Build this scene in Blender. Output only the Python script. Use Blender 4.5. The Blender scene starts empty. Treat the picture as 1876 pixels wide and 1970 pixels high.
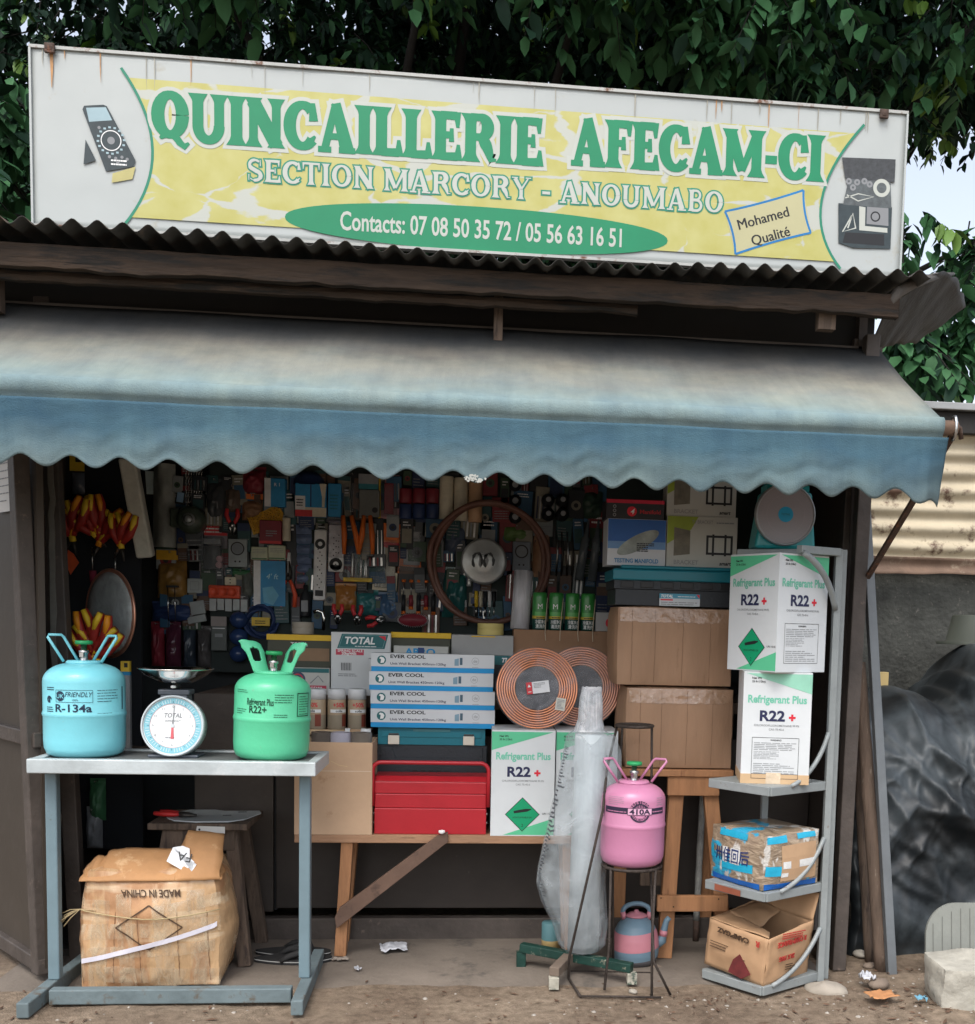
import bpy, math, random
from mathutils import Vector, Matrix, noise
random.seed(7)
R = math.radians
PI = math.pi
S = bpy.context.scene
COL = S.collection

# ------------------------------------------------------------------ camera
CAM_H, YAW, PITCH, ROLL = 1.25, R(6.0), R(-5.0), R(1.5)
FPX, CX, CY, WPX, HPX = 2142.0, 1150.0, 1387.0, 1876.0, 1970.0
fw = Vector((math.sin(YAW)*math.cos(PITCH), math.cos(YAW)*math.cos(PITCH), math.sin(PITCH)))
r0 = fw.cross(Vector((0, 0, 1))).normalized()
u0 = r0.cross(fw)
rt = r0*math.cos(ROLL) + u0*math.sin(ROLL)
up = -r0*math.sin(ROLL) + u0*math.cos(ROLL)
cd = bpy.data.cameras.new('camera')
cam = bpy.data.objects.new('camera', cd)
COL.objects.link(cam)
cam.matrix_world = Matrix(((rt.x, up.x, -fw.x, 0), (rt.y, up.y, -fw.y, 0), (rt.z, up.z, -fw.z, CAM_H), (0, 0, 0, 1)))
cd.sensor_fit = 'HORIZONTAL'
cd.sensor_width = 36.0
cd.lens = FPX/WPX*36.0
cd.shift_x = (WPX/2 - CX)/WPX
cd.shift_y = (CY - HPX/2)/WPX
cd.clip_start, cd.clip_end = 0.05, 500
S.camera = cam

# ------------------------------------------------------------------ light: bright overcast day
SUN_EL, SUN_ROT = R(58), R(200)
w = bpy.data.worlds.new('World'); S.world = w; w.use_nodes = True
wn = w.node_tree.nodes; wl = w.node_tree.links
bg = wn['Background']
sky = wn.new('ShaderNodeTexSky'); sky.sky_type = 'NISHITA'; sky.sun_disc = False
sky.sun_elevation = SUN_EL; sky.sun_rotation = SUN_ROT
sky.air_density = 1.0; sky.dust_density = 4.0; sky.ozone_density = 1.0
hs = wn.new('ShaderNodeHueSaturation'); hs.inputs['Saturation'].default_value = 0.50; hs.inputs['Value'].default_value = 1.85
wl.new(sky.outputs[0], hs.inputs['Color']); wl.new(hs.outputs[0], bg.inputs['Color'])
bg.inputs['Strength'].default_value = 0.15
sd = bpy.data.lights.new('sun', 'SUN'); sd.energy = 0.8; sd.angle = R(25); sd.color = (1, .985, .96)
so = bpy.data.objects.new('sun', sd); COL.objects.link(so)
# direction to the sun: behind the photographer, a little to the left
sdir = Vector((math.sin(SUN_ROT)*math.cos(SUN_EL), math.cos(SUN_ROT)*math.cos(SUN_EL), math.sin(SUN_EL)))
so.rotation_euler = sdir.to_track_quat('Z', 'Y').to_euler()
so.location = (0, 0, 12)
S.view_settings.view_transform = 'Standard'
S.view_settings.look = 'None'
S.view_settings.gamma = 1
S.view_settings.exposure = 0.24

# ------------------------------------------------------------------ pixel helpers (photograph at 1876 x 1970)
def ray(u, v): return rt*((u-CX)/FPX) + up*((CY-v)/FPX) + fw
def at(u, v, Y):
    d = ray(u, v); return Vector((0, 0, CAM_H)) + d*(Y/d.y)
def gp(u, v, z=0.0):
    d = ray(u, v); return Vector((0, 0, CAM_H)) + d*((z-CAM_H)/d.z)

# ------------------------------------------------------------------ materials
MATS = {}
def M(name, col, rough=.6, metal=0.0, var=.18, scale=6.0, bump=0.0, bscale=60.0, spot=None, spec=.4, coat=0.0, stretch=None, sheen=0.0):
    """principled paint with mottled value, optional stains: spot = (colour, amount 0..1, scale)"""
    if name in MATS: return MATS[name]
    m = bpy.data.materials.new(name); m.use_nodes = True
    n = m.node_tree.nodes; l = m.node_tree.links
    p = n['Principled BSDF']
    p.inputs['Roughness'].default_value = rough; p.inputs['Metallic'].default_value = metal
    p.inputs['Specular IOR Level'].default_value = spec
    if coat: p.inputs['Coat Weight'].default_value = coat; p.inputs['Coat Roughness'].default_value = .15
    tc = n.new('ShaderNodeTexCoord'); oi = n.new('ShaderNodeObjectInfo')
    mp = n.new('ShaderNodeMapping')
    ad = n.new('ShaderNodeVectorMath'); ad.operation = 'ADD'
    ml = n.new('ShaderNodeMath'); ml.operation = 'MULTIPLY'; ml.inputs[1].default_value = 37.0
    l.new(oi.outputs['Random'], ml.inputs[0]); l.new(tc.outputs['Object'], ad.inputs[0]); l.new(ml.outputs[0], ad.inputs[1])
    l.new(ad.outputs[0], mp.inputs['Vector'])
    if stretch: mp.inputs['Scale'].default_value = stretch
    nz = n.new('ShaderNodeTexNoise'); nz.inputs['Scale'].default_value = scale; nz.inputs['Detail'].default_value = 8; nz.inputs['Roughness'].default_value = .65
    l.new(mp.outputs[0], nz.inputs['Vector'])
    rp = n.new('ShaderNodeValToRGB'); e = rp.color_ramp.elements
    e[0].position = .3; e[1].position = .72
    e[0].color = tuple(c*(1-var) for c in col) + (1,); e[1].color = tuple(min(1, c*(1+var*.7)) for c in col) + (1,)
    l.new(nz.outputs['Fac'], rp.inputs['Fac'])
    out = rp.outputs['Color']
    if spot:
        sc, amt, ss = spot
        n2 = n.new('ShaderNodeTexNoise'); n2.inputs['Scale'].default_value = ss; n2.inputs['Detail'].default_value = 10; n2.inputs['Roughness'].default_value = .7
        l.new(mp.outputs[0], n2.inputs['Vector'])
        r2 = n.new('ShaderNodeValToRGB'); q = r2.color_ramp.elements
        q[0].position = .68-.36*amt; q[1].position = q[0].position+.1
        q[0].color = (0, 0, 0, 1); q[1].color = (1, 1, 1, 1)
        l.new(n2.outputs['Fac'], r2.inputs['Fac'])
        mx = n.new('ShaderNodeMixRGB'); l.new(r2.outputs['Color'], mx.inputs['Fac']); l.new(out, mx.inputs['Color1'])
        mx.inputs['Color2'].default_value = tuple(sc) + (1,)
        out = mx.outputs['Color']
    l.new(out, p.inputs['Base Color'])
    rr = n.new('ShaderNodeMapRange'); rr.inputs['To Min'].default_value = max(.03, rough-.12); rr.inputs['To Max'].default_value = min(1, rough+.12)
    l.new(nz.outputs['Fac'], rr.inputs['Value']); l.new(rr.outputs[0], p.inputs['Roughness'])
    if bump:
        nb = n.new('ShaderNodeTexNoise'); nb.inputs['Scale'].default_value = bscale; nb.inputs['Detail'].default_value = 6
        l.new(mp.outputs[0], nb.inputs['Vector'])
        b = n.new('ShaderNodeBump'); b.inputs['Strength'].default_value = bump; b.inputs['Distance'].default_value = .01
        l.new(nb.outputs['Fac'], b.inputs['Height']); l.new(b.outputs[0], p.inputs['Normal'])
    MATS[name] = m
    return m

# ------------------------------------------------------------------ mesh builder
TXT = {}
def text_geo(s, bold):
    k = (s, bold)
    if k not in TXT:
        c = bpy.data.curves.new('lettering', 'FONT'); c.body = s; c.size = 1.0; c.offset = bold; c.resolution_u = 3
        o = bpy.data.objects.new('lettering', c)
        me = bpy.data.meshes.new_from_object(o)
        TXT[k] = ([tuple(v.co) for v in me.vertices], [tuple(p.vertices) for p in me.polygons])
        bpy.data.meshes.remove(me); bpy.data.objects.remove(o); bpy.data.curves.remove(c)
    return TXT[k]

class MB:
    def __init__(s): s.v = []; s.f = []; s.fm = []; s.sm = []; s.mats = []; s.m = Matrix.Identity(4)
    def mi(s, mat):
        if mat not in s.mats: s.mats.append(mat)
        return s.mats.index(mat)
    def add(s, vs, fs, mat, smooth=False):
        b = len(s.v); k = s.mi(mat)
        s.v += [s.m @ Vector(v) for v in vs]
        for f in fs: s.f.append([b+i for i in f]); s.fm.append(k); s.sm.append(smooth)
        return s
    def box(s, x0, y0, z0, x1, y1, z1, mat):
        v = [(x, y, z) for z in (z0, z1) for y in (y0, y1) for x in (x0, x1)]
        return s.add(v, [(0, 2, 3, 1), (4, 5, 7, 6), (0, 1, 5, 4), (2, 6, 7, 3), (0, 4, 6, 2), (1, 3, 7, 5)], mat)
    def bar(s, p, q, w, h, mat, upv=(0, 0, 1)):
        p, q = Vector(p), Vector(q); d = (q-p).normalized(); u = Vector(upv)
        if abs(d.dot(u)) > .99: u = Vector((0, 1, 0))
        a = d.cross(u).normalized(); b = a.cross(d)
        v = []
        for c in (p, q): v += [c-a*w/2-b*h/2, c+a*w/2-b*h/2, c+a*w/2+b*h/2, c-a*w/2+b*h/2]
        return s.add(v, [(3, 2, 1, 0), (4, 5, 6, 7), (0, 1, 5, 4), (1, 2, 6, 5), (2, 3, 7, 6), (3, 0, 4, 7)], mat)
    def tube(s, pts, r, mat, n=8, closed=False, caps=True):
        pts = [Vector(p) for p in pts]; N = len(pts); v = []; f = []
        rs = r if isinstance(r, (list, tuple)) else [r]*N
        pa = None
        for i, p in enumerate(pts):
            if closed: d = pts[(i+1) % N]-pts[i-1]
            else: d = pts[min(i+1, N-1)]-pts[max(i-1, 0)]
            d.normalize()
            if pa is None:
                a = d.orthogonal().normalized()
            else:
                a = (pa - d*pa.dot(d)).normalized()
            pa = a; b = d.cross(a)
            v += [p + (a*math.cos(2*PI*k/n) + b*math.sin(2*PI*k/n))*rs[i] for k in range(n)]
        for i in range(N if closed else N-1):
            j = (i+1) % N
            for k in range(n): f.append((i*n+k, i*n+(k+1) % n, j*n+(k+1) % n, j*n+k))
        if caps and not closed: f += [tuple(range(n-1, -1, -1)), tuple((N-1)*n+k for k in range(n))]
        return s.add(v, f, mat, True)
    def lathe(s, prof, mat, n=40, c=(0, 0, 0), axis='Z', arc=2*PI, caps=True):
        v = []; f = []; m = len(prof)
        for k in range(n):
            a = 2*PI*k/n; ca, sa = math.cos(a), math.sin(a)
            for r, h in prof:
                q = (r*ca, r*sa, h) if axis == 'Z' else ((r*ca, h, r*sa) if axis == 'Y' else (h, r*ca, r*sa))
                v.append((q[0]+c[0], q[1]+c[1], q[2]+c[2]))
        for k in range(n):
            j = (k+1) % n
            for i in range(m-1):
                q = (k*m+i, j*m+i, j*m+i+1, k*m+i+1)
                f.append(q if axis != 'Y' else q[::-1])
        if caps:
            for i in (0, m-1):
                if prof[i][0] > 1e-6: f.append(tuple(k*m+i for k in range(n)))
        return s.add(v, f, mat, True)
    def poly(s, pts, y, mat, thick=0):
        """flat shape in the x-z plane facing -y"""
        n = len(pts); v = [(x, y, z) for x, z in pts]; f = [tuple(range(n))]
        if thick:
            v += [(x, y+thick, z) for x, z in pts]; f += [tuple(range(2*n-1, n-1, -1))] + [(i, i+n, (i+1) % n+n, (i+1) % n) for i in range(n)]
        return s.add(v, f, mat)
    def rect(s, x0, z0, x1, z1, y, mat, wrap=0):
        if wrap:
            n = max(1, int(abs(x1-x0)/.01)); v = []; f = []
            for i in range(n+1):
                a = (x0+(x1-x0)*i/n)/wrap; r = wrap-y
                v += [(r*math.sin(a), -r*math.cos(a), z0), (r*math.sin(a), -r*math.cos(a), z1)]
            for i in range(n): f.append((2*i, 2*i+2, 2*i+3, 2*i+1))
            return s.add(v, f, mat)
        return s.add([(x0, y, z0), (x1, y, z0), (x1, y, z1), (x0, y, z1)], [(0, 1, 2, 3)], mat)
    def frame(s, x0, z0, x1, z1, t, y, mat, wrap=0):
        s.rect(x0, z0, x1, z0+t, y, mat, wrap); s.rect(x0, z1-t, x1, z1, y, mat, wrap)
        s.rect(x0, z0+t, x0+t, z1-t, y, mat, wrap); s.rect(x1-t, z0+t, x1, z1-t, y, mat, wrap)
        return s
    def disc(s, cx, cz, rx, rz, y, mat, n=28, wrap=0):
        if wrap:
            pts = [(cx+rx*math.cos(2*PI*k/n), cz+rz*math.sin(2*PI*k/n)) for k in range(n)]; r = wrap-y
            return s.add([(r*math.sin(x/wrap), -r*math.cos(x/wrap), z) for x, z in pts], [tuple(range(n))], mat)
        return s.poly([(cx+rx*math.cos(2*PI*k/n), cz+rz*math.sin(2*PI*k/n)) for k in range(n)], y, mat)
    def ring(s, cx, cz, r1, r2, y, mat, n=36, a0=0, a1=2*PI, wrap=0, e=1.0):
        v = []; f = []
        for k in range(n+1):
            a = a0+(a1-a0)*k/n
            for r in (r1, r2):
                x, z = cx+r*math.cos(a), cz+r*e*math.sin(a)
                if wrap: q = wrap-y; v.append((q*math.sin(x/wrap), -q*math.cos(x/wrap), z))
                else: v.append((x, y, z))
        for k in range(n): f.append((2*k, 2*k+1, 2*k+3, 2*k+2))
        return s.add(v, f, mat)
    def text(s, t, x, z, h, y, mat, width=None, sx=1.0, bold=0.0, rot=0.0, align='C', wrap=0, flip=False, shear=0.0):
        """text of cap height h, base line z; width forces the total width"""
        v, f = text_geo(t, bold)
        if not v: return s
        xs = [p[0] for p in v]; a, b = min(xs), max(xs)
        k = h/.69
        kx = (width/(b-a)) if width else k*sx
        o = {'C': (a+b)/2, 'L': a, 'R': b}[align]
        out = []
        for p in v:
            X, Z = (p[0]-o)*kx + shear*p[1]*k, p[1]*k
            if flip: X, Z = -X, -Z
            X, Z = X*math.cos(rot)-Z*math.sin(rot)+x, X*math.sin(rot)+Z*math.cos(rot)+z
            if wrap: q = wrap-y; out.append((q*math.sin(X/wrap), -q*math.cos(X/wrap), Z))
            else: out.append((X, y, Z))
        return s.add(out, f, mat)
    def fine(s, x0, z0, x1, z1, n, y, mat, seed=1, wrap=0, fill=.42):
        """rows of print too small to read"""
        rd = random.Random(seed); h = (z1-z0)/n
        for i in range(n):
            z = z1-(i+.8)*h; x = x0; end = x1-(x1-x0)*rd.choice((0, 0, .1, .35))
            while x < end:
                L = rd.uniform(.08, .3)*(x1-x0); s.rect(x, z, min(end, x+L), z+h*fill, y, mat, wrap); x += L+(x1-x0)*.025
        return s
    def strip(s, pts, ws, y, mat):
        """ribbon of varying width along a 2-d line in the x-z plane"""
        N = len(pts); v = []
        ws = ws if isinstance(ws, (list, tuple)) else [ws]*N
        for i, (x, z) in enumerate(pts):
            a = pts[max(i-1, 0)]; b = pts[min(i+1, N-1)]
            dx, dz = b[0]-a[0], b[1]-a[1]; L = math.hypot(dx, dz) or 1
            nx, nz = -dz/L*ws[i]/2, dx/L*ws[i]/2
            v += [(x-nx, y, z-nz), (x+nx, y, z+nz)]
        return s.add(v, [(2*i, 2*i+2, 2*i+3, 2*i+1) for i in range(N-1)], mat)
    def grid(s, fn, nu, nv, mat, smooth=True, thick=0):
        v = [fn(i/nu, j/nv) for j in range(nv+1) for i in range(nu+1)]
        f = [(j*(nu+1)+i, j*(nu+1)+i+1, (j+1)*(nu+1)+i+1, (j+1)*(nu+1)+i) for j in range(nv) for i in range(nu)]
        return s.add(v, f, mat, smooth)
    def build(s, name, parent=None, bevel=0.0, seg=2, solid=0.0, sub=0, label=None, kind=None):
        me = bpy.data.meshes.new(name)
        me.from_pydata([tuple(v) for v in s.v], [], s.f)
        for m in s.mats: me.materials.append(m)
        me.polygons.foreach_set('material_index', s.fm)
        me.polygons.foreach_set('use_smooth', s.sm)
        me.update()
        o = bpy.data.objects.new(name, me); COL.objects.link(o)
        if parent is not None: o.parent = parent
        if solid:
            q = o.modifiers.new('solid', 'SOLIDIFY'); q.thickness = solid; q.offset = 0
        if bevel:
            q = o.modifiers.new('bevel', 'BEVEL'); q.width = bevel; q.segments = seg; q.limit_method = 'ANGLE'; q.angle_limit = R(40)
        if sub:
            q = o.modifiers.new('sub', 'SUBSURF'); q.levels = sub; q.render_levels = sub
        if label: o['label'] = label
        if kind: o['kind'] = kind
        return o

def tag(o, label, cat, group=None):
    o['label'] = label; o['category'] = cat
    if group: o['group'] = group
    return o
def thing(name, label, cat, loc=(0, 0, 0), rotz=0.0, group=None, rot=None):
    o = bpy.data.objects.new(name, None); COL.objects.link(o); o.empty_display_size = .05
    o.location = loc; o.rotation_euler = rot if rot else (0, 0, rotz)
    return tag(o, label, cat, group)
def dup(root, label, loc, rotz=None):
    """copy of a thing, its parts and their sub-parts"""
    def cp(o, par):
        c = o.copy(); COL.objects.link(c)
        if par is not None: c.parent = par
        for ch in [x for x in COL.objects if x.parent == o]: cp(ch, c)
        return c
    c = cp(root, None); c['label'] = label; c.location = loc
    if rotz is not None: c.rotation_euler = (0, 0, rotz)
    return c
def nz(x, y=0.0, z=0.0): return noise.noise(Vector((x, y, z)))
def span(u0, v0, u1, v1, Y):
    """centre x, base z, width, height of a box whose front at depth Y fills these pixels"""
    a = at(u0, (v0+v1)/2, Y); b = at(u1, (v0+v1)/2, Y); c = at((u0+u1)/2, v1, Y); d = at((u0+u1)/2, v0, Y)
    return (a.x+b.x)/2, c.z, b.x-a.x, d.z-c.z
# ================================================================== shared materials
WHITE = M('white_print', (.78, .79, .78), .5, var=.05)
BLACK = M('black_print', (.012, .013, .015), .5, var=.1)
NAVYT = M('navy_print', (.015, .02, .06), .5, var=.1)
REDT = M('red_print', (.62, .02, .04), .5, var=.1)
GREYT = M('grey_print', (.22, .23, .24), .6, var=.1)
TEALP = M('teal_print', (.012, .13, .14), .45, var=.1)
BLUEP = M('blue_print', (.005, .27, .58), .45, var=.1)
YELP = M('yellow_print', (.75, .47, .02), .5, var=.12)
KRAFT = M('kraft_cardboard', (.45, .27, .15), .72, var=.16, scale=5, bump=.25, bscale=22, spot=((.30, .17, .09), .22, 7))
KRAFT2 = M('pale_cardboard', (.50, .34, .22), .75, var=.12, scale=4, bump=.2, bscale=18, spot=((.36, .22, .13), .18, 9))
KDARK = M('brown_cardboard', (.30, .17, .095), .7, var=.2, scale=5, bump=.3, bscale=18, spot=((.2, .11, .06), .25, 8))
WCARD = M('white_cardboard', (.60, .63, .64), .5, var=.07, scale=5, bump=.08, bscale=14, spot=((.5, .48, .42), .12, 11))
TAPE = M('clear_tape', (.62, .50, .36), .18, var=.25, scale=14, bump=.5, bscale=34, spec=.7, spot=((.80, .74, .62), .35, 18))
STEEL = M('scratched_steel', (.5, .5, .49), .3, metal=1, var=.2, scale=20)
DSTEEL = M('dark_steel', (.08, .075, .07), .5, metal=.7, var=.3, scale=15, spot=((.12, .06, .035), .4, 25))
RUST = M('rusty_iron', (.085, .055, .042), .75, metal=.15, var=.45, scale=20, bump=.4, bscale=90, spot=((.18, .08, .045), .35, 30))
WOODP = M('sawn_wood', (.36, .175, .08), .7, var=.3, scale=3, stretch=(9, 9, 1.2), bump=.2, bscale=12, spot=((.2, .09, .04), .25, 4))
WOODH = M('table_plank_wood', (.33, .19, .11), .75, var=.3, scale=3, stretch=(1.2, 9, 9), bump=.25, bscale=12, spot=((.17, .10, .06), .3, 5))
WOODO = M('old_grey_wood', (.12, .085, .062), .85, var=.4, scale=4, stretch=(8, 8, 1), bump=.4, bscale=14, spot=((.05, .035, .028), .4, 6))
DARK = M('black_plastic', (.012, .013, .015), .45, var=.3, scale=12)
CHAR = M('charcoal_plastic', (.022, .027, .033), .5, var=.25, scale=9, bump=.15, bscale=120)
RUBBER = M('matte_rubber', (.02, .02, .02), .8, var=.3)
IRONP = M('brown_painted_sheet', (.062, .050, .042), .6, metal=.1, var=.3, scale=5, bump=.15, bscale=25, spot=((.13, .10, .085), .14, 16))
IRONF = M('brown_painted_frame', (.078, .064, .055), .6, metal=.1, var=.35, scale=8, bump=.25, bscale=40, spot=((.17, .13, .105), .2, 22))

# ================================================================== ground
def ground_mat():
    m = bpy.data.materials.new('packed_earth'); m.use_nodes = True
    n = m.node_tree.nodes; l = m.node_tree.links; p = n['Principled BSDF']
    p.inputs['Roughness'].default_value = .92; p.inputs['Specular IOR Level'].default_value = .2
    tc = n.new('ShaderNodeTexCoord')
    def noi(sc, det=10, ro=.65):
        q = n.new('ShaderNodeTexNoise'); q.inputs['Scale'].default_value = sc; q.inputs['Detail'].default_value = det; q.inputs['Roughness'].default_value = ro
        l.new(tc.outputs['Object'], q.inputs['Vector']); return q
    a, b, c = noi(2.2), noi(28), noi(160, 4)
    r1 = n.new('ShaderNodeValToRGB'); e = r1.color_ramp.elements
    e[0].position = .32; e[0].color = (.17, .125, .09, 1); e[1].position = .68; e[1].color = (.31, .245, .18, 1)
    l.new(a.outputs['Fac'], r1.inputs['Fac'])
    r2 = n.new('ShaderNodeValToRGB'); e = r2.color_ramp.elements
    e[0].position = .35; e[0].color = (.48, .47, .45, 1); e[1].position = .7; e[1].color = (1.12, 1.12, 1.12, 1)
    l.new(b.outputs['Fac'], r2.inputs['Fac'])
    mx = n.new('ShaderNodeMixRGB'); mx.blend_type = 'MULTIPLY'; mx.inputs['Fac'].default_value = .8
    l.new(r1.outputs[0], mx.inputs['Color1']); l.new(r2.outputs[0], mx.inputs['Color2'])
    l.new(mx.outputs[0], p.inputs['Base Color'])
    bm = n.new('ShaderNodeBump'); bm.inputs['Strength'].default_value = .6; bm.inputs['Distance'].default_value = .012
    ad = n.new('ShaderNodeMath'); ad.operation = 'ADD'; l.new(b.outputs['Fac'], ad.inputs[0]); l.new(c.outputs['Fac'], ad.inputs[1])
    l.new(ad.outputs[0], bm.inputs['Height']); l.new(bm.outputs[0], p.inputs['Normal'])
    return m
EARTH = ground_mat()
def axis(dense0, dense1, step, far):
    a = [dense0+i*step for i in range(int((dense1-dense0)/step)+1)]
    lo = [dense0-.3*1.6**i for i in range(1, 12)]; hi = [a[-1]+.3*1.6**i for i in range(1, 12)]
    return [x for x in reversed(lo) if x > -far] + a + [x for x in hi if x < far]
gx, gy = axis(-2.4, 2.6, .03, 80), axis(2.4, 4.4, .03, 80)
def gh(x, y):
    h = .010*nz(x*2.3, y*2.3, 3) + .005*nz(x*9, y*9, 1)
    k = min(1, max(0, (y-3.62)/.2))
    h = h*(1-.75*k) - .004
    if x > 1.3 and y > 3.3: h += .03*max(0, min(1, (x-1.3)/.25))*max(0, nz(x*4, y*4, 9)+.35)
    return h
g = MB(); nx, ny = len(gx), len(gy)
g.add([(x, y, gh(x, y)) for y in gy for x in gx], [(j*nx+i, j*nx+i+1, (j+1)*nx+i+1, (j+1)*nx+i) for j in range(ny-1) for i in range(nx-1)], EARTH, True)
g.build('ground', kind='structure')
# worn concrete apron in front of the stall, its front edge lost under the dirt
CONC = M('worn_concrete', (.165, .138, .112), .88, var=.3, scale=3, bump=.4, bscale=45, spot=((.075, .066, .057), .26, 3.2))
p = MB(); N = 60; v = []
for i in range(N+1):
    x = -1.6+2.85*i/N; yf = 3.70+.05*nz(x*2.2, 0, 5)+.03*nz(x*7, 3, 2)
    for j in range(7):
        y = yf+(4.38-yf)*j/6; v.append((x, y, .006 if j else -.012))
p.add(v, [(i*7+j, (i+1)*7+j, (i+1)*7+j+1, i*7+j+1) for i in range(N) for j in range(6)], CONC, True)
p.build('pavement', kind='structure')
# gravel, wood chips and dead leaf scraps over the earth
PEB = [M('pebble_grey', (.33, .30, .26), .85, var=.3), M('pebble_pale', (.40, .37, .32), .8, var=.25), M('leaf_scrap', (.115, .065, .04), .85, var=.4), M('pebble_brown', (.2, .15, .11), .9, var=.3)]
gb = MB(); rd = random.Random(5)
for i in range(3600):
    x = rd.uniform(-2.2, 2.4); y = 2.9+1.0*rd.random()**.8
    if y > 3.66 and x < 1.25 and rd.random() < .8: continue
    den = .30+.70*max(0, min(1, (x+.4)/1.1))
    if rd.random() > den: continue
    s_ = rd.choice((.0028, .004, .0055, .008)) * rd.uniform(.7, 1.3); z = gh(x, y)
    if rd.random() < .42:
        a = rd.uniform(0, 6.3); L, wd = s_*rd.uniform(1.6, 3), s_*.7
        c, sn = math.cos(a), math.sin(a)
        q = [(-L, 0), (0, wd), (L, 0), (0, -wd)]
        gb.add([(x+X*c-Y*sn, y+X*sn+Y*c, z+.003+rd.uniform(0, .006)) for X, Y in q], [(0, 1, 2, 3)], PEB[2])
    else:
        k = rd.uniform(.4, .8); vs = []
        for (a, b, c) in ((1, 0, 0), (-1, 0, 0), (0, 1, 0), (0, -1, 0), (.1, .1, 1), (.5, .6, .6), (-.6, .5, .55), (-.5, -.6, .5), (.6, -.5, .6)):
            vs.append((x+a*s_*rd.uniform(.7, 1.2), y+b*s_*rd.uniform(.7, 1.2), z-.001+c*s_*k))
        gb.add(vs, [(0, 5, 4), (5, 2, 4), (2, 6, 4), (6, 1, 4), (1, 7, 4), (7, 3, 4), (3, 8, 4), (8, 0, 4), (0, 2, 5), (2, 1, 6), (1, 3, 7), (3, 0, 8)], rd.choice((PEB[0], PEB[3], PEB[3], PEB[1] if rd.random() < .3 else PEB[0])), True)
go = gb.build('gravel', kind='stuff'); go['label'] = 'loose pebbles, chips and dry leaf scraps on the bare earth'; go['category'] = 'gravel'

# ================================================================== trees
LEAF = [M('leaf_dark_green', (.014, .042, .024), .65, var=.35, scale=3, spec=.2), M('leaf_mid_green', (.045, .135, .052), .6, var=.3, scale=3, spec=.25), M('leaf_yellow_green', (.13, .25, .04), .5, var=.3, scale=3, spec=.4)]
BARK = M('grey_bark', (.018, .016, .014), .9, var=.4, scale=6, bump=.6, bscale=25)
def leaf(mb, p, d, nrm, L, W, mat):
    d = d.normalized(); s = d.cross(nrm)
    if s.length < 1e-3: s = d.orthogonal()
    s.normalize(); n2 = s.cross(d)
    a = p; t = p+d*L - n2*L*.12
    m1, m2 = p+d*L*.3, p+d*L*.68 - n2*L*.03
    vs = [a, m1+s*W*.5+n2*W*.13, m2+s*W*.42+n2*W*.1, t, m2-s*W*.42+n2*W*.1, m1-s*W*.5+n2*W*.13, m1, m2]
    mb.add(vs, [(0, 6, 1), (1, 6, 7, 2), (2, 7, 3), (0, 5, 6), (5, 4, 7, 6), (4, 3, 7)], mat, True)
def tree(name, label, base, trunk_h, blobs, ntwig, seed, leaves=14, keep=None):
    rd = random.Random(seed); t = thing(name, label, 'tree', base)
    b = Vector(base); tk = MB(); top = Vector((.1, -.1, trunk_h))
    tk.tube([(0, 0, -.1), (.02, 0, trunk_h*.3), (.07, -.04, trunk_h*.7), top], [.24, .2, .17, .14], BARK, 12)
    cr = MB()
    tot = sum(q[3] for q in blobs)
    for (c, rad, hang, wgt) in blobs:
        c = Vector(c)-b
        mid = (top+c)/2+Vector((rd.uniform(-.3, .3), rd.uniform(-.3, .3), .3))
        tk.tube([top, mid, c], [.06, .03, .012], BARK, 7)
        k = int(ntwig*wgt/tot)
        for i in range(k):
            while True:
                q = Vector((rd.uniform(-1, 1), rd.uniform(-1, 1), rd.uniform(-1, 1)))
                if q.length <= 1: break
            pos = c+Vector((q.x*rad[0], q.y*rad[1], q.z*rad[2]))
            if keep and not keep(pos+b): continue
            dr = Vector((q.x*.7+rd.uniform(-.5, .5), q.y*.7+rd.uniform(-.5, .5), -.35-hang+rd.uniform(-.4, .3))).normalized()
            Lt = rd.uniform(.25, .5)
            if rd.random() < .5: tk.tube([pos-dr*.05, pos+dr*Lt*.5+Vector((0, 0, .02)), pos+dr*Lt], [.005, .0035, .002], BARK, 4, caps=False)
            young = rd.random()
            for j in range(leaves):
                s = (j+rd.random())/leaves; p = pos+dr*Lt*s
                sd = dr.orthogonal(); sd.rotate(Matrix.Rotation(rd.uniform(0, 6.28), 3, dr))
                ld = (sd*.9+dr*.5+Vector((0, 0, -.55-rd.random()*.4)))
                L = rd.uniform(.055, .125) if pos.y+b.y > 6.6 else rd.uniform(.08, .16)
                mt = LEAF[2] if (young > .96 and s > .5) else (LEAF[1] if rd.random() < (.8 if pos.y+b.y < 6.6 else .3) else LEAF[0])  # lighter leaves in front, darker behind: depth shade put into the leaf colour
                leaf(cr, p, ld, Vector((rd.uniform(-.4, .4), rd.uniform(-.4, .4), 1)), L, L*rd.uniform(.42, .56), mt)
    tk.build('trunk', t); cr.build('crown', t)
    return t
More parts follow.
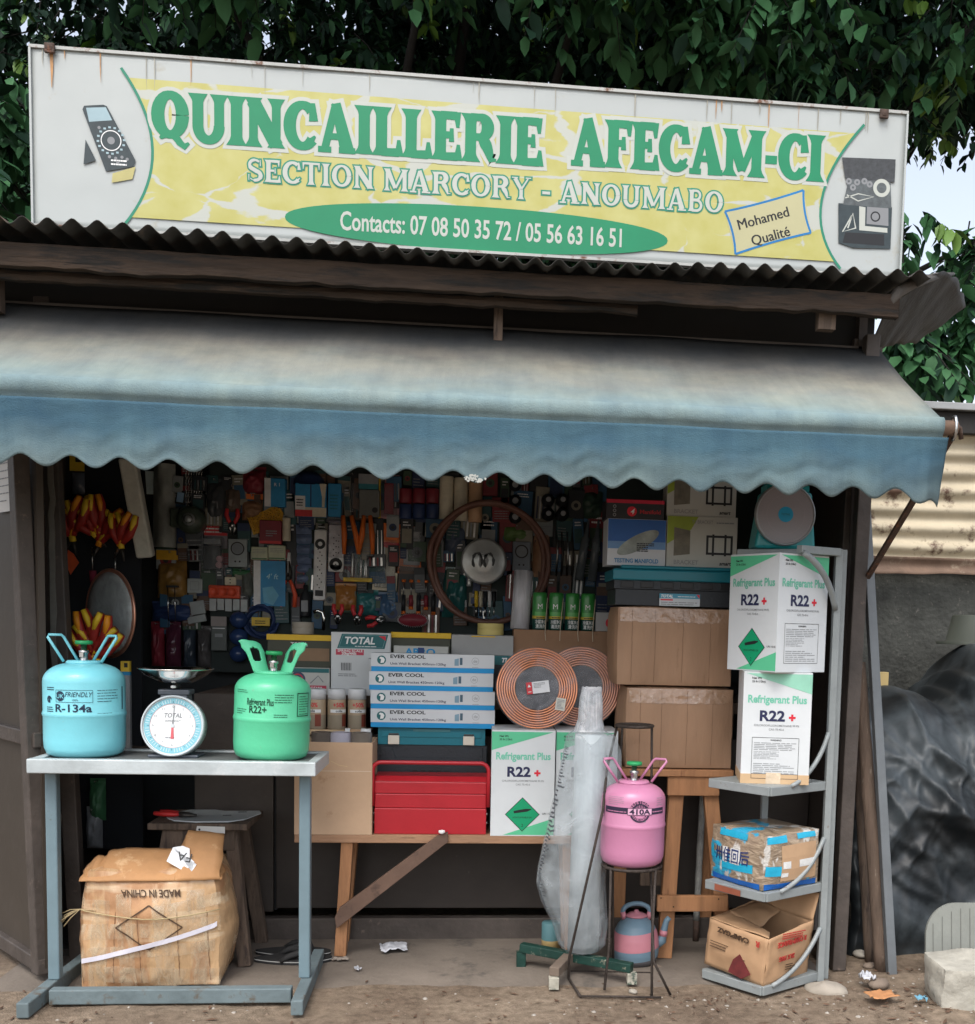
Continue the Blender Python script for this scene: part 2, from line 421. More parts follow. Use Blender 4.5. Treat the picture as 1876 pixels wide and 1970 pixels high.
tree('broadleaf_tree', 'big dark leafy tree filling the space behind and above the yellow signboard', (-.6, 8.2, 0), 2.6,
     [((-2.3, 7.5, 3.9), (1.5, .9, 1.5), .1, 1.5), ((-1.0, 7.5, 4.6), (1.5, .9, 1.5), .1, 2.0), ((.5, 7.5, 4.7), (1.5, .9, 1.5), .1, 2.0), ((-.6, 8.8, 5.2), (2.8, 1.0, 1.9), 0, 2.8),
      ((-1.55, 5.9, 4.75), (.55, .3, .32), .5, .16), ((-.25, 5.9, 4.95), (.3, .3, .25), .5, .06), ((.55, 5.7, 4.8), (.45, .3, .36), .5, .17), ((-2.7, 5.8, 3.2), (.5, .6, .8), .2, .36), ((-3.4, 7.6, 4.1), (.7, .8, 1.4), .1, .9), ((-.4, 7.0, 6.7), (2.8, 2.2, .8), 0, 2.2), ((-.3, 5.2, 6.3), (3.0, 1.0, .6), .1, 1.9), ((-.3, 8.2, 3.3), (2.2, .9, .9), .1, 1.5)], 6800, 11)  # highest blobs, out of view, added to keep top light off the foliage
tree('broadleaf_tree', 'leafy tree at the right with loose sprays hanging against the white sky', (1.75, 8.6, 0), 2.5,
     [((1.7, 7.5, 4.7), (1.1, 1.0, 1.5), .1, 1.6), ((2.6, 7.5, 5.3), (1.1, 1.0, .9), .2, 1.0), ((3.4, 7.7, 5.5), (1.0, 1.0, .8), .2, .7), ((2.1, 8.6, 5.4), (1.5, .7, 1.5), 0, 1.2),
      ((1.35, 6.0, 4.6), (.4, .35, .3), .5, .16), ((2.22, 6.0, 3.45), (.06, .2, .2), .6, .03), ((2.66, 6.1, 3.4), (.10, .15, .16), .6, .04), ((2.56, 6.1, 3.02), (.2, .15, .07), .6, .05), ((2.26, 6.1, 2.85), (.13, .2, .12), .5, .07), ((2.75, 6.4, 4.75), (.35, .3, .12), .6, .05), ((2.3, 7.0, 6.8), (1.6, 1.6, .8), 0, 1.0), ((2.0, 5.4, 6.2), (1.3, .9, .5), .1, .7)], 2700, 23, keep=lambda p: p.z > .58*p.y+.32 or p.x < 2.05 or p.y < 6.5)  # highest blobs out of view: the same added overhang to shade the leaves

# ================================================================== neighbouring wall at the right
YW = 5.45
def rusty_sheet():
    m = M('cream_rusting_sheet', (.52, .45, .32), .55, var=.22, scale=3, bump=.15, bscale=40, spot=((.10, .055, .035), .36, 7.0))
    return m
RS = rusty_sheet()
cw = thing('concrete_wall', 'rough grey cement wall under the rusting iron sheets', 'wall', (2.9, YW+.12, 0))
b = MB(); CW = M('rough_cement', (.066, .068, .060), .95, var=.45, scale=9, bump=.9, bscale=42, spot=((.17, .16, .14), .2, 30))
b.grid(lambda a, c: (-1.75+3.6*a, -.08+.012*nz(a*14, c*9, 2)+.008*nz(a*60, c*40, 7), 1.62*c), 70, 34, CW)
b.box(-1.75, -.06, 0, 1.85, .1, 1.61, CW); b.build('wall_face', cw)
h = MB(); q = at(1783, 1327, YW); h.box(q.x-2.9-.028, -.115, q.z-.03, q.x-2.9+.028, -.07, q.z+.022, M('hole_shade', (.01, .01, .01), .9)); h.build('socket_hole', cw)  # black block in place of a recess, its colour stands for the shade inside
fe = thing('corrugated_fence', 'cream corrugated iron sheets with rust holes above the cement wall', 'fence', (2.9, YW, 0))
zt = at(1800, 800, YW).z; zb = at(1800, 1082, YW).z
b = MB(); P = .093
def corr(a, c):
    z = zb+(zt-zb)*c; x = -1.75+3.6*a
    return (x, -.012*math.cos(2*PI*z/P) + .006*nz(x*2, z*2), z+.010*nz(x*1.4, 4, c*3))
b.grid(corr, 60, 110, RS); b.build('iron_sheet', fe, solid=.002)
b = MB(); FL = M('rust_brown_flashing', (.2, .13, .09), .7, metal=.1, var=.35, scale=5, bump=.2, spot=((.35, .28, .2), .3, 6))
b.grid(lambda a, c: (-1.75+3.6*a, -.05+.02*math.sin(c*3.1)+.012*nz(a*9, c*2), zb+.02-(.075+.03*abs(nz(a*6, 1))+.01*nz(a*22, 2))*c), 80, 6, FL); b.build('flashing', fe, solid=.002)
b = MB(); GL = M('grey_galvanised', (.30, .31, .31), .5, metal=.3, var=.25); b.box(-1.75, -.1, zt+.015, 1.85, .25, zt+.05, GL)
b.box(-1.75, -.06, zt-.09, 1.85, .22, zt+.013, M('dark_soffit', (.03, .028, .026), .8)); b.build('coping', fe, bevel=.004)
def TM(t):
    """mesh builder taking world coordinates, for parts of the unrotated thing t"""
    b = MB(); b.m = Matrix.Translation(-Vector(t.location)); return b

# ================================================================== the stall building
kiosk = thing('market_kiosk', 'dark sheet-metal shop stall with an open front and a corrugated roof', 'kiosk', (-.1, 4.35, 0))
XL, XR, YB = -1.62, 1.36, 5.02
ROOFM = M('sooty_corrugated_iron', (.055, .052, .047), .75, metal=.2, var=.5, scale=5, bump=.2, bscale=30, spot=((.10, .075, .055), .3, 7))
def roofz(x, y):
    sag = -.034*math.exp(-((x-.1)/.75)**2)*(1-min(1, max(0, (y-3.7)/.5))) + .008*nz(x*2.1, y, 2)
    return 2.432 + (y-3.7)*.045 + sag
b = TM(kiosk)
b.grid(lambda a, c: (-2.2+3.66*a, 3.68+1.75*c+.02*nz(a*12, 1), roofz(-2.2+3.66*a, 3.7+1.75*c)+.0125*math.cos(2*PI*(-2.2+3.66*a)/.0748)), 490, 14, ROOFM)
b.build('corrugated_roof', kiosk, solid=.0015)
# sheet torn loose and bent down at the right end of the roof
b = TM(kiosk)
c00, c10, c01, c11 = at(1668, 676, 4.15), at(1764, 660, 4.62), at(1735, 540, 3.85), at(1858, 590, 4.62)
def flap(a, c):
    p = (c00*(1-a)+c10*a)*(1-c)+(c01*(1-a)+c11*a)*c
    d = Vector((0, -.10*math.sin(PI*a)*(.4+c*.6), .05*math.sin(PI*a)*c))
    return p+d+Vector((0, .004*math.cos(40*a), .012*nz(a*7, c*3)+(.03*(nz(a*5, 3)) if c > .97 else 0)))
b.grid(flap, 40, 16, M('bent_roof_sheet', (.058, .056, .054), .7, metal=.2, var=.4, scale=6, bump=.3, bscale=50, spot=((.05, .04, .03), .3, 8)))
b.build('roof_flap', kiosk, solid=.002)
b = TM(kiosk)
cr = [at(1706, 596, 3.78), at(1728, 562, 3.76), at(1760, 545, 3.8), at(1800, 532, 4.1), at(1835, 527, 4.45)]
b.tube(cr, [.016, .02, .018, .014, .006], M('curled_rim', (.10, .09, .08), .7, var=.4, scale=12, bump=.4), 6)
b.build('curled_rim', kiosk)
# fascia plank, split and rotten
def plank(par, name, x0, x1, y, z, hgt, th, mat, seed):
    b = TM(par); N = 60; v = []; f = []
    for i in range(N+1):
        x = x0+(x1-x0)*i/N
        a = .006*nz(x*3, seed)+.004*nz(x*14, seed); d = .008*nz(x*4, seed+5)+.006*nz(x*17, seed+3)
        v += [(x, y+.004*nz(x*6, 8), z+d), (x, y-.004+.004*nz(x*6, 3), z+hgt*.5), (x, y, z+hgt+a), (x, y+th, z+hgt+a), (x, y+th, z+d)]
    for i in range(N):
        for k in range(5): f.append((i*5+k, (i+1)*5+k, (i+1)*5+(k+1) % 5, i*5+(k+1) % 5))
    f += [(4, 3, 2, 1, 0), tuple(N*5+k for k in range(5))]
    b.add(v, f, mat); b.build(name, par, bevel=.002)
FAS = M('weathered_fascia_wood', (.048, .032, .022), .88, var=.6, scale=3, stretch=(1, 8, 8), bump=.8, bscale=10, spot=((.018, .016, .014), .50, 4))
plank(kiosk, 'fascia_board', -2.15, 1.385, 3.76, 2.315, .072, .035, FAS, 2)
plank(kiosk, 'rafter_board', -2.1, .5, 3.82, 2.29, .03, .03, FAS, 9)
for q_ in ((1.12, 3.80, 2.27, 1.18, 3.84, 2.345), (-1.62, 3.86, 2.2, -1.56, 3.9, 2.4), (.02, 3.9, 2.2, .05, 3.93, 2.42)): b = TM(kiosk); b.box(*q_, WOODO); b.build('bracket_block', kiosk)
b = TM(kiosk); b.box(-2.2, 4.04, 2.17, 1.40, 4.08, 2.46, M('soot_black_sheet', (.018, .017, .016), .85, var=.3))
b.box(-2.2, 4.0, 2.235, 1.42, 4.039, 2.27, IRONF); b.build('header_beam', kiosk)
# walls
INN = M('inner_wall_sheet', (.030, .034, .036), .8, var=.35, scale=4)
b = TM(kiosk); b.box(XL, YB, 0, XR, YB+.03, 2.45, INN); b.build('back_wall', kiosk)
b = TM(kiosk); b.box(XR-.03, 4.0, 0, XR, YB+.03, 2.45, IRONP); b.build('side_wall', kiosk)
b = TM(kiosk); b.box(XL-.03, 4.25, 0, XL, YB+.03, 2.45, IRONP); b.build('side_wall', kiosk)
xp = at(374, 1400, 4.36).x; xj = at(527, 1600, 4.34).x; xr_ = .98
b = TM(kiosk)
b.box(xp, 4.36, .10, xj-.006, 4.385, .945, IRONP)
b.box(xj-.006, 4.385, .1, xj+.006, 4.39, .9, BLACK)
b.build('counter_panel', kiosk)
DOORB = M('dark_brown_hatch', (.040, .032, .027), .55, metal=.1, var=.3, scale=4, bump=.1, bscale=20, spot=((.12, .10, .09), .10, 22))
b = TM(kiosk); b.box(xj+.006, 4.35, .115, XR-.035, 4.375, .80, DOORB); b.build('hatch_panel', kiosk, bevel=.003)
b = TM(kiosk); b.box(xp, 4.30, 0, XR-.04, 4.348, .088, IRONF); b.build('threshold', kiosk, bevel=.004)
b = TM(kiosk); b.box(xp+.003, 4.40, .90, XR-.035, 4.99, .945, WOODO); b.build('counter_top', kiosk)
b = TM(kiosk); b.box(XL+.003, 4.10, .006, xp-.003, 5.0, .03, M('inner_floor', (.05, .045, .04), .9, var=.4)); b.build('inner_floor', kiosk)
# posts
def post(p, q, w_, d_, mat=IRONF, name='post'):
    b = TM(kiosk); b.bar(p, q, w_, d_, mat, (0, 1, 0)); b.build(name, kiosk, bevel=.004)
post((-1.415, 4.06, 0), (-1.50, 4.06, 2.3), .052, .05)
b = TM(kiosk)
jag = [(-1.462+.012*nz(k*.9, 3)-.012, .25+k*.055) for k in range(34)]
b.strip(jag, [.016+.014*abs(nz(k*1.7, 8)) for k in range(34)], 4.03, M('pale_rust_edge', (.16, .15, .13), .8, var=.4)); b.build('torn_strip', kiosk, solid=.006)
post(gp(1612, 1868, .0)+Vector((.004, .02, 0)), (1.365, 3.965, 2.3), .05, .05)
post((1.300, 4.02, 0), (1.335, 4.03, 2.3), .035, .04)
for q_ in ((1.222, 3.875, .16), (1.262, 3.925, .72)): b = TM(kiosk); b.lathe([(.011, 0), (.011, .1)], IRONF, 10, q_); b.build('hinge', kiosk)
# open door leaf at the far left, with a paper notice taped to it
dl = thing('door_leaf', 'open brown sheet-metal door leaf with a paper notice at its top', 'door', (-1.43, 3.80, 0))
A_, B_ = Vector((-1.86, 4.34, 0)), Vector((-1.430, 3.815, 0)); dv = (B_-A_).normalized(); nv = Vector((-dv.y, dv.x, 0))
if nv.y > 0: nv = -nv
b = TM(dl); ez = Vector((0, 0, 1)); LE = M('door_sheet', (.052, .041, .031), .6, metal=.05, var=.2, scale=2, bump=.15, bscale=14, spot=((.055, .045, .036), .25, 5))
b.bar(A_+ez*1.07, B_+ez*1.07, .02, 2.04, LE)
b.build('door_sheet', dl)
for z_ in (.06, .82, 2.1):
    b = TM(dl); b.bar(A_+nv*.018+ez*z_, B_+nv*.018+ez*z_, .03, .05, IRONF); b.build('rail', dl, bevel=.004)
b = TM(dl); b.bar(B_+ez*.03-dv*.03+nv*.01, B_+ez*2.12-dv*.03+nv*.01-Vector((.055, 0, 0)), .06, .05, IRONF, tuple(nv)); b.build('stile', dl, bevel=.004)
pn = thing('paper_notice', 'small white handwritten sheet stuck on the open door leaf', 'notice', tuple(A_+dv*.425+nv*.022+ez*1.575), rotz=math.atan2(dv.y, dv.x), )
b = MB(); b.rect(-.095, 0, .075, .20, 0, M('notice_paper', (.62, .62, .60), .7, var=.08)); b.fine(-.08, .03, .05, .18, 6, -.0012, GREYT, 4, fill=.15); b.text('A', .03, .14, .02, -.0014, BLACK); b.build('sheet', pn)

# ================================================================== awning
AW0 = (0, 3.4, 1.6)
aw = thing('awning', 'sun-faded blue canvas awning with a scalloped valance', 'awning', AW0)
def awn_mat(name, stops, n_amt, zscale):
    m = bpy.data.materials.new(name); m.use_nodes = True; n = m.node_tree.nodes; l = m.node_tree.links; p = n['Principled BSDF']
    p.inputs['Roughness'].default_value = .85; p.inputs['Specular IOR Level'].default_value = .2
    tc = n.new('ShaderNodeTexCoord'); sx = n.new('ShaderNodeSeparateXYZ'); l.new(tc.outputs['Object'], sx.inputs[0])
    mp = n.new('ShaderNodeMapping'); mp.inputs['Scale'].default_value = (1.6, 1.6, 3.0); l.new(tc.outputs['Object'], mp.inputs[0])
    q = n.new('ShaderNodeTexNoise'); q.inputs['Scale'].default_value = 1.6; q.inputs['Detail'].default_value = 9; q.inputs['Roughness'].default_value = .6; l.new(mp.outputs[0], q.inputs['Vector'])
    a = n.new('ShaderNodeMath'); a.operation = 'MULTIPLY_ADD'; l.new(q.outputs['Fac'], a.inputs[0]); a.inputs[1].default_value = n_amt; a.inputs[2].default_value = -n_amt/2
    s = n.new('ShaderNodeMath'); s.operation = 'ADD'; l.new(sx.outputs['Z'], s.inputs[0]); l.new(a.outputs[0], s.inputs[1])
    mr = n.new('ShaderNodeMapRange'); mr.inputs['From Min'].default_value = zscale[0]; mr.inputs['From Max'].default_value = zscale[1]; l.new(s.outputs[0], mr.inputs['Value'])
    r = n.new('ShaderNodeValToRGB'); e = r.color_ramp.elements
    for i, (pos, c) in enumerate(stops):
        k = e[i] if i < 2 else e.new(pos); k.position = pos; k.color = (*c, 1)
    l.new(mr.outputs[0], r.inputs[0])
    q2 = n.new('ShaderNodeTexNoise'); q2.inputs['Scale'].default_value = 3.6; q2.inputs['Detail'].default_value = 12; q2.inputs['Roughness'].default_value = .68; l.new(tc.outputs['Object'], q2.inputs['Vector'])
    r2 = n.new('ShaderNodeValToRGB'); r2.color_ramp.elements[0].position = .3; r2.color_ramp.elements[0].color = (.62, .68, .74, 1); r2.color_ramp.elements[1].position = .72; r2.color_ramp.elements[1].color = (1.28, 1.17, 1.02, 1)
    l.new(q2.outputs['Fac'], r2.inputs[0])
    mx = n.new('ShaderNodeMixRGB'); mx.blend_type = 'MULTIPLY'; mx.inputs[0].default_value = .75; l.new(r.outputs[0], mx.inputs[1]); l.new(r2.outputs[0], mx.inputs[2])
    m4 = n.new('ShaderNodeMapping'); m4.inputs['Scale'].default_value = (9, 1.2, 1.2); l.new(tc.outputs['Object'], m4.inputs[0])
    q4 = n.new('ShaderNodeTexNoise'); q4.inputs['Scale'].default_value = 2.2; q4.inputs['Detail'].default_value = 11; q4.inputs['Roughness'].default_value = .7; l.new(m4.outputs[0], q4.inputs['Vector'])
    r4 = n.new('ShaderNodeValToRGB'); r4.color_ramp.elements[0].position = .36; r4.color_ramp.elements[0].color = (.66, .66, .66, 1); r4.color_ramp.elements[1].position = .60; r4.color_ramp.elements[1].color = (1.06, 1.05, 1.02, 1); l.new(q4.outputs['Fac'], r4.inputs[0])
    mx4 = n.new('ShaderNodeMixRGB'); mx4.blend_type = 'MULTIPLY'; mx4.inputs[0].default_value = .32; l.new(mx.outputs[0], mx4.inputs[1]); l.new(r4.outputs[0], mx4.inputs[2])
    l.new(mx4.outputs[0], p.inputs['Base Color'])
    wv = n.new('ShaderNodeTexNoise'); wv.inputs['Scale'].default_value = 260; l.new(tc.outputs['Object'], wv.inputs['Vector'])
    bm = n.new('ShaderNodeBump'); bm.inputs['Strength'].default_value = .5; bm.inputs['Distance'].default_value = .003; l.new(wv.outputs['Fac'], bm.inputs['Height'])
    w2 = n.new('ShaderNodeTexNoise'); w2.noise_type = 'RIDGED_MULTIFRACTAL'; w2.inputs['Scale'].default_value = 3.5; w2.inputs['Detail'].default_value = 4; w2.inputs['Distortion'].default_value = 1.5; l.new(mp.outputs[0], w2.inputs['Vector'])
    b2 = n.new('ShaderNodeBump'); b2.inputs['Strength'].default_value = .10; b2.inputs['Distance'].default_value = .03; l.new(w2.outputs['Fac'], b2.inputs['Height']); l.new(bm.outputs[0], b2.inputs['Normal']); l.new(b2.outputs[0], p.inputs['Normal'])
    return m
CAN = awn_mat('faded_shaded_canopy_canvas', [(0, (.19, .27, .29)), (.16, (.205, .255, .25)), (.34, (.215, .232, .215)), (.50, (.185, .193, .172)), (.66, (.115, .115, .108)), (.80, (.065, .067, .067)), (1, (.042, .044, .046))], .17, (.29, .63))  # dark upper stops: soot plus roof overhang shade, both put into the colour
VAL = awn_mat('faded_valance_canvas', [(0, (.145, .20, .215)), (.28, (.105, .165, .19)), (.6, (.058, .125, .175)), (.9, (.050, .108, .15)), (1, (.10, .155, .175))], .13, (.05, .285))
AX0, AX1 = -2.2, 1.408
def cano(a, c):
    x = AX0+(AX1-AX0)*a
    y = 4.0-.60*c; z = 2.262-.352*c - .016*math.sin(PI*c)*(1+.4*math.sin(x*3)) + .006*nz(x*2.5, c*2, 4)*(1-c)
    return (x, y, z)
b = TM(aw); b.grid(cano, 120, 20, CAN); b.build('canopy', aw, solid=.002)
def hem(a, c):
    x = AX0+(AX1-AX0)*a; t = PI*.5-c*PI*1.05
    y = 3.392-.017*math.cos(t); z = 1.886+.026*math.sin(t)
    if c > .8: z = 1.866-(c-.8)*.12
    return (x, y+.003*nz(x*7, c*2), z+.004*nz(x*3.1, 2)+.002*nz(x*19, c))
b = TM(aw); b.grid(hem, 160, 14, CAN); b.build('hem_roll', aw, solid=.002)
PER = .1355; x_low = at(464, 905, 3.37).x
def vala(a, c):
    x = AX0+(AX1+.012-AX0)*a
    zb_ = 1.672-.0165*math.cos(2*PI*(x-x_low)/PER) - (.03*max(0, (x-1.30)/.1) if x > 1.30 else 0)
    zt_ = 1.848; s = c
    z = zt_+(zb_-zt_)*s
    y = 3.372 + .010*nz(x*2.2, c*1.5, 1)*c + .006*nz(x*6+c*3, c*4, 6)*c + .004*math.sin(2*PI*(x-x_low)/PER)*c*c + .05*(max(0, x-1.36)/.05)*c
    if 0: pass
    return (x, y, z+.004*nz(x*3.1, 2)*(1-c))
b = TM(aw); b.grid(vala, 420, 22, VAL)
# pale scuffed patch on the lower hem
SC = M('scuff_white', (.40, .41, .38), .8, var=.2)
rd = random.Random(3); pc = at(915, 921, 3.364)
for k in range(46):
    X = pc.x+rd.gauss(0, .014); Z = pc.z+rd.uniform(-.008, .009)*(1.4-abs(X-pc.x)*20); r_ = rd.uniform(.0012, .004)
    b.poly([(X+r_*math.cos(q)*rd.uniform(.6, 1.6), Z+r_*math.sin(q)) for q in (0, 1.2, 2.4, 3.6, 4.9)], 3.362-k*.00002, SC)
b.build('valance', aw, solid=.0018)
b = TM(aw); b.tube([(AX0, 3.4, 1.884), (1.455, 3.4, 1.884)], .023, M('rusty_roller', (.20, .13, .09), .7, metal=.2, var=.4, scale=14, bump=.3), 14)
e_ = Vector((1.447, 3.4, 1.884)); b.tube([e_+Vector((0, .0, 0))+Vector((0, .02*math.cos(t), .036*math.sin(t))) for t in [k*.45 for k in range(15)]], .005, STEEL, 6)
b.tube([e_+Vector((-.01, 0, .02)), e_+Vector((.02, 0, .0)), e_+Vector((.03, .01, -.03))], .008, RUST, 8); b.build('roller_bar', aw)
b = TM(aw); b.bar(at(1668, 1112, 3.93), e_+Vector((.004, 0, -.01)), .022, .012, RUST); b.build('arm', aw, bevel=.002)
b = TM(aw); b.bar((-1.68, 3.95, 1.35), (-1.7, 3.4, 1.875), .022, .012, RUST); b.build('arm', aw, bevel=.002)

# ================================================================== signboard
YS = 4.0
sx0, sx1 = -1.505, 1.468; sz0, sz1 = 2.515, 3.085
sg = thing('signboard', 'long white and yellow shop sign with green lettering on the roof', 'sign', (sx0, YS, sz0))
SW, SH = sx1-sx0, sz1-sz0
def sp(u, v):
    p = at(u, v, YS); return (p.x-sx0, p.z-sz0)
SWHITE = M('sign_white_sheet', (.405, .435, .425), .42, var=.06, scale=2.2, bump=.05, bscale=9, spot=((.36, .35, .29), .22, 6), coat=.15)
b = MB(); b.grid(lambda a, c: (SW*a, .0022*nz(a*9, c*2, 5)+.0008*nz(a*40, c*9, 1), SH*c), 120, 24, SWHITE)
b.build('sign_face', sg, solid=.004)
fr = MB(); RE = M('rust_flaked_edge', (.42, .43, .41), .6, var=.2, scale=8, spot=((.14, .06, .03), .36, 16))
fr.box(-.003, -.010, SH-.007, SW+.003, .02, SH+.003, RE); fr.box(-.003, -.010, -.003, SW+.003, .02, .006, RE); fr.box(-.004, -.010, .006, .003, .02, SH-.007, SWHITE); fr.box(SW-.003, -.010, .006, SW+.004, .02, SH-.007, SWHITE)
for x_ in (.25, 1.1, 1.9, 2.72): fr.box(x_-.015, .021, -.07, x_+.015, .05, SH-.02, RUST)
fr.build('frame', sg)
YE = bpy.data.materials.new('sign_yellow_print'); YE.use_nodes = True
n = YE.node_tree.nodes; l = YE.node_tree.links; p = n['Principled BSDF']; p.inputs['Roughness'].default_value = .42
tc = n.new('ShaderNodeTexCoord')
mp = n.new('ShaderNodeMapping'); mp.inputs['Scale'].default_value = (1.0, 1, 2.4); l.new(tc.outputs['Object'], mp.inputs[0])
n0 = n.new('ShaderNodeTexNoise'); n0.inputs['Scale'].default_value = 5; n0.inputs['Detail'].default_value = 5; l.new(mp.outputs[0], n0.inputs['Vector'])
mxv = n.new('ShaderNodeMixRGB'); mxv.inputs[0].default_value = .14; l.new(mp.outputs[0], mxv.inputs[1]); l.new(n0.outputs['Color'], mxv.inputs[2])
vo = n.new('ShaderNodeTexVoronoi'); vo.feature = 'DISTANCE_TO_EDGE'; vo.inputs['Scale'].default_value = 3.1; l.new(mxv.outputs[0], vo.inputs['Vector'])
n3 = n.new('ShaderNodeTexNoise'); n3.inputs['Scale'].default_value = 2.6; n3.inputs['Detail'].default_value = 3; l.new(mp.outputs[0], n3.inputs['Vector'])
th = n.new('ShaderNodeMapRange'); th.inputs['From Min'].default_value = .38; th.inputs['From Max'].default_value = .66; th.inputs['To Min'].default_value = -.03; th.inputs['To Max'].default_value = .085; l.new(n3.outputs['Fac'], th.inputs['Value'])
gt = n.new('ShaderNodeMath'); gt.operation = 'SUBTRACT'; l.new(vo.outputs['Distance'], gt.inputs[0]); l.new(th.outputs[0], gt.inputs[1])
cl = n.new('ShaderNodeMapRange'); cl.inputs['From Min'].default_value = -.006; cl.inputs['From Max'].default_value = .014; l.new(gt.outputs[0], cl.inputs['Value'])
n4 = n.new('ShaderNodeTexNoise'); n4.inputs['Scale'].default_value = 12; n4.inputs['Detail'].default_value = 9; l.new(tc.outputs['Object'], n4.inputs['Vector'])
ry = n.new('ShaderNodeValToRGB'); ry.color_ramp.elements[0].position = .3; ry.color_ramp.elements[0].color = (.40, .375, .095, 1); ry.color_ramp.elements[1].position = .7; ry.color_ramp.elements[1].color = (.46, .445, .165, 1); l.new(n4.outputs['Fac'], ry.inputs[0])
mx = n.new('ShaderNodeMixRGB'); l.new(cl.outputs[0], mx.inputs[0]); mx.inputs[1].default_value = (.43, .45, .40, 1); l.new(ry.outputs[0], mx.inputs[2]); l.new(mx.outputs[0], p.inputs['Base Color'])
SGREEN = M('sign_green_print', (.005, .215, .095), .4, var=.1, scale=6)
SG2 = M('sign_line_green', (.015, .20, .12), .45, var=.1)
SGL = M('sign_outline_green', (.02, .22, .14), .42, var=.1)
HALO = M('sign_halo_white', (.45, .475, .43), .42, var=.04)
# print: the yellow field between two arcs
def bez(p, q, r, N=18): return [((1-t)**2*p[0]+2*t*(1-t)*q[0]+t*t*r[0], (1-t)**2*p[1]+2*t*(1-t)*q[1]+t*t*r[1]) for t in [i/N for i in range(N+1)]]
A0, A1, A2 = sp(234, 132), sp(352, 300), sp(240, 434)
B0, B1, B2 = sp(1662, 241), sp(1520, 395), sp(1616, 518)
la = bez(A0, A1, A2); ra = bez(B0, B1, B2)
pr = MB()
m_ = .035
yl = [(x, z) for x, z in la if m_ < z < SH-.075] ; yr = [(x, z) for x, z in ra if m_ < z < SH-.075]
pr.poly(yl[::-1]+yr, -.012, YE)
pr.strip(la, .009, -.013, SG2); pr.strip(ra, .009, -.013, SG2)
# ---- slab-serif lettering
def ell(cx, cz, rx, rz, a0, a1, N=26): return [(cx+rx*math.cos(R(a0+(a1-a0)*i/N)), cz+rz*math.sin(R(a0+(a1-a0)*i/N))) for i in range(N+1)]
def stem(x, z0, z1, w_, sv, gq, top=True, bot=True):
    N = 16; pts = []; ws = []
    for i in range(N+1):
        t = i/N; d0 = t*(z1-z0); d1 = (1-t)*(z1-z0); w2 = w_
        for d, on in ((d0, bot), (d1, top)):
            if on and d < .17: w2 = max(w2, w_+(sv-w_)*(1-d/.17)**1.3)
        pts.append((x, z0+(z1-z0)*t)); ws.append(w2)
    return pts, ws
def thick(N, a, b): return [a+(b-a)*abs(math.cos(PI*2*i/N))**1.0 for i in range(N+1)]
def ring_w(a0, a1, N, thin, fat): return [thin+(fat-thin)*abs(math.cos(R(a0+(a1-a0)*i/N)))**1.2 for i in range(N+1)]
def E_(*a): return ell(*a)
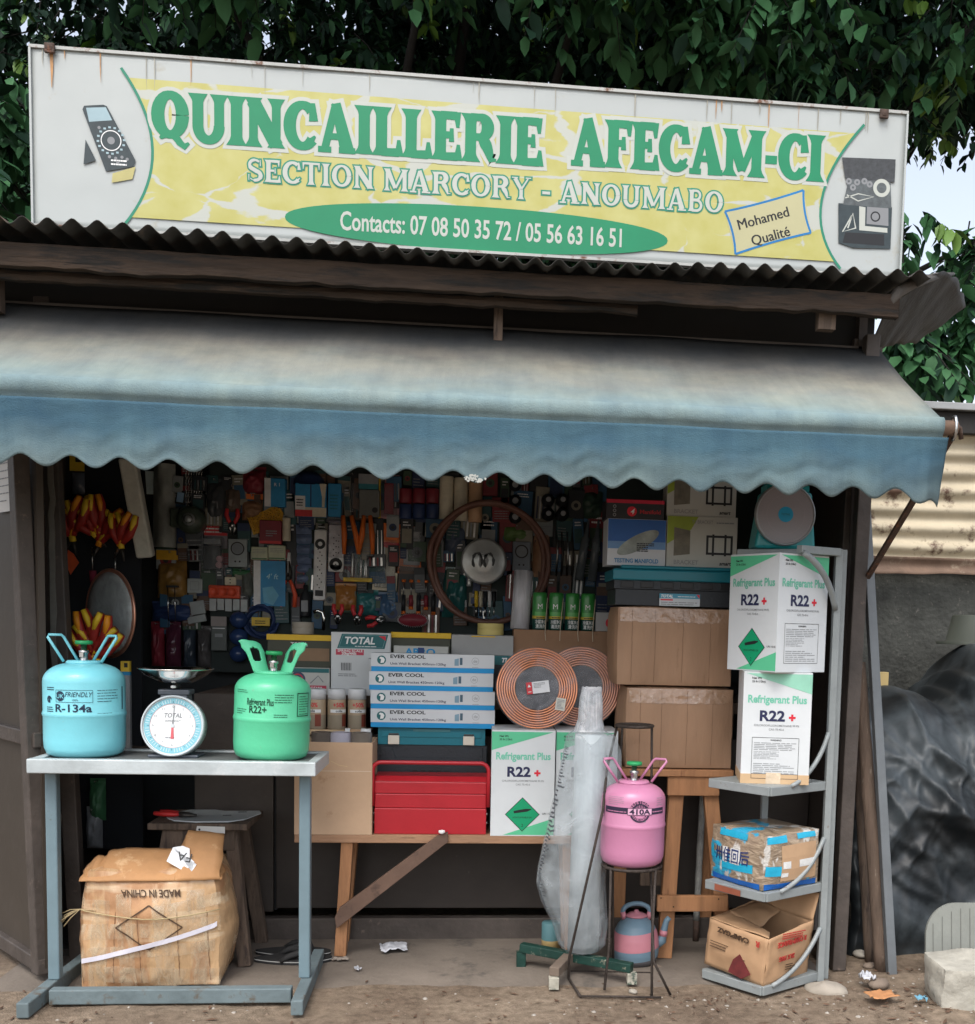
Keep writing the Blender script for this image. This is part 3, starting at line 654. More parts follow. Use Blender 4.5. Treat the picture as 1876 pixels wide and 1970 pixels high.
def glyph(ch):
    W, V = .20, .37; T = .15
    S_ = []
    if ch == 'Q':
        S_.append((E_(.40, .53, .29, .40, 0, 360), ring_w(0, 360, 26, T, .24))); S_.append((bez((.16, .04), (.42, .26), (.62, -.02), 10)+[(.74, -.10), (.84, -.02)], [.05, .09, .11, .12, .12, .12, .12, .13, .13, .13, .13, .12, .05])); adv = .86
    elif ch == 'U':
        S_.append(stem(.19, .32, 1, W, .36, 0, True, False)); S_.append((E_(.44, .36, .25, .29, 180, 360), ring_w(180, 360, 26, .16, .2))); S_.append(stem(.69, .32, 1, W*.9, .34, 0, True, False)); adv = .90
    elif ch == 'I': S_.append(stem(.20, 0, 1, W*1.05, .38, 0)); adv = .42
    elif ch == 'N':
        S_.append(stem(.18, 0, 1, W*.8, .33, 0)); S_.append(stem(.72, 0, 1, W*.8, .33, 0)); S_.append(([(.17, .93), (.73, .05)], [.25, .25])); adv = .92
    elif ch == 'C':
        S_.append((E_(.43, .5, .31, .42, 48, 318), ring_w(48, 318, 26, T, .23))); S_.append(([(.66, .97), (.69, .60)], [.10, .17])); S_.append(([(.60, .16), (.73, .30)], [.14, .04])); adv = .80
    elif ch == 'A':
        S_.append(([(.42, .98), (.16, .05)], [.14, .14])); S_.append(([(.42, 1.0), (.70, .05)], [.18, .26])); S_.append(([(.24, .32), (.60, .32)], .12)); S_.append(([(.0, .045), (.32, .045)], [.11, .11])); S_.append(([(.50, .045), (.90, .045)], [.11, .11])); adv = .91
    elif ch == 'L':
        S_.append(stem(.20, 0, 1, W*1.05, .38, 0)); S_.append(([(.2, .07), (.62, .08)], [.14, .16])); S_.append(([(.63, .0), (.62, .34)], [.17, .06])); adv = .72
    elif ch in 'EF':
        S_.append(stem(.20, 0, 1, W*1.05, .36, 0)); S_.append(([(.2, .93), (.60, .92)], [.14, .16])); S_.append(([(.60, 1.0), (.62, .68)], [.15, .06])); S_.append(([(.2, .52), (.46, .52)], .13)); S_.append(([(.47, .66), (.47, .38)], [.07, .10]))
        if ch == 'E': S_.append(([(.2, .07), (.62, .08)], [.14, .16])); S_.append(([(.63, .0), (.64, .33)], [.17, .06]))
        adv = .74 if ch == 'E' else .70
    elif ch == 'R':
        S_.append(stem(.20, 0, 1, W*1.05, .38, 0)); S_.append(([(.2, .93)]+E_(.42, .725, .20, .205, 90, -90, 16)+[(.2, .52)], [.14]+[.14+.10*math.cos(R(90-180*i/16)) for i in range(17)]+[.13])); S_.append((bez((.44, .50), (.60, .44), (.70, .06), 8)+[(.84, .06)], [.14, .18, .2, .22, .22, .2, .18, .15, .11, .05])); adv = .86
    elif ch == 'M':
        S_.append(stem(.17, 0, 1, W*.75, .32, 0)); S_.append(stem(.90, 0, 1, W*1.0, .36, 0)); S_.append(([(.17, .96), (.52, .12)], [.24, .18])); S_.append(([(.90, .96), (.52, .12)], [.16, .12])); adv = 1.1
    elif ch == 'S':
        S_.append((E_(.36, .73, .21, .20, 30, 250, 16)+E_(.36, .27, .23, .20, 75, -150, 16), [.06]+[.13]*4+[.16]*8+[.2]*12+[.16]*5+[.08]*4)); S_.append(([(.57, .98), (.58, .66)], [.05, .09])); S_.append(([(.12, .03), (.12, .34)], [.05, .09])); adv = .70
    elif ch == 'T': S_.append(stem(.37, 0, 1, W, .34, 0, False, True)); S_.append(([(.06, .93), (.68, .93)], .13)); S_.append(([(.06, 1), (.05, .66)], [.12, .05])); S_.append(([(.68, 1), (.69, .66)], [.12, .05])); adv = .76
    elif ch == 'O': S_.append((E_(.42, .5, .30, .42, 0, 360), ring_w(0, 360, 26, .13, .22))); adv = .86
    elif ch == 'Y': S_.append(stem(.42, 0, .48, W*.9, .32, 0, False, True)); S_.append(([(.42, .45), (.14, .95)], [.18, .2])); S_.append(([(.42, .45), (.72, .95)], [.12, .1])); S_.append(([(0, .96), (.3, .96)], .09)); S_.append(([(.58, .96), (.86, .96)], .09)); adv = .86
    elif ch == 'B':
        S_.append(stem(.20, 0, 1, W, .34, 0)); S_.append(([(.2, .94)]+E_(.40, .74, .17, .20, 90, -90, 12)+[(.2, .54)], .14)); S_.append(([(.2, .52)]+E_(.42, .29, .21, .23, 90, -90, 12)+[(.2, .06)], .15)); adv = .78
    elif ch == '-': S_.append(([(.04, .40), (.36, .40)], .16)); adv = .42
    else: adv = .5
    return S_, adv
def letters(mb, s, x0, x1, z, h, y, layers):
    """layers: list of (extra width, material); the text is stretched between x0 and x1"""
    gl = [glyph(c) for c in s]; tot = sum(a for _, a in gl); k = (x1-x0)/tot
    for li, (ex, mt) in enumerate(layers):
        X = x0
        for gi, (S_, adv) in enumerate(gl):
            for i, (pts, ws) in enumerate(S_):
                ws = ws if isinstance(ws, list) else [ws]*len(pts)
                if len(ws) != len(pts): ws = [ws[min(len(ws)-1, int(j*len(ws)/len(pts)))] for j in range(len(pts))]
                P = [(X+px_*k, z+pz*h) for px_, pz in pts]
                closed = (abs(pts[0][0]-pts[-1][0]) < 1e-6 and abs(pts[0][1]-pts[-1][1]) < 1e-6)
                if ex and not closed:
                    d0 = Vector((P[0][0]-P[1][0], P[0][1]-P[1][1])).normalized()*ex*.5; d1 = Vector((P[-1][0]-P[-2][0], P[-1][1]-P[-2][1])).normalized()*ex*.5
                    P[0] = (P[0][0]+d0.x, P[0][1]+d0.y); P[-1] = (P[-1][0]+d1.x, P[-1][1]+d1.y)
                mb.strip(P, [max(.002, q*h*1.13+ex) for q in ws], y-li*.0030-i*.00015-(gi % 2)*.0014, mt)
            X += adv*k
a_, b_ = sp(296, 273), sp(1043, 316)
zq = sp(400, 277)[1]
letters(pr, 'QUINCAILLERIE', a_[0], sp(1046, 300)[0], sp(420, 279)[1], .158, -.0135, [(.026, HALO), (0, SGREEN)])
letters(pr, 'AFECAM-CI', sp(1098, 320)[0], sp(1582, 350)[0], sp(1150, 322)[1], .158, -.0135, [(.026, HALO), (0, SGREEN)])
zs = sp(500, 352)[1]
for s_, u_, v_ in (('SECTION', 474, 722), ('MARCORY', 737, 1022), ('-', 1040, 1062), ('ANOUMABO', 1076, 1392)):
    letters(pr, s_, sp(u_, 370)[0], sp(v_, 390)[0], zs-.006*(u_-474)/900, .076, -.0135, [(.0065, SGL), (-.004, HALO)])
# green lens with the telephone numbers
c0 = sp(923, 442); rx = (sp(1291, 442)[0]-sp(555, 442)[0])/2
pr.poly([(c0[0]+rx*math.cos(t), c0[1]+.0745*math.copysign(abs(math.sin(t))**.9, math.sin(t))) for t in [2*PI*i/60 for i in range(60)]], -.0135, SGREEN)
pr.text('Contacts: 07 08 50 35 72 / 05 56 63 16 51', sp(655, 440)[0], c0[1]-.030, .060, -.0150, HALO, width=sp(1196, 450)[0]-sp(655, 440)[0], bold=.018, align='L')
# the little tilted tag
q0, q1, q2, q3 = sp(1394, 408), sp(1545, 367), sp(1559, 449), sp(1414, 490)
pr.poly([q3, q2, q1, q0], -.0137, M('sign_tag_cream', (.44, .42, .24), .45, var=.05))
SBL = M('sign_tag_blue', (.01, .17, .42), .45)
for i, (p_, r_) in enumerate(((q0, q1), (q1, q2), (q2, q3), (q3, q0))):
    mid = ((p_[0]+r_[0])/2, (p_[1]+r_[1])/2); cc = (sum(q[0] for q in (q0, q1, q2, q3))/4, sum(q[1] for q in (q0, q1, q2, q3))/4)
    mid = (mid[0]+(cc[0]-mid[0])*.12, mid[1]+(cc[1]-mid[1])*.12)
    pr.strip(bez(p_, mid, r_, 12), .0075, -.0140-i*.0002, SBL)
ang = math.atan2(q1[1]-q0[1], q1[0]-q0[0])
m1, m2 = sp(1470, 430), sp(1484, 464)
for k, o_ in enumerate((-.0009, 0, .0009)): pr.text('Mohamed', m1[0]+o_, m1[1], .034, -.0145-k*.0004, BLACK, rot=ang, sx=.98); pr.text('Qualité', m2[0]+o_, m2[1], .034, -.0145-k*.0004, BLACK, rot=ang, sx=.98)
# printed meter at the left end, printed tool case at the right end
DKM = M('sign_meter_dark', (.03, .045, .05), .4, var=.3, scale=30); GLM = M('sign_meter_glass', (.30, .42, .46), .35); PY = M('sign_meter_yellow', (.46, .42, .17), .45)
pr.poly([sp(*q) for q in ((218, 335), (262, 322), (256, 346), (216, 353))], -.0137, PY)
pr.poly([sp(*q) for q in ((162, 318), (186, 310), (166, 270))], -.0137, DKM)
pr.poly([sp(*q) for q in ((205, 331), (258, 322), (262, 310), (207, 206), (200, 203), (163, 205), (160, 212))], -.0140, DKM)
pr.poly([sp(*q) for q in ((173, 236), (217, 233), (205, 208), (167, 209))], -.0144, GLM)
c1 = sp(215, 272)
pr.ring(c1[0], c1[1], .030, .033, -.0144, WHITE); pr.disc(c1[0], c1[1], .012, .012, -.0146, GREYT)
for k in range(16):
    a = 2*PI*k/16+.1; pr.rect(c1[0]+.042*math.cos(a)-.004, c1[1]+.042*math.sin(a)-.003, c1[0]+.042*math.cos(a)+.004, c1[1]+.042*math.sin(a)+.003, -.0144, GLM)
for u_, v_ in ((212, 303), (224, 306), (236, 304), (246, 308), (228, 314), (192, 247)): e1 = sp(u_, v_); pr.disc(e1[0], e1[1], .005, .005, -.0145, GREYT)
pr.fine(*sp(215, 320), sp(245, 310)[0], sp(245, 308)[1]+.001, 2, -.0145, WHITE, 8)
pr.poly([sp(*q) for q in ((1612, 468), (1640, 478), (1712, 480), (1715, 400), (1612, 392))], -.0137, DKM)
pr.poly([sp(*q) for q in ((1625, 345), (1720, 352), (1722, 308), (1619, 304))], -.0138, M('sign_case_foam', (.05, .055, .06), .6, var=.4, scale=60))
pr.poly([sp(*q) for q in ((1621, 395), (1714, 402), (1712, 352), (1632, 345))], -.0139, M('sign_case_grey', (.09, .105, .11), .5, var=.4, scale=40))
c2 = sp(1695, 363); pr.ring(c2[0], c2[1], .018, .031, -.0144, HALO)
for k, (u_, v_) in enumerate(((1632, 350), (1648, 352), (1662, 350), (1672, 356), (1640, 362))): e1 = sp(u_, v_); pr.ring(e1[0], e1[1], .004, .011, -.0144, GREYT)
pr.strip([sp(*q) for q in ((1625, 382), (1650, 374), (1680, 380), (1650, 388), (1628, 376))], .004, -.0145, HALO)
pr.strip([sp(*q) for q in ((1630, 440), (1640, 412), (1645, 440), (1620, 447), (1638, 416))], .006, -.0145, HALO)
pr.poly([sp(*q) for q in ((1652, 444), (1706, 449), (1706, 440), (1663, 436), (1664, 400), (1652, 398))], -.0144, HALO)
pr.poly([sp(*q) for q in ((1666, 432), (1708, 436), (1708, 402), (1667, 399))], -.0144, GREYT); c3 = sp(1683, 418); pr.ring(c3[0], c3[1], .013, .018, -.0148, BLACK)
pr.poly([sp(*q) for q in ((1620, 468), (1700, 474), (1700, 452), (1625, 448))], -.0144, BLACK)
# rust run at the top left bolt
RR = bpy.data.materials['rusty_iron']
RS2 = M('rust_run', (.45, .24, .10), .6, var=.35, scale=20)
pr.strip([sp(100, 100), sp(101, 130), sp(101, 170)], [.012, .009, .002], -.0125, RS2)
GRM = M('grime_run', (.30, .29, .24), .6, var=.3, scale=20); rd = random.Random(21)
for k in range(26):
    x_ = rd.uniform(.03, SW-.03); L_ = rd.uniform(.02, .11); w_ = rd.uniform(.0015, .005); pr.strip([(x_, SH-.008), (x_+rd.uniform(-.001, .001), SH-.008-L_*.6), (x_+rd.uniform(-.002, .002), SH-.008-L_)], [w_, w_*.7, .0006], -.0123, GRM if k % 4 else RS2)
for v_ in pr.v: v_.y = -.0062+(v_.y+.012)*.36
pr.build('sign_print', sg)
for u_, v_ in ((99, 96), (1698, 222)):
    b = MB(); e1 = sp(u_, v_); b.box(e1[0]-.016, -.022, e1[1]-.018, e1[0]+.016, -.011, e1[1]+.014, RUST); b.lathe([(.013, 0), (.010, .012), (0, .016)], RUST, 10, (e1[0], -.023, e1[1]), 'Y') ; b.build('bolt', sg, bevel=.003)
# ================================================================== steel bench with the two gas cylinders and the scale
BLUEST = M('pale_blue_enamel', (.155, .225, .255), .45, var=.14, scale=5, bump=.08, bscale=40, spot=((.09, .075, .06), .12, 26))
ZINC = M('bench_top_zinc', (.46, .51, .52), .4, metal=.15, var=.2, scale=7, bump=.1, bscale=50, spot=((.62, .64, .64), .25, 5))
BASEM = M('muddy_blue_enamel', (.13, .17, .18), .6, var=.25, scale=7, bump=.2, bscale=50, spot=((.10, .085, .065), .33, 14))
YB0 = 3.63
bl, br = at(68, 1480, YB0).x, at(594, 1490, YB0).x
bench = thing('steel_bench', 'narrow pale blue steel bench carrying two gas cylinders and a scale', 'bench', ((bl+br)/2, 3.75, 0))
b = TM(bench); zt_ = .783
x0, x1 = at(50, 1463, YB0-.02).x, at(607, 1492, YB0-.02).x
b.box(x0, YB0-.02, zt_-.045, x1, YB0+.012, zt_, ZINC); b.box(x0, YB0+.27, zt_-.045, x1, YB0+.30, zt_, ZINC)
b.box(x0, YB0+.0125, zt_-.045, x0+.03, YB0+.2695, zt_-.001, ZINC); b.box(x1-.03, YB0+.0125, zt_-.045, x1, YB0+.2695, zt_-.001, ZINC)
b.box(x0+.031, YB0+.013, zt_-.012, x1-.031, YB0+.269, zt_-.006, M('bench_sheet', (.16, .17, .17), .55, metal=.3, var=.25, scale=6)); b.build('bench_top', bench, bevel=.004)
for xa, fx in ((bl+.022, -1), (br-.022, 1)):
    b = TM(bench); b.box(xa-.018, YB0+.06, .05, xa+.018, YB0+.096, zt_-.046, BLUEST); b.build('leg', bench, bevel=.004)
    b = TM(bench); b.bar((xa, YB0+.40, .025), (xa+fx*.012, 3.47, .025), .038, .048, BASEM); b.build('foot', bench, bevel=.004)
b = TM(bench); b.box(bl+.046, YB0-.05, .004, br-.046, YB0-.01, .052, BASEM); b.build('stretcher', bench, bevel=.004)
BTOP = zt_-.006

def cyl_body(mb, r, h, mat, seam=.5, sr=.004):
    """gas cylinder: rounded foot, straight wall with a weld bead, domed shoulder"""
    pf = [(0, .010), (r*.6, .006), (r*.8, .002), (r*.93, .012), (r*.985, .03), (r, .055)]
    hs = h*.80
    pf += [(r, h*seam-.010), (r+sr*.5, h*seam-.006), (r+sr, h*seam), (r+sr*.5, h*seam+.006), (r, h*seam+.010), (r, hs)]
    for k in range(1, 10):
        a = PI/2*k/9; pf.append((r*.30+(r*.70)*math.cos(a), hs+(h-hs)*math.sin(a)))
    pf.append((0, h)); mb.lathe(pf, mat, 64)
def valve(t, h, knob):
    b = MB(); b.lathe([(.012, 0), (.012, .03), (.016, .032), (.016, .04), (.009, .042), (.009, .06)], STEEL, 14, (0, 0, h)); b.box(-.006, -.03, h+.02, .006, -.01, h+.034, STEEL); va = b.build('valve', t)
    b = MB(); pf = [(0, h+.06), (.026, h+.06), (.028, h+.066), (.026, h+.072), (0, h+.072)]; b.lathe(pf, knob, 12); b.build('valve_knob', va)
def wire_handles(t, r, h, hh, mat, spread, phi=42, rad=.0046):
    for s_ in (-1, 1):
        b = MB(); ph = R(phi); wd = Vector((math.cos(ph), -s_*math.sin(ph), 0)); c0_ = Vector((s_*.040, 0, h+.004)); o = Vector((s_*spread, 0, hh))
        p0, p1 = c0_-wd*.024, c0_+wd*.024; e0, e1 = c0_+o-wd*.026, c0_+o+wd*.026; k = wd*.006
        b.tube([p0, p0*.4+e0*.6, e0-o*.05, e0+k+Vector((0, 0, .003)), e1-k+Vector((0, 0, .003)), e1-o*.05, p1*.4+e1*.6, p1], rad, mat, 10); b.build('wire_handle', t)
    b = MB(); b.lathe([(0, h-.004), (.052, h-.004), (.056, h+.001), (.05, h+.008), (0, h+.008)], mat, 28); b.build('collar_plate', t)
CYAN = M('cyan_enamel', (.20, .60, .68), .34, var=.10, scale=4, bump=.05, bscale=90, coat=.2, spot=((.30, .36, .36), .05, 34))
GRN = M('green_enamel', (.10, .54, .30), .38, var=.10, scale=4, bump=.08, bscale=90, coat=.15, spot=((.22, .30, .24), .05, 34))
PINK = M('pink_enamel', (.50, .20, .33), .36, var=.06, scale=4, bump=.06, bscale=80, coat=.2, spot=((.28, .10, .16), .05, 18))
KNOBG = M('green_valve_knob', (.02, .30, .10), .4, var=.1)
TXB = M('stencil_blue_black', (.012, .03, .06), .5, var=.1); TXG = M('stencil_dark_green', (.005, .06, .03), .5, var=.1)
# cyan cylinder
cx_, _, cw_, _ = span(87, 1300, 239, 1440, YB0+.14)
rc = cw_/2
c1 = thing('gas_cylinder', 'light blue refrigerant cylinder with upright wire loop handles at the left end of the bench', 'gas cylinder', (cx_, YB0+.14, BTOP), rotz=R(3), group='refrigerant cylinders')
b = MB(); hC = at(160, 1278, YB0+.14).z-BTOP+.005; cyl_body(b, rc, hC, CYAN, .46, .003)
def wz(v, Y=YB0+.02): return at(160, v, Y).z-BTOP
def wx(u, c, Y=YB0+.02, v=1350): return (at(u, v, Y).x-c)
y = -.0012
def wa(u, c, r, v=1350):
    """pixel column to arc length on the front of a cylinder of radius r centred at c"""
    s_ = max(-.98, min(.98, (at(u, v, YB0+.06).x-c)/r)); return math.asin(s_)*r
zl = wz(1350)
b.frame(wa(112, cx_, rc), wz(1352), wa(181, cx_, rc), wz(1328), .0012, y, TXB, rc)
b.disc(wa(121, cx_, rc), wz(1340), .014, .016, y-.0002, TXB, wrap=rc); b.text('UK', wa(121, cx_, rc), wz(1344), .013, y-.0007, CYAN, bold=.01, wrap=rc)
b.text('FRIENDLY', wa(155, cx_, rc), wz(1341), .015, y, TXB, width=.078, wrap=rc, shear=.25); b.text('100%', wa(150, cx_, rc), wz(1349), .006, y, TXB, wrap=rc)
b.text('R-134a', wa(145, cx_, rc), wz(1370), .0235, y, TXB, width=.112, bold=.02, wrap=rc)
b.fine(wa(92, cx_, rc), wz(1330), wa(108, cx_, rc), wz(1322), 2, y, TXB, 3, rc); b.ring(wa(97, cx_, rc), wz(1347), .006, .011, y, TXB, 20, 0, 5.2, wrap=rc); b.rect(wa(97, cx_, rc)-.003, wz(1353), wa(97, cx_, rc)+.004, wz(1341), y-.0002, TXB, rc); b.fine(wa(91, cx_, rc), wz(1376), wa(106, cx_, rc), wz(1360), 4, y, TXB, 5, rc)
b.fine(wa(188, cx_, rc), wz(1352), wa(217, cx_, rc), wz(1325), 5, y, TXB, 6, rc, .22); b.fine(wa(188, cx_, rc), wz(1376), wa(212, cx_, rc), wz(1371), 1, y, TXB, 7, rc)
b.frame(wa(222, cx_, rc), wz(1370), wa(237.5, cx_, rc), wz(1321), .003, y, TXB, rc); b.fine(wa(225, cx_, rc), wz(1366), wa(235.5, cx_, rc), wz(1326), 9, y, TXB, 8, rc, .25)
b.build('tank', c1); wire_handles(c1, rc, hC, .082, CYAN, .048); valve(c1, hC, KNOBG)
# green cylinder with flat strap handles
gx_, _, gw_, _ = span(449, 1300, 594, 1440, YB0+.13); rg = gw_/2
c2 = thing('gas_cylinder', 'green refrigerant cylinder with two flat strap handles at the right end of the bench', 'gas cylinder', (gx_, YB0+.13, BTOP), rotz=R(-2), group='refrigerant cylinders', rot=(R(0.0), R(1.6), R(-2)))
b = MB(); hG = at(520, 1298, YB0+.13).z-BTOP+.006; cyl_body(b, rg, hG, GRN, .475, .003)
def gz(v): return at(520, v, YB0+.02).z-BTOP
def ga(u, v=1350): return wa(u, gx_, rg, v)
b.text('Refrigerant Plus', ga(505), gz(1357), .021, y, TXG, width=.088, bold=.02, wrap=rg); b.text('R22+', ga(501), gz(1372), .022, y, TXG, width=.058, bold=.025, wrap=rg)
b.fine(ga(456), gz(1335), ga(480), gz(1327), 2, y, TXG, 13, rg, .25); b.fine(ga(456), gz(1376), ga(478), gz(1364), 3, y, TXG, 14, rg, .3); b.fine(ga(533), gz(1352), ga(565), gz(1333), 4, y, TXG, 15, rg, .28); b.fine(ga(532), gz(1380), ga(558), gz(1372), 2, y, TXG, 16, rg, .3)
b.frame(ga(571), gz(1378), ga(592.5), gz(1332), .003, y, TXG, rg); b.fine(ga(574), gz(1375), ga(590), gz(1336), 8, y, TXG, 17, rg, .25)
b.build('tank', c2)
for s_ in (-1, 1):
    b = MB(); ph = R(33); wd = Vector((math.cos(ph), -s_*math.sin(ph), 0))
    def strap(a, c, s_=s_, wd=wd):
        t = a*2-1; hw_ = .026+.008*c*c+.006*max(0, c-.6)
        q = Vector((s_*(.040+.030*c+.012*max(0, c-.7)*3), 0, hG+.002+.100*c-.012*abs(t)**3*c)) + wd*t*hw_ + Vector((0, -.008*(1-t*t), 0))
        if c > .9: q.z += .010*max(0, t*s_)
        return q
    nu, nv = 20, 26
    v = [strap(i/nu, j/nv) for j in range(nv+1) for i in range(nu+1)]; fs = []
    for j in range(nv):
        for i in range(nu):
            a_, c_ = (i+.5)/nu, (j+.5)/nv
            if (abs(a_-.5)/.27)**3+(abs(c_-.56)/.23)**3 < 1: continue
            fs.append((j*(nu+1)+i, j*(nu+1)+i+1, (j+1)*(nu+1)+i+1, (j+1)*(nu+1)+i))
    b.add(v, fs, GRN, True); b.build('strap_handle', c2, solid=.005)
b = MB(); b.lathe([(0, hG-.004), (.060, hG-.004), (.063, hG+.001), (.057, hG+.007), (0, hG+.007)], GRN, 28); b.build('collar_plate', c2)
valve(c2, hG, KNOBG)

# dial scale with a steel bowl
sx_, sz_, sw_, sh_ = span(268, 1340, 395, 1462, YB0+.10)
sc = thing('kitchen_scale', 'round dial spring scale with a steel bowl between the two bench cylinders', 'scale', (sx_, YB0+.15, BTOP))
SCB = M('grey_scale_case', (.075, .09, .11), .4, var=.15, coat=.2)
b = MB()
for (w0, d0, z0), (w1, d1, z1) in (((.16, .10, 0), (.16, .10, .010)), ((.105, .075, .010), (.085, .06, .205)), ((.10, .07, .205), (.10, .07, .222))):
    v = [(-w0/2, -d0/2, z0), (w0/2, -d0/2, z0), (w0/2, d0/2, z0), (-w0/2, d0/2, z0), (-w1/2, -d1/2, z1), (w1/2, -d1/2, z1), (w1/2, d1/2, z1), (-w1/2, d1/2, z1)]
    b.add(v, [(3, 2, 1, 0), (4, 5, 6, 7), (0, 1, 5, 4), (1, 2, 6, 5), (2, 3, 7, 6), (3, 0, 4, 7)], SCB)
b.build('case', sc, bevel=.004)
rD = sw_/2*.97; zD = (at(331, 1400, YB0+.05).z-BTOP)
tilt = R(-9)
mD = Matrix.Translation((0, -.042, zD)) @ Matrix.Rotation(tilt, 4, 'X')
DF = M('dial_white', (.76, .78, .78), .35, var=.03); DB = M('dial_band_blue', (.22, .50, .58), .4, var=.1); RIM = M('dial_rim', (.55, .60, .62), .3, var=.05, coat=.4)
b = MB(); b.m = mD
b.lathe([(rD*.90, .035), (rD, .03), (rD, -.006), (rD*.975, -.014), (rD*.93, -.013), (rD*.925, -.004)], RIM, 56, axis='Y', caps=True); b.build('dial_rim', sc)
b = MB(); b.m = mD
b.disc(0, 0, rD*.925, rD*.925, -.0045, DF, 56); b.ring(0, 0, rD*.72, rD*.90, -.0052, DB, 56); b.ring(0, 0, rD*.705, rD*.715, -.0054, M('dial_line_red', (.6, .2, .2), .5), 56)
for k in range(60):
    a = 2*PI*k/60; L = .86 if k % 5 else .80
    b.strip([(rD*.74*math.cos(a), rD*.74*math.sin(a)), (rD*L*math.cos(a), rD*L*math.sin(a))], .0012, -.0060, WHITE if k % 5 else TXB)
for k in range(12):
    a = PI/2-2*PI*k/12; b.text(str(k), rD*.62*math.cos(a), rD*.62*math.sin(a)-.004, .008, -.0052, GREYT)
b.text('TOTAL', 0, rD*.27, .014, -.0052, GREYT, width=.058, bold=.02, shear=.15); b.fine(-.025, rD*.12, .025, rD*.20, 2, -.0052, GREYT, 4); b.fine(-.022, -rD*.42, .022, -rD*.34, 1, -.0052, GREYT, 9); b.build('dial_face', sc)
b = MB(); b.m = mD; b.strip([(0, -rD*.42), (0, -rD*.05)], [.010, .007], -.0070, M('needle_red', (.62, .12, .14), .4)); b.strip([(0, -rD*.05), (.004, rD*.66)], [.004, .0015], -.0071, GREYT); b.disc(0, 0, .006, .006, -.0075, RIM, 14); b.build('needle', sc)
b = MB(); b.lathe([(.012, .222), (.012, .25), (.03, .252), (.03, .258)], DARK, 16); b.lathe([(.007, .228), (.009, .23), (.007, .236), (0, .236)], WHITE, 12, (0, -.036, 0)); b.build('bowl_post', sc)
zb_ = at(340, 1308, YB0+.15).z-BTOP; zr_ = at(340, 1287, YB0+.15).z-BTOP; rp = (at(413, 1290, YB0+.15).x-at(268, 1290, YB0+.15).x)/2
CHROME = M('polished_steel', (.72, .72, .70), .12, metal=1, var=.08)
pf = [(0, zb_-.010), (.035, zb_-.011), (.06, zb_-.004), (rp*.8, zb_+.016), (rp*.95, zr_-.003), (rp*1.0, zr_+.001), (rp*1.0, zr_+.003), (rp*.95, zr_+.002), (rp*.78, zb_+.02), (.055, zb_), (0, zb_-.006)]
b = MB(); b.lathe([(.012, .258), (.012, zb_-.011)], DARK, 14); b.lathe(pf, CHROME, 64); b.build('bowl', sc)

# ------------------------------------------------------------------ the big taped carton on the ground under the bench
def soft_box(mb, w_, d_, h_, mat, seed, amp=.012, bulge=.03, n=14, taper=0.0, open_top=False):
    """worn carton: subdivided box with dents, bulging faces and rounded edges"""
    def P(x, y, z):
        X, Y, Z = x*w_/2, y*d_/2, z*h_
        tz = z*2-1
        bx = (1-tz*tz)*(1-y*y)*bulge; by = (1-tz*tz)*(1-x*x)*bulge; bz = (1-x*x)*(1-y*y)*bulge*.6
        X += bx*x; Y += by*y; Z += bz*(1 if z > .5 else 0)*(1 if abs(z-1) < .01 else 0)
        e = (abs(x)**8*abs(tz)**8+abs(y)**8*abs(tz)**8+abs(x)**8*abs(y)**8)
        k = 1-.03*min(1, e)
        q = Vector((X*k, Y*k, h_/2+(Z-h_/2)*k))
        dn = Vector((nz(q.x*6, q.y*6, q.z*6+seed), nz(q.x*6+9, q.y*6, q.z*6+seed), nz(q.x*6, q.y*6+9, q.z*6+seed)))*amp + Vector((nz(q.x*22, q.z*22, seed), nz(q.z*22, q.x*22, seed+1), 0))*amp*.35
        dn.z *= min(1, z*4); 
        q += dn; q.x *= 1-taper*z; q.y *= 1-taper*z
        if q.z < 0: q.z = 0
        return q
    L = [i*2/n-1 for i in range(n+1)]; Zs = [i/n for i in range(n+1)]
    for fn in ((lambda a, c: P(L[a], -1, Zs[c])), (lambda a, c: P(1, L[a], Zs[c])), (lambda a, c: P(-L[a], 1, Zs[c])), (lambda a, c: P(-1, -L[a], Zs[c]))):
        mb.grid(lambda u_, v_, fn=fn: fn(round(u_*n), round(v_*n)), n, n, mat)
    if not open_top: mb.grid(lambda u_, v_: P(L[round(u_*n)], L[round(v_*n)], 1), n, n, mat)
    mb.grid(lambda u_, v_: P(L[round(u_*n)], -L[round(v_*n)], 0), n, n, mat)
    return P
TAPED = bpy.data.materials.new('taped_carton'); TAPED.use_nodes = True
n = TAPED.node_tree.nodes; l = TAPED.node_tree.links; p = n['Principled BSDF']
tc = n.new('ShaderNodeTexCoord')
def tband(scale, stretch, lo, hi):
    mp = n.new('ShaderNodeMapping'); mp.inputs['Scale'].default_value = stretch; l.new(tc.outputs['Object'], mp.inputs[0])
    q = n.new('ShaderNodeTexNoise'); q.inputs['Scale'].default_value = scale; q.inputs['Detail'].default_value = 7; l.new(mp.outputs[0], q.inputs['Vector'])
    r = n.new('ShaderNodeValToRGB'); r.color_ramp.elements[0].position = lo; r.color_ramp.elements[1].position = hi; l.new(q.outputs['Fac'], r.inputs[0]); return r, q
r1, q1_ = tband(4, (3.2, 1, .5), .50, .56); r2, q2_ = tband(5, (.5, 1, 4), .56, .64); r3, q3_ = tband(14, (1.5, 1, 1), .3, .7)
base = n.new('ShaderNodeMixRGB'); l.new(r3.outputs[0], base.inputs[0]); base.inputs[1].default_value = (.31, .16, .075, 1); base.inputs[2].default_value = (.46, .255, .125, 1)
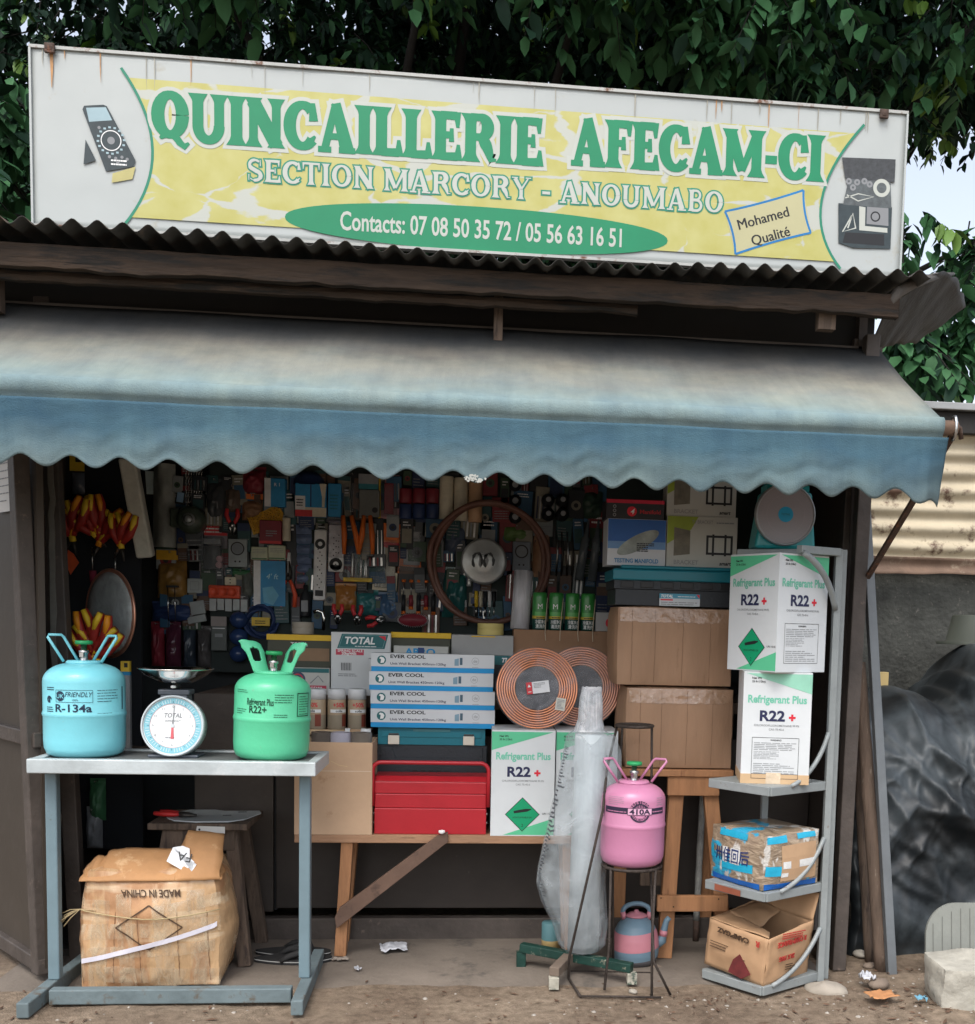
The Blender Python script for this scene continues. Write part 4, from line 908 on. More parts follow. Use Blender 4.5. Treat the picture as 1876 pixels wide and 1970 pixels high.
m1_ = n.new('ShaderNodeMixRGB'); mf = n.new('ShaderNodeMath'); mf.operation = 'MULTIPLY'; mf.inputs[1].default_value = .6; l.new(r1.outputs[0], mf.inputs[0]); l.new(mf.outputs[0], m1_.inputs[0]); l.new(base.outputs[0], m1_.inputs[1]); m1_.inputs[2].default_value = (.56, .39, .22, 1)
m2_ = n.new('ShaderNodeMixRGB'); mf2 = n.new('ShaderNodeMath'); mf2.operation = 'MULTIPLY'; mf2.inputs[1].default_value = .55; l.new(r2.outputs[0], mf2.inputs[0]); l.new(mf2.outputs[0], m2_.inputs[0]); l.new(m1_.outputs[0], m2_.inputs[1]); m2_.inputs[2].default_value = (.68, .55, .38, 1)  # pale streaks: tape bands with their whitish reflections painted into the colour
l.new(m2_.outputs[0], p.inputs['Base Color'])
sb_ = n.new('ShaderNodeMath'); sb_.operation = 'MAXIMUM'; l.new(r1.outputs[0], sb_.inputs[0]); l.new(r2.outputs[0], sb_.inputs[1])
ro = n.new('ShaderNodeMapRange'); ro.inputs['To Min'].default_value = .65; ro.inputs['To Max'].default_value = .14; l.new(sb_.outputs[0], ro.inputs['Value']); l.new(ro.outputs[0], p.inputs['Roughness'])
_, qb = tband(30, (1, 1, .6), .2, .8); _, qc = tband(9, (3, 1, .7), .2, .8)
ad = n.new('ShaderNodeMath'); ad.operation = 'ADD'; l.new(qb.outputs['Fac'], ad.inputs[0]); l.new(qc.outputs['Fac'], ad.inputs[1])
bm = n.new('ShaderNodeBump'); bm.inputs['Strength'].default_value = .5; bm.inputs['Distance'].default_value = .010; l.new(ad.outputs[0], bm.inputs['Height']); l.new(bm.outputs[0], p.inputs['Normal'])
bx, bz_, bw_, bh_ = span(137, 1672, 446, 1915, 3.72)
bw_ *= .92; bx -= .015
ct = thing('cardboard_carton', 'large bulging carton wrapped in clear tape lying upside down under the bench', 'carton', (bx, 3.72+.16, .008), rotz=R(4))
b = MB(); b2h = at(290, 1675, 3.72).z
PB = soft_box(b, bw_*.95, .30, b2h*.98, TAPED, 3, .013, .030, 30, taper=.07)
FR = -.15-.034
# printing pressed onto the bowed front
FRd = {}
def fy(x, z):
    q = PB(max(-1, min(1, x/(bw_*.93/2))), -1, max(0, min(1, z/(b2h*.98)))); return q.y-.006
INKB = M('brown_ink', (.065, .035, .018), .7, var=.2)
def press(vs, fs, mat):
    b.add([(x, fy(x, z)-yo, z) for x, yo, z in vs], fs, mat)
v_, f_ = text_geo('MADE IN CHINA', .02)
xs = [q[0] for q in v_]; k = .185/(max(xs)-min(xs)); xm = (max(xs)+min(xs))/2
tx = at(283, 1710, 3.72).x-bx; tz_ = at(283, 1733, 3.72).z
press([(-(q[0]-xm)*k*1.0+tx+q[1]*.004, .0005, tz_+.029-q[1]*.034) for q in v_], f_, INKB)
dcx, dcz = at(282, 1785, 3.72).x-bx, at(282, 1787, 3.72).z; dw, dh = .105, .074
for (xa, za), (xb, zb2) in (((-dw, 0), (0, dh)), ((0, dh), (dw, 0)), ((dw, 0), (0, -dh)), ((0, -dh), (-dw, 0))):
    N = 14; L_ = math.hypot(xb-xa, zb2-za); nx_, nz_ = -(zb2-za)/L_*.0022, (xb-xa)/L_*.0022; vs = []
    for i in range(N+1):
        X, Z = dcx+xa+(xb-xa)*i/N, dcz+za+(zb2-za)*i/N; vs += [(X-nx_, .0003, Z-nz_), (X+nx_, .0003, Z+nz_)]
    press(vs, [(2*i, 2*i+2, 2*i+3, 2*i+1) for i in range(N)], INKB)
b.build('carton_body', ct)
b = MB()
fl = [(-.225, b2h*.965), (-.19, b2h*1.05), (-.165, b2h*1.045), (-.15, b2h*1.09), (-.10, b2h*1.11), (.06, b2h*1.10), (.075, b2h*1.12), (.10, b2h*1.26), (.215, b2h*1.225), (.205, b2h*.98), (.22, b2h*.92)]
def flapf(a, c):
    i = a*(len(fl)-1); k0 = min(int(i), len(fl)-2); t = i-k0
    x = fl[k0][0]+(fl[k0+1][0]-fl[k0][0])*t; zt = fl[k0][1]+(fl[k0+1][1]-fl[k0][1])*t
    zb = b2h*.89; z = zb+(zt-zb)*c
    yb_ = fy(max(-.23, min(.21, x)), min(zb, b2h*.9))-.001; return (x+.006*nz(a*20, c*3), yb_+(-.045-yb_)*c**1.3+.010*nz(a*5, c*2, 7)*c+.006*nz(a*25, c*6, 2)*c, z+.004*nz(a*30, 3)*c)
b.grid(flapf, 50, 14, M('torn_carton_flap', (.41, .215, .09), .7, var=.2, scale=8, bump=.5, bscale=12, spot=((.52, .33, .17), .3, 12))); b.build('torn_flap', ct, solid=.0025)
def tape_strip(x0_, z0_, x1_, z1_, w_, sd):
    N = 26; vs = []; dx, dz = x1_-x0_, z1_-z0_; L_ = math.hypot(dx, dz); nx_, nz_ = -dz/L_*w_/2, dx/L_*w_/2
    for i in range(N+1):
        for j in range(5):
            t_ = (j/4*2-1)*(1+.12*nz(i*.6, j, sd)); X, Z = x0_+dx*i/N+nx_*t_, z0_+dz*i/N+nz_*t_
            X = max(-bw_*.468, min(bw_*.462, X)); Z = max(.004, min(b2h*.93, Z))
            vs.append((X, fy(X, Z)+.0042-.0022*abs(nz(X*30+sd, Z*30, sd))-.002*abs(nz(X*80, Z*14, sd)), Z))
    b.add(vs, [(i*5+j, (i+1)*5+j, (i+1)*5+j+1, i*5+j+1) for i in range(N) for j in range(4)], TFILM, True)
TFILM = bpy.data.materials.new('packing_tape_film'); TFILM.use_nodes = True; n = TFILM.node_tree.nodes; l = TFILM.node_tree.links; out = n['Material Output']; p = n['Principled BSDF']
p.inputs['Base Color'].default_value = (.62, .50, .34, 1); p.inputs['Roughness'].default_value = .10; p.inputs['Specular IOR Level'].default_value = .9
tc = n.new('ShaderNodeTexCoord'); mp = n.new('ShaderNodeMapping'); mp.inputs['Scale'].default_value = (1, 1, .35); l.new(tc.outputs['Object'], mp.inputs[0]); q = n.new('ShaderNodeTexNoise'); q.inputs['Scale'].default_value = 38; q.inputs['Detail'].default_value = 5; q.inputs['Distortion'].default_value = 1; l.new(mp.outputs[0], q.inputs['Vector'])
bm = n.new('ShaderNodeBump'); bm.inputs['Strength'].default_value = .9; bm.inputs['Distance'].default_value = .006; l.new(q.outputs['Fac'], bm.inputs['Height']); l.new(bm.outputs[0], p.inputs['Normal'])
mr = n.new('ShaderNodeMapRange'); mr.inputs['From Min'].default_value = .35; mr.inputs['From Max'].default_value = .7; mr.inputs['To Min'].default_value = .04; mr.inputs['To Max'].default_value = .55; l.new(q.outputs['Fac'], mr.inputs['Value'])
tr = n.new('ShaderNodeBsdfTransparent'); mx = n.new('ShaderNodeMixShader'); l.new(mr.outputs[0], mx.inputs[0]); l.new(tr.outputs[0], mx.inputs[1]); l.new(p.outputs[0], mx.inputs[2]); l.new(mx.outputs[0], out.inputs['Surface'])
b = MB()
for k, a_ in enumerate(((-.17, .0, -.155, .3, .055), (-.07, .0, -.085, .32, .05), (.05, .0, .035, .33, .06), (.16, .0, .14, .33, .055), (-.25, .19, .24, .215, .05), (-.25, .06, .24, .03, .055), (-.25, .12, .2, .14, .04), (.02, .26, .22, .30, .04))): tape_strip(*a_, k*3.7)
b.build('packing_tape', ct)
b = MB(); CRS = M('carton_crease', (.17, .085, .04), .8, var=.2)
for k, (xa, xb) in enumerate(((-.215, -.225), (-.12, -.11), (-.03, -.04), (.09, .085), (.185, .175))):
    vs = []
    for i in range(31):
        X = xa+(xb-xa)*i/30+.003*nz(i*.4, k); Z = .02+.24*i/30; w_ = .0008+.0012*abs(nz(i*.7, k+3)); vs += [(X-w_, fy(X, Z)+.0048, Z), (X+w_, fy(X, Z)+.0048, Z)]
    b.add(vs, [(2*i, 2*i+2, 2*i+3, 2*i+1) for i in range(30)], CRS)
b.build('crease_lines', ct)
b = MB(); lx, lz = at(347, 1660, 3.76).x-bx, at(347, 1655, 3.76).z
b.m = Matrix.Translation((lx, -.122, lz)) @ Matrix.Rotation(R(-26), 4, 'X')
b.poly([(-.052, -.012), (.012, -.05), (.022, -.028), (.044, -.024), (.03, -.048), (.036, -.015), (.02, .0), (.018, .03), (-.004, .04), (-.035, .035)], 0, M('torn_white_label', (.70, .72, .74), .4, var=.1, bump=.3, bscale=20)); b.text('FA', .006, .016, .030, -.0012, BLACK, rot=R(168), bold=.0); b.build('label', ct, solid=.0008)
b = MB(); sp_ = []
for i in range(25):
    X = -bw_*.47+.93*bw_*i/24; X = max(-bw_*.462, min(bw_*.44, X)); Z = .098+.115*(i/24)**1.1; sp_.append((X, Z))
vs = []
for X, Z in sp_: vs += [(X, fy(X, Z-.008)-.002, Z-.008), (X, fy(X, Z+.008)-.002, Z+.008)]
b.add(vs, [(2*i, 2*i+2, 2*i+3, 2*i+1) for i in range(24)], M('white_strapping', (.62, .60, .66), .35, var=.1)); b.build('strapping_band', ct, solid=.001)
b = MB(); TW = M('straw_twine', (.42, .33, .18), .85, var=.3); k0 = Vector((-bw_*.475, -.14, b2h*.66))
for j in range(9):
    e_ = k0+Vector((-.045-.03*random.random(), -.02*random.random(), -.012-.05*j/9)); b.tube([k0+Vector((.05, -.005, -.006)), k0, (k0+e_)/2+Vector((0, -.01, .012*random.random())), e_], .0013, TW, 5)
b.tube([k0]+[(X, fy(X, b2h*.62)-.003, b2h*.645-.05*math.sin(PI*(i/9))*(.4)) for i, X in enumerate([-bw_*.44+.1*bw_*q for q in range(10)])], .0022, TW, 6); b.build('twine', ct)

# ------------------------------------------------------------------ the dark wooden stool behind it, with a sheet and pliers on top
stx = at(385, 1590, 4.02).x
st = thing('wooden_stool', 'old dark splay-legged wooden stool behind the taped carton', 'stool', (stx, 4.12, .006))
zs_ = at(385, 1588, 3.98).z
hw = (at(478, 1590, 4.0).x-at(287, 1590, 4.0).x)/2
b = MB(); b.box(-hw, -.14, zs_-.024, hw, .15, zs_, WOODO); b.build('seat', st, bevel=.004)
for ya in (-.118, .098): b = MB(); b.box(-hw*.72, ya, zs_-.10, hw*.72, ya+.02, zs_-.025, WOODO); b.build('apron', st, bevel=.003)
for a_ in (-1, 1):
    for c_ in (-1, 1):
        b = MB(); b.bar((a_*hw*.62, c_*.085, zs_-.026), (a_*hw*.98, c_*.15, 0), .045, .04, WOODO, (0, 1, 0)); b.build('leg', st, bevel=.003)
b = MB(); b.bar((-hw*.86, -.13, .10), (hw*.86, -.13, .115), .03, .05, WOODO); b.build('rung', st, bevel=.003)
sh = thing('cut_sheet', 'pale grey cut sheet lying on the dark stool', 'sheet', (stx+.01, 4.12, .006+zs_+.001))
b = MB(); ol = [(-.13, -.06), (-.10, -.10), (-.02, -.125), (.09, -.115), (.135, -.07), (.17, .06), (.155, .11), (.03, .10), (-.01, .125), (-.10, .12), (-.165, .02)]
b.add([(x, y_, .004) for x, y_ in ol]+[(x, y_, 0) for x, y_ in ol], [tuple(range(11)), tuple(range(21, 10, -1))]+[(i, i+11, (i+1) % 11+11, (i+1) % 11) for i in range(11)], M('pale_grey_sheet', (.50, .54, .55), .35, var=.06))
for x, y_ in ((.06, .0), (.10, .07)): b.bar((x-.015, y_, .0046), (x+.015, y_+.006, .0046), .006, .002, DARK)
b.build('sheet', sh)
b = MB(); o_ = Vector((stx+.045, 4.12-.141, .006+zs_-.024))
b.poly([(-.05, .0), (-.045, .022), (.05, .02), (.05, -.004), (.0, -.008)], 0, M('torn_sticker', (.66, .65, .62), .6, var=.1)); b.disc(-.037, .010, .004, .004, -.001, BLACK, 10)
q = b.build('sticker', st, solid=.0008); q.location = (.045, -.142, zs_-.03)
def pliers(name, label, loc, rot, hmat, jmat, L=.18, group=None, gap=.035, parent=None, cat='pliers'):
    t = thing(name, label, cat, loc, rot=rot, group=group)
    for s_ in (-1, 1):
        b = MB(); b.tube([(s_*.004, 0, 0), (s_*gap*.55, 0, -L*.16), (s_*gap*.9, 0, -L*.36), (s_*gap*.8, 0, -L*.62)], [.006, .0085, .0095, .008], hmat, 10); b.build('handle', t)
    b = MB(); b.lathe([(0, -.008), (.013, -.008), (.013, .008), (0, .008)], jmat, 16, axis='Y')
    for s_ in (-1, 1): b.tube([(s_*.006, 0, 0), (s_*.010, 0, L*.12), (s_*.004, 0, L*.36)], [.009, .008, .003], jmat, 8)
    b.build('jaw', t); return t
REDH = M('red_rubber_grip', (.55, .03, .03), .45, var=.1)
pliers('cutting_pliers', 'red handled cutting pliers lying on the pale sheet of the stool', (stx-.075, 4.07, .006+zs_+.017), (R(90), 0, R(70)), REDH, DSTEEL, .16, gap=.022)
# flip-flops
for i, (yy, zz, xo, lab) in enumerate(((4.02, .007, 0, 'black flip-flop nearest the bench foot, lower of the pair'), (4.10, .024, .0, 'black flip-flop behind its twin beside the stool'))):
    fx = (at(492, 1860, yy).x+at(636, 1860, yy).x)/2+xo
    ff = thing('flip_flop', lab, 'flip-flop', (fx, yy, zz if i == 0 else .008), rotz=R(2 if i == 0 else -3), group='pair of black flip-flops beside the stool')
    b = MB(); N = 40; ol = []
    for k in range(N):
        a = 2*PI*k/N; x = .137*math.cos(a); ol.append((x, (.043+.010*math.cos(a)-.008*math.cos(2*a))*math.sin(a)))
    b.add([(x, y_, 0) for x, y_ in ol]+[(x*1.0, y_, .016) for x, y_ in ol], [tuple(range(N-1, -1, -1)), tuple(range(N, 2*N))]+[(k, (k+1) % N, (k+1) % N+N, k+N) for k in range(N)], RUBBER)
    b.add([(x*1.004, y_*1.01, .0085) for x, y_ in ol]+[(x*1.004, y_*1.01, .0115) for x, y_ in ol], [(k, (k+1) % N, (k+1) % N+N, k+N) for k in range(N)], M('pale_sole_line', (.42, .42, .40), .7)); b.build('sole', ff)
    b = MB()
    for s_ in (-1, 1): b.tube([(.075, 0, .014), (.05, s_*.022, .045), (-.01, s_*.043, .03), (-.04, s_*.046, .012)], [.006, .012, .011, .008], RUBBER, 8)
    b.build('strap', ff)
# ================================================================== trestle table in the middle and the stock on it
YT = 4.06
TZ = at(800, 1607, YT).z
tx0, tx1 = at(566, 1607, YT).x, at(1062, 1607, YT).x
tb = thing('trestle_table', 'rough wooden trestle table with a dark diagonal brace under the red toolbox', 'table', ((tx0+tx1)/2, 4.2, .006))
b = TM(tb); TH = .030
def plk(i0, y0, y1, zoff):
    b.box(tx0-.002*i0, y0, TZ-TH, tx1+.16+.006*i0, y1, TZ-zoff, WOODH)
plk(0, YT, YT+.13, 0); plk(1, YT+.134, YT+.26, .001)
b.build('table_top', tb, bevel=.003)
lx = at(668, 1620, YT+.02).x; fx_ = gp(654, 1843).x
b = TM(tb); b.bar((lx, YT+.035, TZ-TH-.001), (fx_, YT+.035, .006), .042, .045, WOODP, (0, 1, 0)); b.build('leg', tb, bevel=.003)
b = TM(tb); b.bar((lx+.0, YT+.22, TZ-TH-.001), (fx_-.012, YT+.225, .006), .042, .04, WOODP, (0, 1, 0)); b.build('leg', tb, bevel=.003)
for yy in (YT+.035, YT+.22):
    b = TM(tb); b.bar((tx1+.06, yy, TZ-TH-.001), (tx1+.08, yy, .006), .04, .042, WOODP, (0, 1, 0)); b.build('leg', tb, bevel=.003)
b = TM(tb); BR = M('dark_brace_wood', (.14, .085, .06), .75, var=.3, scale=4, bump=.3, bscale=30, spot=((.08, .05, .038), .3, 12))
p0, p1 = at(646, 1765, YT+.0), at(860, 1608, YT-.012); dd = (p1-p0).normalized(); nn = Vector((-dd.z, 0, dd.x))*.021
v = []
for yy in (YT-.014, YT+.008): v += [p0+nn*.2+dd*.0+Vector((0, 0, 0)), p0-nn*1.6-dd*.02, p1-nn-dd*.01, p1+nn*.4+dd*.01, p1+nn-dd*.03, p0+nn+dd*.035]
for q, i in zip(v, range(12)): q.y = YT-.014 if i < 6 else YT+.008
b.add(v, [(0, 1, 2, 3, 4, 5), (11, 10, 9, 8, 7, 6)]+[(i, i+6, (i+1) % 6+6, (i+1) % 6) for i in range(6)], BR); b.build('brace', tb, bevel=.002)
b = TM(tb); q = at(850, 1601, YT-.016); b.lathe([(.004, 0), (.012, .004), (.012, .012), (.004, .014)], WHITE, 10, (q.x, YT-.016, q.z-.006)); b.build('price_clip', tb)

def carton(name, label, cat, u0_, v0_, u1_, v1_, Y, depth, mat, z=None, h=None, rotz=0, group=None, bevel=.003, build=True):
    xc, zb, wd, hh = span(u0_, v0_, u1_, v1_, Y)
    if z is not None: hh = hh+zb-z; zb = z
    if h: hh = h
    t = thing(name, label, cat, (xc, Y, zb), rotz=rotz, group=group)
    mb = MB(); mb.box(-wd/2, 0, 0, wd/2, depth, hh, mat)
    if build: mb.build('box_body', t, bevel=bevel)
    return t, mb, wd, hh
# carton with tape rolls, left end of the table
t, mb, W_, H_ = carton('cardboard_box', 'plain open cardboard box of tape rolls at the left end of the table', 'box', 566, 1428, 716, 1605, YT+.0, .20, KRAFT2, z=TZ, build=False)
BOXTOP = TZ+H_
mb = MB(); th = .004
mb.box(-W_/2, 0, 0, W_/2, th, H_, KRAFT2); mb.box(-W_/2, .20-th, 0, W_/2, .20, H_, KRAFT2); mb.box(-W_/2, th, 0, -W_/2+th, .20-th, H_, KRAFT2); mb.box(W_/2-th, th, 0, W_/2, .20-th, H_, KRAFT2); mb.box(-W_/2+th, th, 0, W_/2-th, .20-th, .004, KRAFT2)
zf = H_*.69; mb.rect(-W_/2+.01, zf-.001, W_/2-.004, zf+.0015, -.0008, M('tape_edge_shine', (.62, .50, .38), .25))
mb.strip([(-.01, H_*.80), (.02, H_*.755), (.05, H_*.74)], .0016, -.0012, M('straw_sliver', (.6, .45, .25), .6)); mb.build('box_body', t, bevel=.0015)
bxc = t.location.x
for i, (dx, m_, lab) in enumerate(((-.075, M('brown_tape', (.12, .10, .085), .3, var=.1), 'brown packing tape roll in the cardboard box, partly behind the green cylinder'), (.0, M('silver_tape', (.42, .40, .46), .3, var=.1), 'silver tape roll in the middle of the cardboard box'), (.085, M('grey_brown_tape', (.17, .145, .12), .3, var=.1), 'dull brown tape roll at the right of the cardboard box'))):
    r_ = thing('tape_roll', lab, 'tape', (bxc+dx*.9+.012, YT+.10, TZ+.0045), group='tape rolls in the open box')
    b = MB(); hh = H_+.022; b.lathe([(.020, 0), (.038, 0), (.038, hh), (.020, hh), (.020, 0)], m_, 30, caps=False); b.build('roll', r_)
# low carton behind it that carries the spray cans
CZ = at(650, 1396, YT+.26).z
t, mb, W_, H_ = carton('cardboard_box', 'low cardboard box under the row of beige spray cans', 'box', 590, 1410, 712, 1560, YT+.205, .13, KDARK, z=TZ, h=CZ-TZ-.012)
CZ2 = TZ+H_
BEI = M('can_beige', (.42, .32, .21), .4, var=.08); BEID = M('can_grey_beige', (.30, .25, .18), .4, var=.1); CAPW = M('can_cap_white', (.62, .63, .63), .4, var=.03); BRNP = M('can_red_brown', (.20, .045, .025), .45)
for i, u_ in enumerate((579, 610, 648, 687)):
    Y = YT+.25; q = at(u_, 1360, Y); r_ = (at(u_+18, 1360, Y).x-at(u_-18, 1360, Y).x)/2*.98; ht = at(u_, 1325, Y).z-CZ2
    can = thing('spray_can', ('beige spray can with white cap, half hidden by the green cylinder', 'beige spray can with white cap, second from the left in its row', 'beige spray can with white cap, third from the left in its row', 'beige spray can with white cap next to the bracket boxes')[i], 'spray can', (q.x, Y, CZ2), rotz=R((10, -25, 22, 15)[i]), group='beige spray cans')
    b = MB(); b.lathe([(0, 0), (r_*.96, 0), (r_, .004), (r_, ht*.36)], BEID, 32, caps=False); b.lathe([(r_, ht*.36), (r_, ht*.72), (r_*.96, ht*.75)], BEI, 32, caps=False)
    b.rect(-.034, ht*.42, .034, ht*.50, -.0006, WHITE, r_); b.text('+50%', 0, ht*.56, .016, -.0008, REDT, width=.044, bold=.02, wrap=r_); b.text('colle', 0, ht*.435, .009, -.0012, BLACK, bold=.02, wrap=r_); b.rect(.012, ht*.08, .034, ht*.38, -.0008, BRNP, r_); b.build('can_body', can)
    b = MB(); b.lathe([(0, ht*.745), (r_*1.0, ht*.745), (r_*1.0, ht*.985), (r_*.9, ht), (0, ht)], CAPW, 32); b.build('cap', can)
q0_, q1_ = at(596, 1401, YT+.22), at(712, 1402, YT+.20)
hm = thing('mallet', 'white tipped mallet with a pale wooden handle lying below the spray cans', 'mallet', (q0_.x, YT+.198, q0_.z))
L_ = q1_.x-q0_.x
b = MB(); b.tube([(-.06, 0, 0), (L_*.72, 0, 0)], .011, M('pale_handle_wood', (.55, .40, .24), .6, var=.15), 12); b.build('handle', hm)
b = MB(); b.tube([(L_*.60, 0, 0), (L_*.68, 0, 0)], .0165, WHITE, 16); b.tube([(L_*.68, 0, 0), (L_*.86, 0, 0)], .014, M('mallet_wood', (.45, .30, .18), .6), 16); b.tube([(L_*.86, 0, 0), (L_*1.02, 0, 0)], .0165, WHITE, 16); b.build('head', hm)
hm.location.z = BOXTOP+.0165; hm.location.y = YT+.188

# red cantilever tool box and, behind it, the black and teal one
RED = M('red_enamel', (.40, .012, .022), .4, var=.14, coat=.2, spot=((.28, .012, .016), .14, 12)); RED2 = M('red_enamel_lid', (.40, .012, .02), .38, coat=.3)
xc, zb, wd, hh = span(720, 1490, 936, 1605, YT+.015)
rt_ = thing('toolbox', 'red metal cantilever toolbox with a long tube handle', 'toolbox', (xc, YT+.02, TZ))
HB = at(828, 1497, YT+.02).z-TZ
b = MB(); dpt = .16
for (za, zb2, ins) in ((0, HB*.46, 0), (HB*.463, HB*.715, .0012), (HB*.718, HB*.93, 0)): b.box(-wd/2+ins, ins, za, wd/2-ins, dpt, zb2, RED)
b.build('body', rt_, bevel=.003)
b = MB()
v = [(-wd/2, 0, HB*.933), (wd/2, 0, HB*.933), (wd/2, dpt, HB*.933), (-wd/2, dpt, HB*.933), (-wd/2, .025, HB*1.02), (wd/2, .025, HB*1.02), (wd/2, dpt-.03, HB*1.02), (-wd/2, dpt-.03, HB*1.02)]
b.add(v, [(3, 2, 1, 0), (4, 5, 6, 7), (0, 1, 5, 4), (1, 2, 6, 5), (2, 3, 7, 6), (3, 0, 4, 7)], RED2); b.build('lid', rt_, bevel=.002)
b = MB(); zh = at(828, 1467, YT+.02).z-TZ; x_ = wd/2+.006; pts = [(-x_, -.004, HB*.5), (-x_, -.006, HB*.95)]
for k in range(7): a = PI-PI/2*k/6; pts.append((-x_+.03+.03*math.cos(a), -.008, zh-.03+.03*math.sin(a)))
pts += [(-p_[0], p_[1], p_[2]) for p_ in reversed(pts)]
b.tube(pts, .0075, RED, 12); b.build('handle', rt_)
for s_ in (-1, 1):
    for zz in (.2, .36, .55, .8): b = MB(); b.lathe([(0, 0), (.005, 0), (.005, .004), (0, .004)], STEEL, 8, (s_*(wd/2+.002)-.002, .012, HB*zz), 'X'); b.build('rivet', rt_)
TEAL = M('teal_plastic', (.008, .16, .21), .4, var=.12); 
Yb = YT+.19
xc, zb, wd, hh = span(722, 1398, 938, 1500, Yb)
bt = thing('toolbox', 'black plastic toolbox with teal lid and two cream latches behind the red one', 'toolbox', (xc, Yb, TZ))
ZT = at(828, 1399, Yb).z-TZ
b = MB(); Hbd = ZT*.82
b.box(-wd/2+.004, 0, 0, wd/2-.004, .05, Hbd, CHAR); b.box(-wd/2, .0505, 0, wd/2, .051, Hbd*.99, CHAR)
zr = lambda v: at(828, v, Yb).z-TZ
b.poly([(-wd/2+.02, zr(1438)), (-wd/2+.064, zr(1438)), (-wd/2+.076, zr(1459)), (wd/2-.082, zr(1459)), (wd/2-.066, zr(1438)), (wd/2-.02, zr(1438)), (wd/2-.02, zr(1468)), (-wd/2+.02, zr(1468))][::-1], -.006, CHAR, .0055)
for k in range(5): b.box(-.07+k*.03, -.005, zr(1500), -.052+k*.03, 0, zr(1481), DARK)
for s_ in (-1, 1): b.box(s_*.115-.02, -.004, zr(1500), s_*.115+.02, 0, zr(1480), CHAR)
b.build('body', bt, bevel=.003)
b = MB(); b.box(-wd/2+.010, -.006, Hbd+.001, wd/2-.010, .055, ZT, TEAL); b.box(-wd/2+.025, -.010, ZT*.90, wd/2-.025, -.0065, ZT*.955, TEAL); b.box(-.07, -.012, ZT*.955, .07, -.0105, ZT*.985, M('teal_grey_label', (.05, .18, .20), .4)); lid_ = b.build('lid', bt, bevel=.004)
for u_ in (758, 902):
    b = MB(); X = at(u_, 1420, Yb).x-xc; LT = M('cream_latch', (.66, .62, .52), .4, var=.06); b.box(X-.021, -.016, zr(1432), X+.021, -.0105, zr(1415), LT); b.box(X-.019, -.014, zr(1415)+.001, X+.019, -.0105, zr(1411), DSTEEL); b.build('latch', lid_, bevel=.002)
LIDTOP = TZ+ZT
# four flat bracket boxes
for i, (u_, v_, w1, v2, lab) in enumerate(((713, 1360, 952, 1397, 'flat white and blue bracket box, bottom of its stack on the black toolbox'), (713, 1326, 952, 1360, 'flat white and blue bracket box, second from the bottom of its stack'), (710, 1292, 949, 1325, 'flat white and blue bracket box, third from the bottom and set a little left'), (714, 1257, 951, 1291, 'flat white and blue bracket box, top of its stack beside the spring scale carton'))):
    Yc = YT+.16+.004*i
    hgt = (at(830, 1258, Yc).z-LIDTOP)/4
    xc, zb, wd, hh = span(u_, v_, w1, v2, Yc)
    k = thing('bracket_box', lab, 'box', (xc, Yc, LIDTOP+hgt*i+.0003), rotz=R((0, .4, -.5, .7)[i]), group='stack of four bracket boxes')
    b = MB(); H = hgt-.0006; WB = M('bracket_box_white', (.58, .61, .63), .5, var=.05, bump=.06, bscale=14)
    b.box(-wd/2, 0, H*.27, wd/2, .075, H, WB); b.box(-wd/2+.001, .0008, 0, wd/2-.001, .075, H*.268, BLUEP)
    zc = H*.62; sxx = lambda f: -wd/2+wd*f
    b.disc(sxx(.085), zc, .0165, .0165, -.0006, TEALP, 26); b.poly([(sxx(.085)+x, zc+z) for x, z in ((-.004, -.012), (.008, -.010), (.012, .002), (.006, .010), (-.004, .012), (-.009, .006), (-.002, .003))][::-1], -.0010, WHITE)
    b.text('EVER COOL', sxx(.155), H*.74, H*.18, -.0006, BLACK, width=wd*.285, bold=.03, align='L'); b.text('Unit Wall Bracket 450mm-120kg', sxx(.155), H*.38, H*.125, -.0006, NAVYT, width=wd*.45, bold=.012, align='L')
    b.poly([(sxx(.675), zc-.016), (sxx(.71), zc-.016), (sxx(.71), zc+.012), (sxx(.675), zc+.008)][::1], -.0006, M('bracket_art_blue', (.20, .33, .42), .5)); b.rect(sxx(.718), zc-.013, sxx(.74), zc+.014, -.0006, M('bracket_art_dark', (.06, .12, .17), .5))
    b.ring(sxx(.845), zc+.002, .0125, .0135, -.0006, GREYT, 24); b.text('de', sxx(.845), zc-.003, .011, -.0008, GREYT); b.fine(sxx(.82), H*.29, sxx(.87), H*.34, 1, -.0006, GREYT, 3)
    b.build('box_body', k, bevel=.0012)

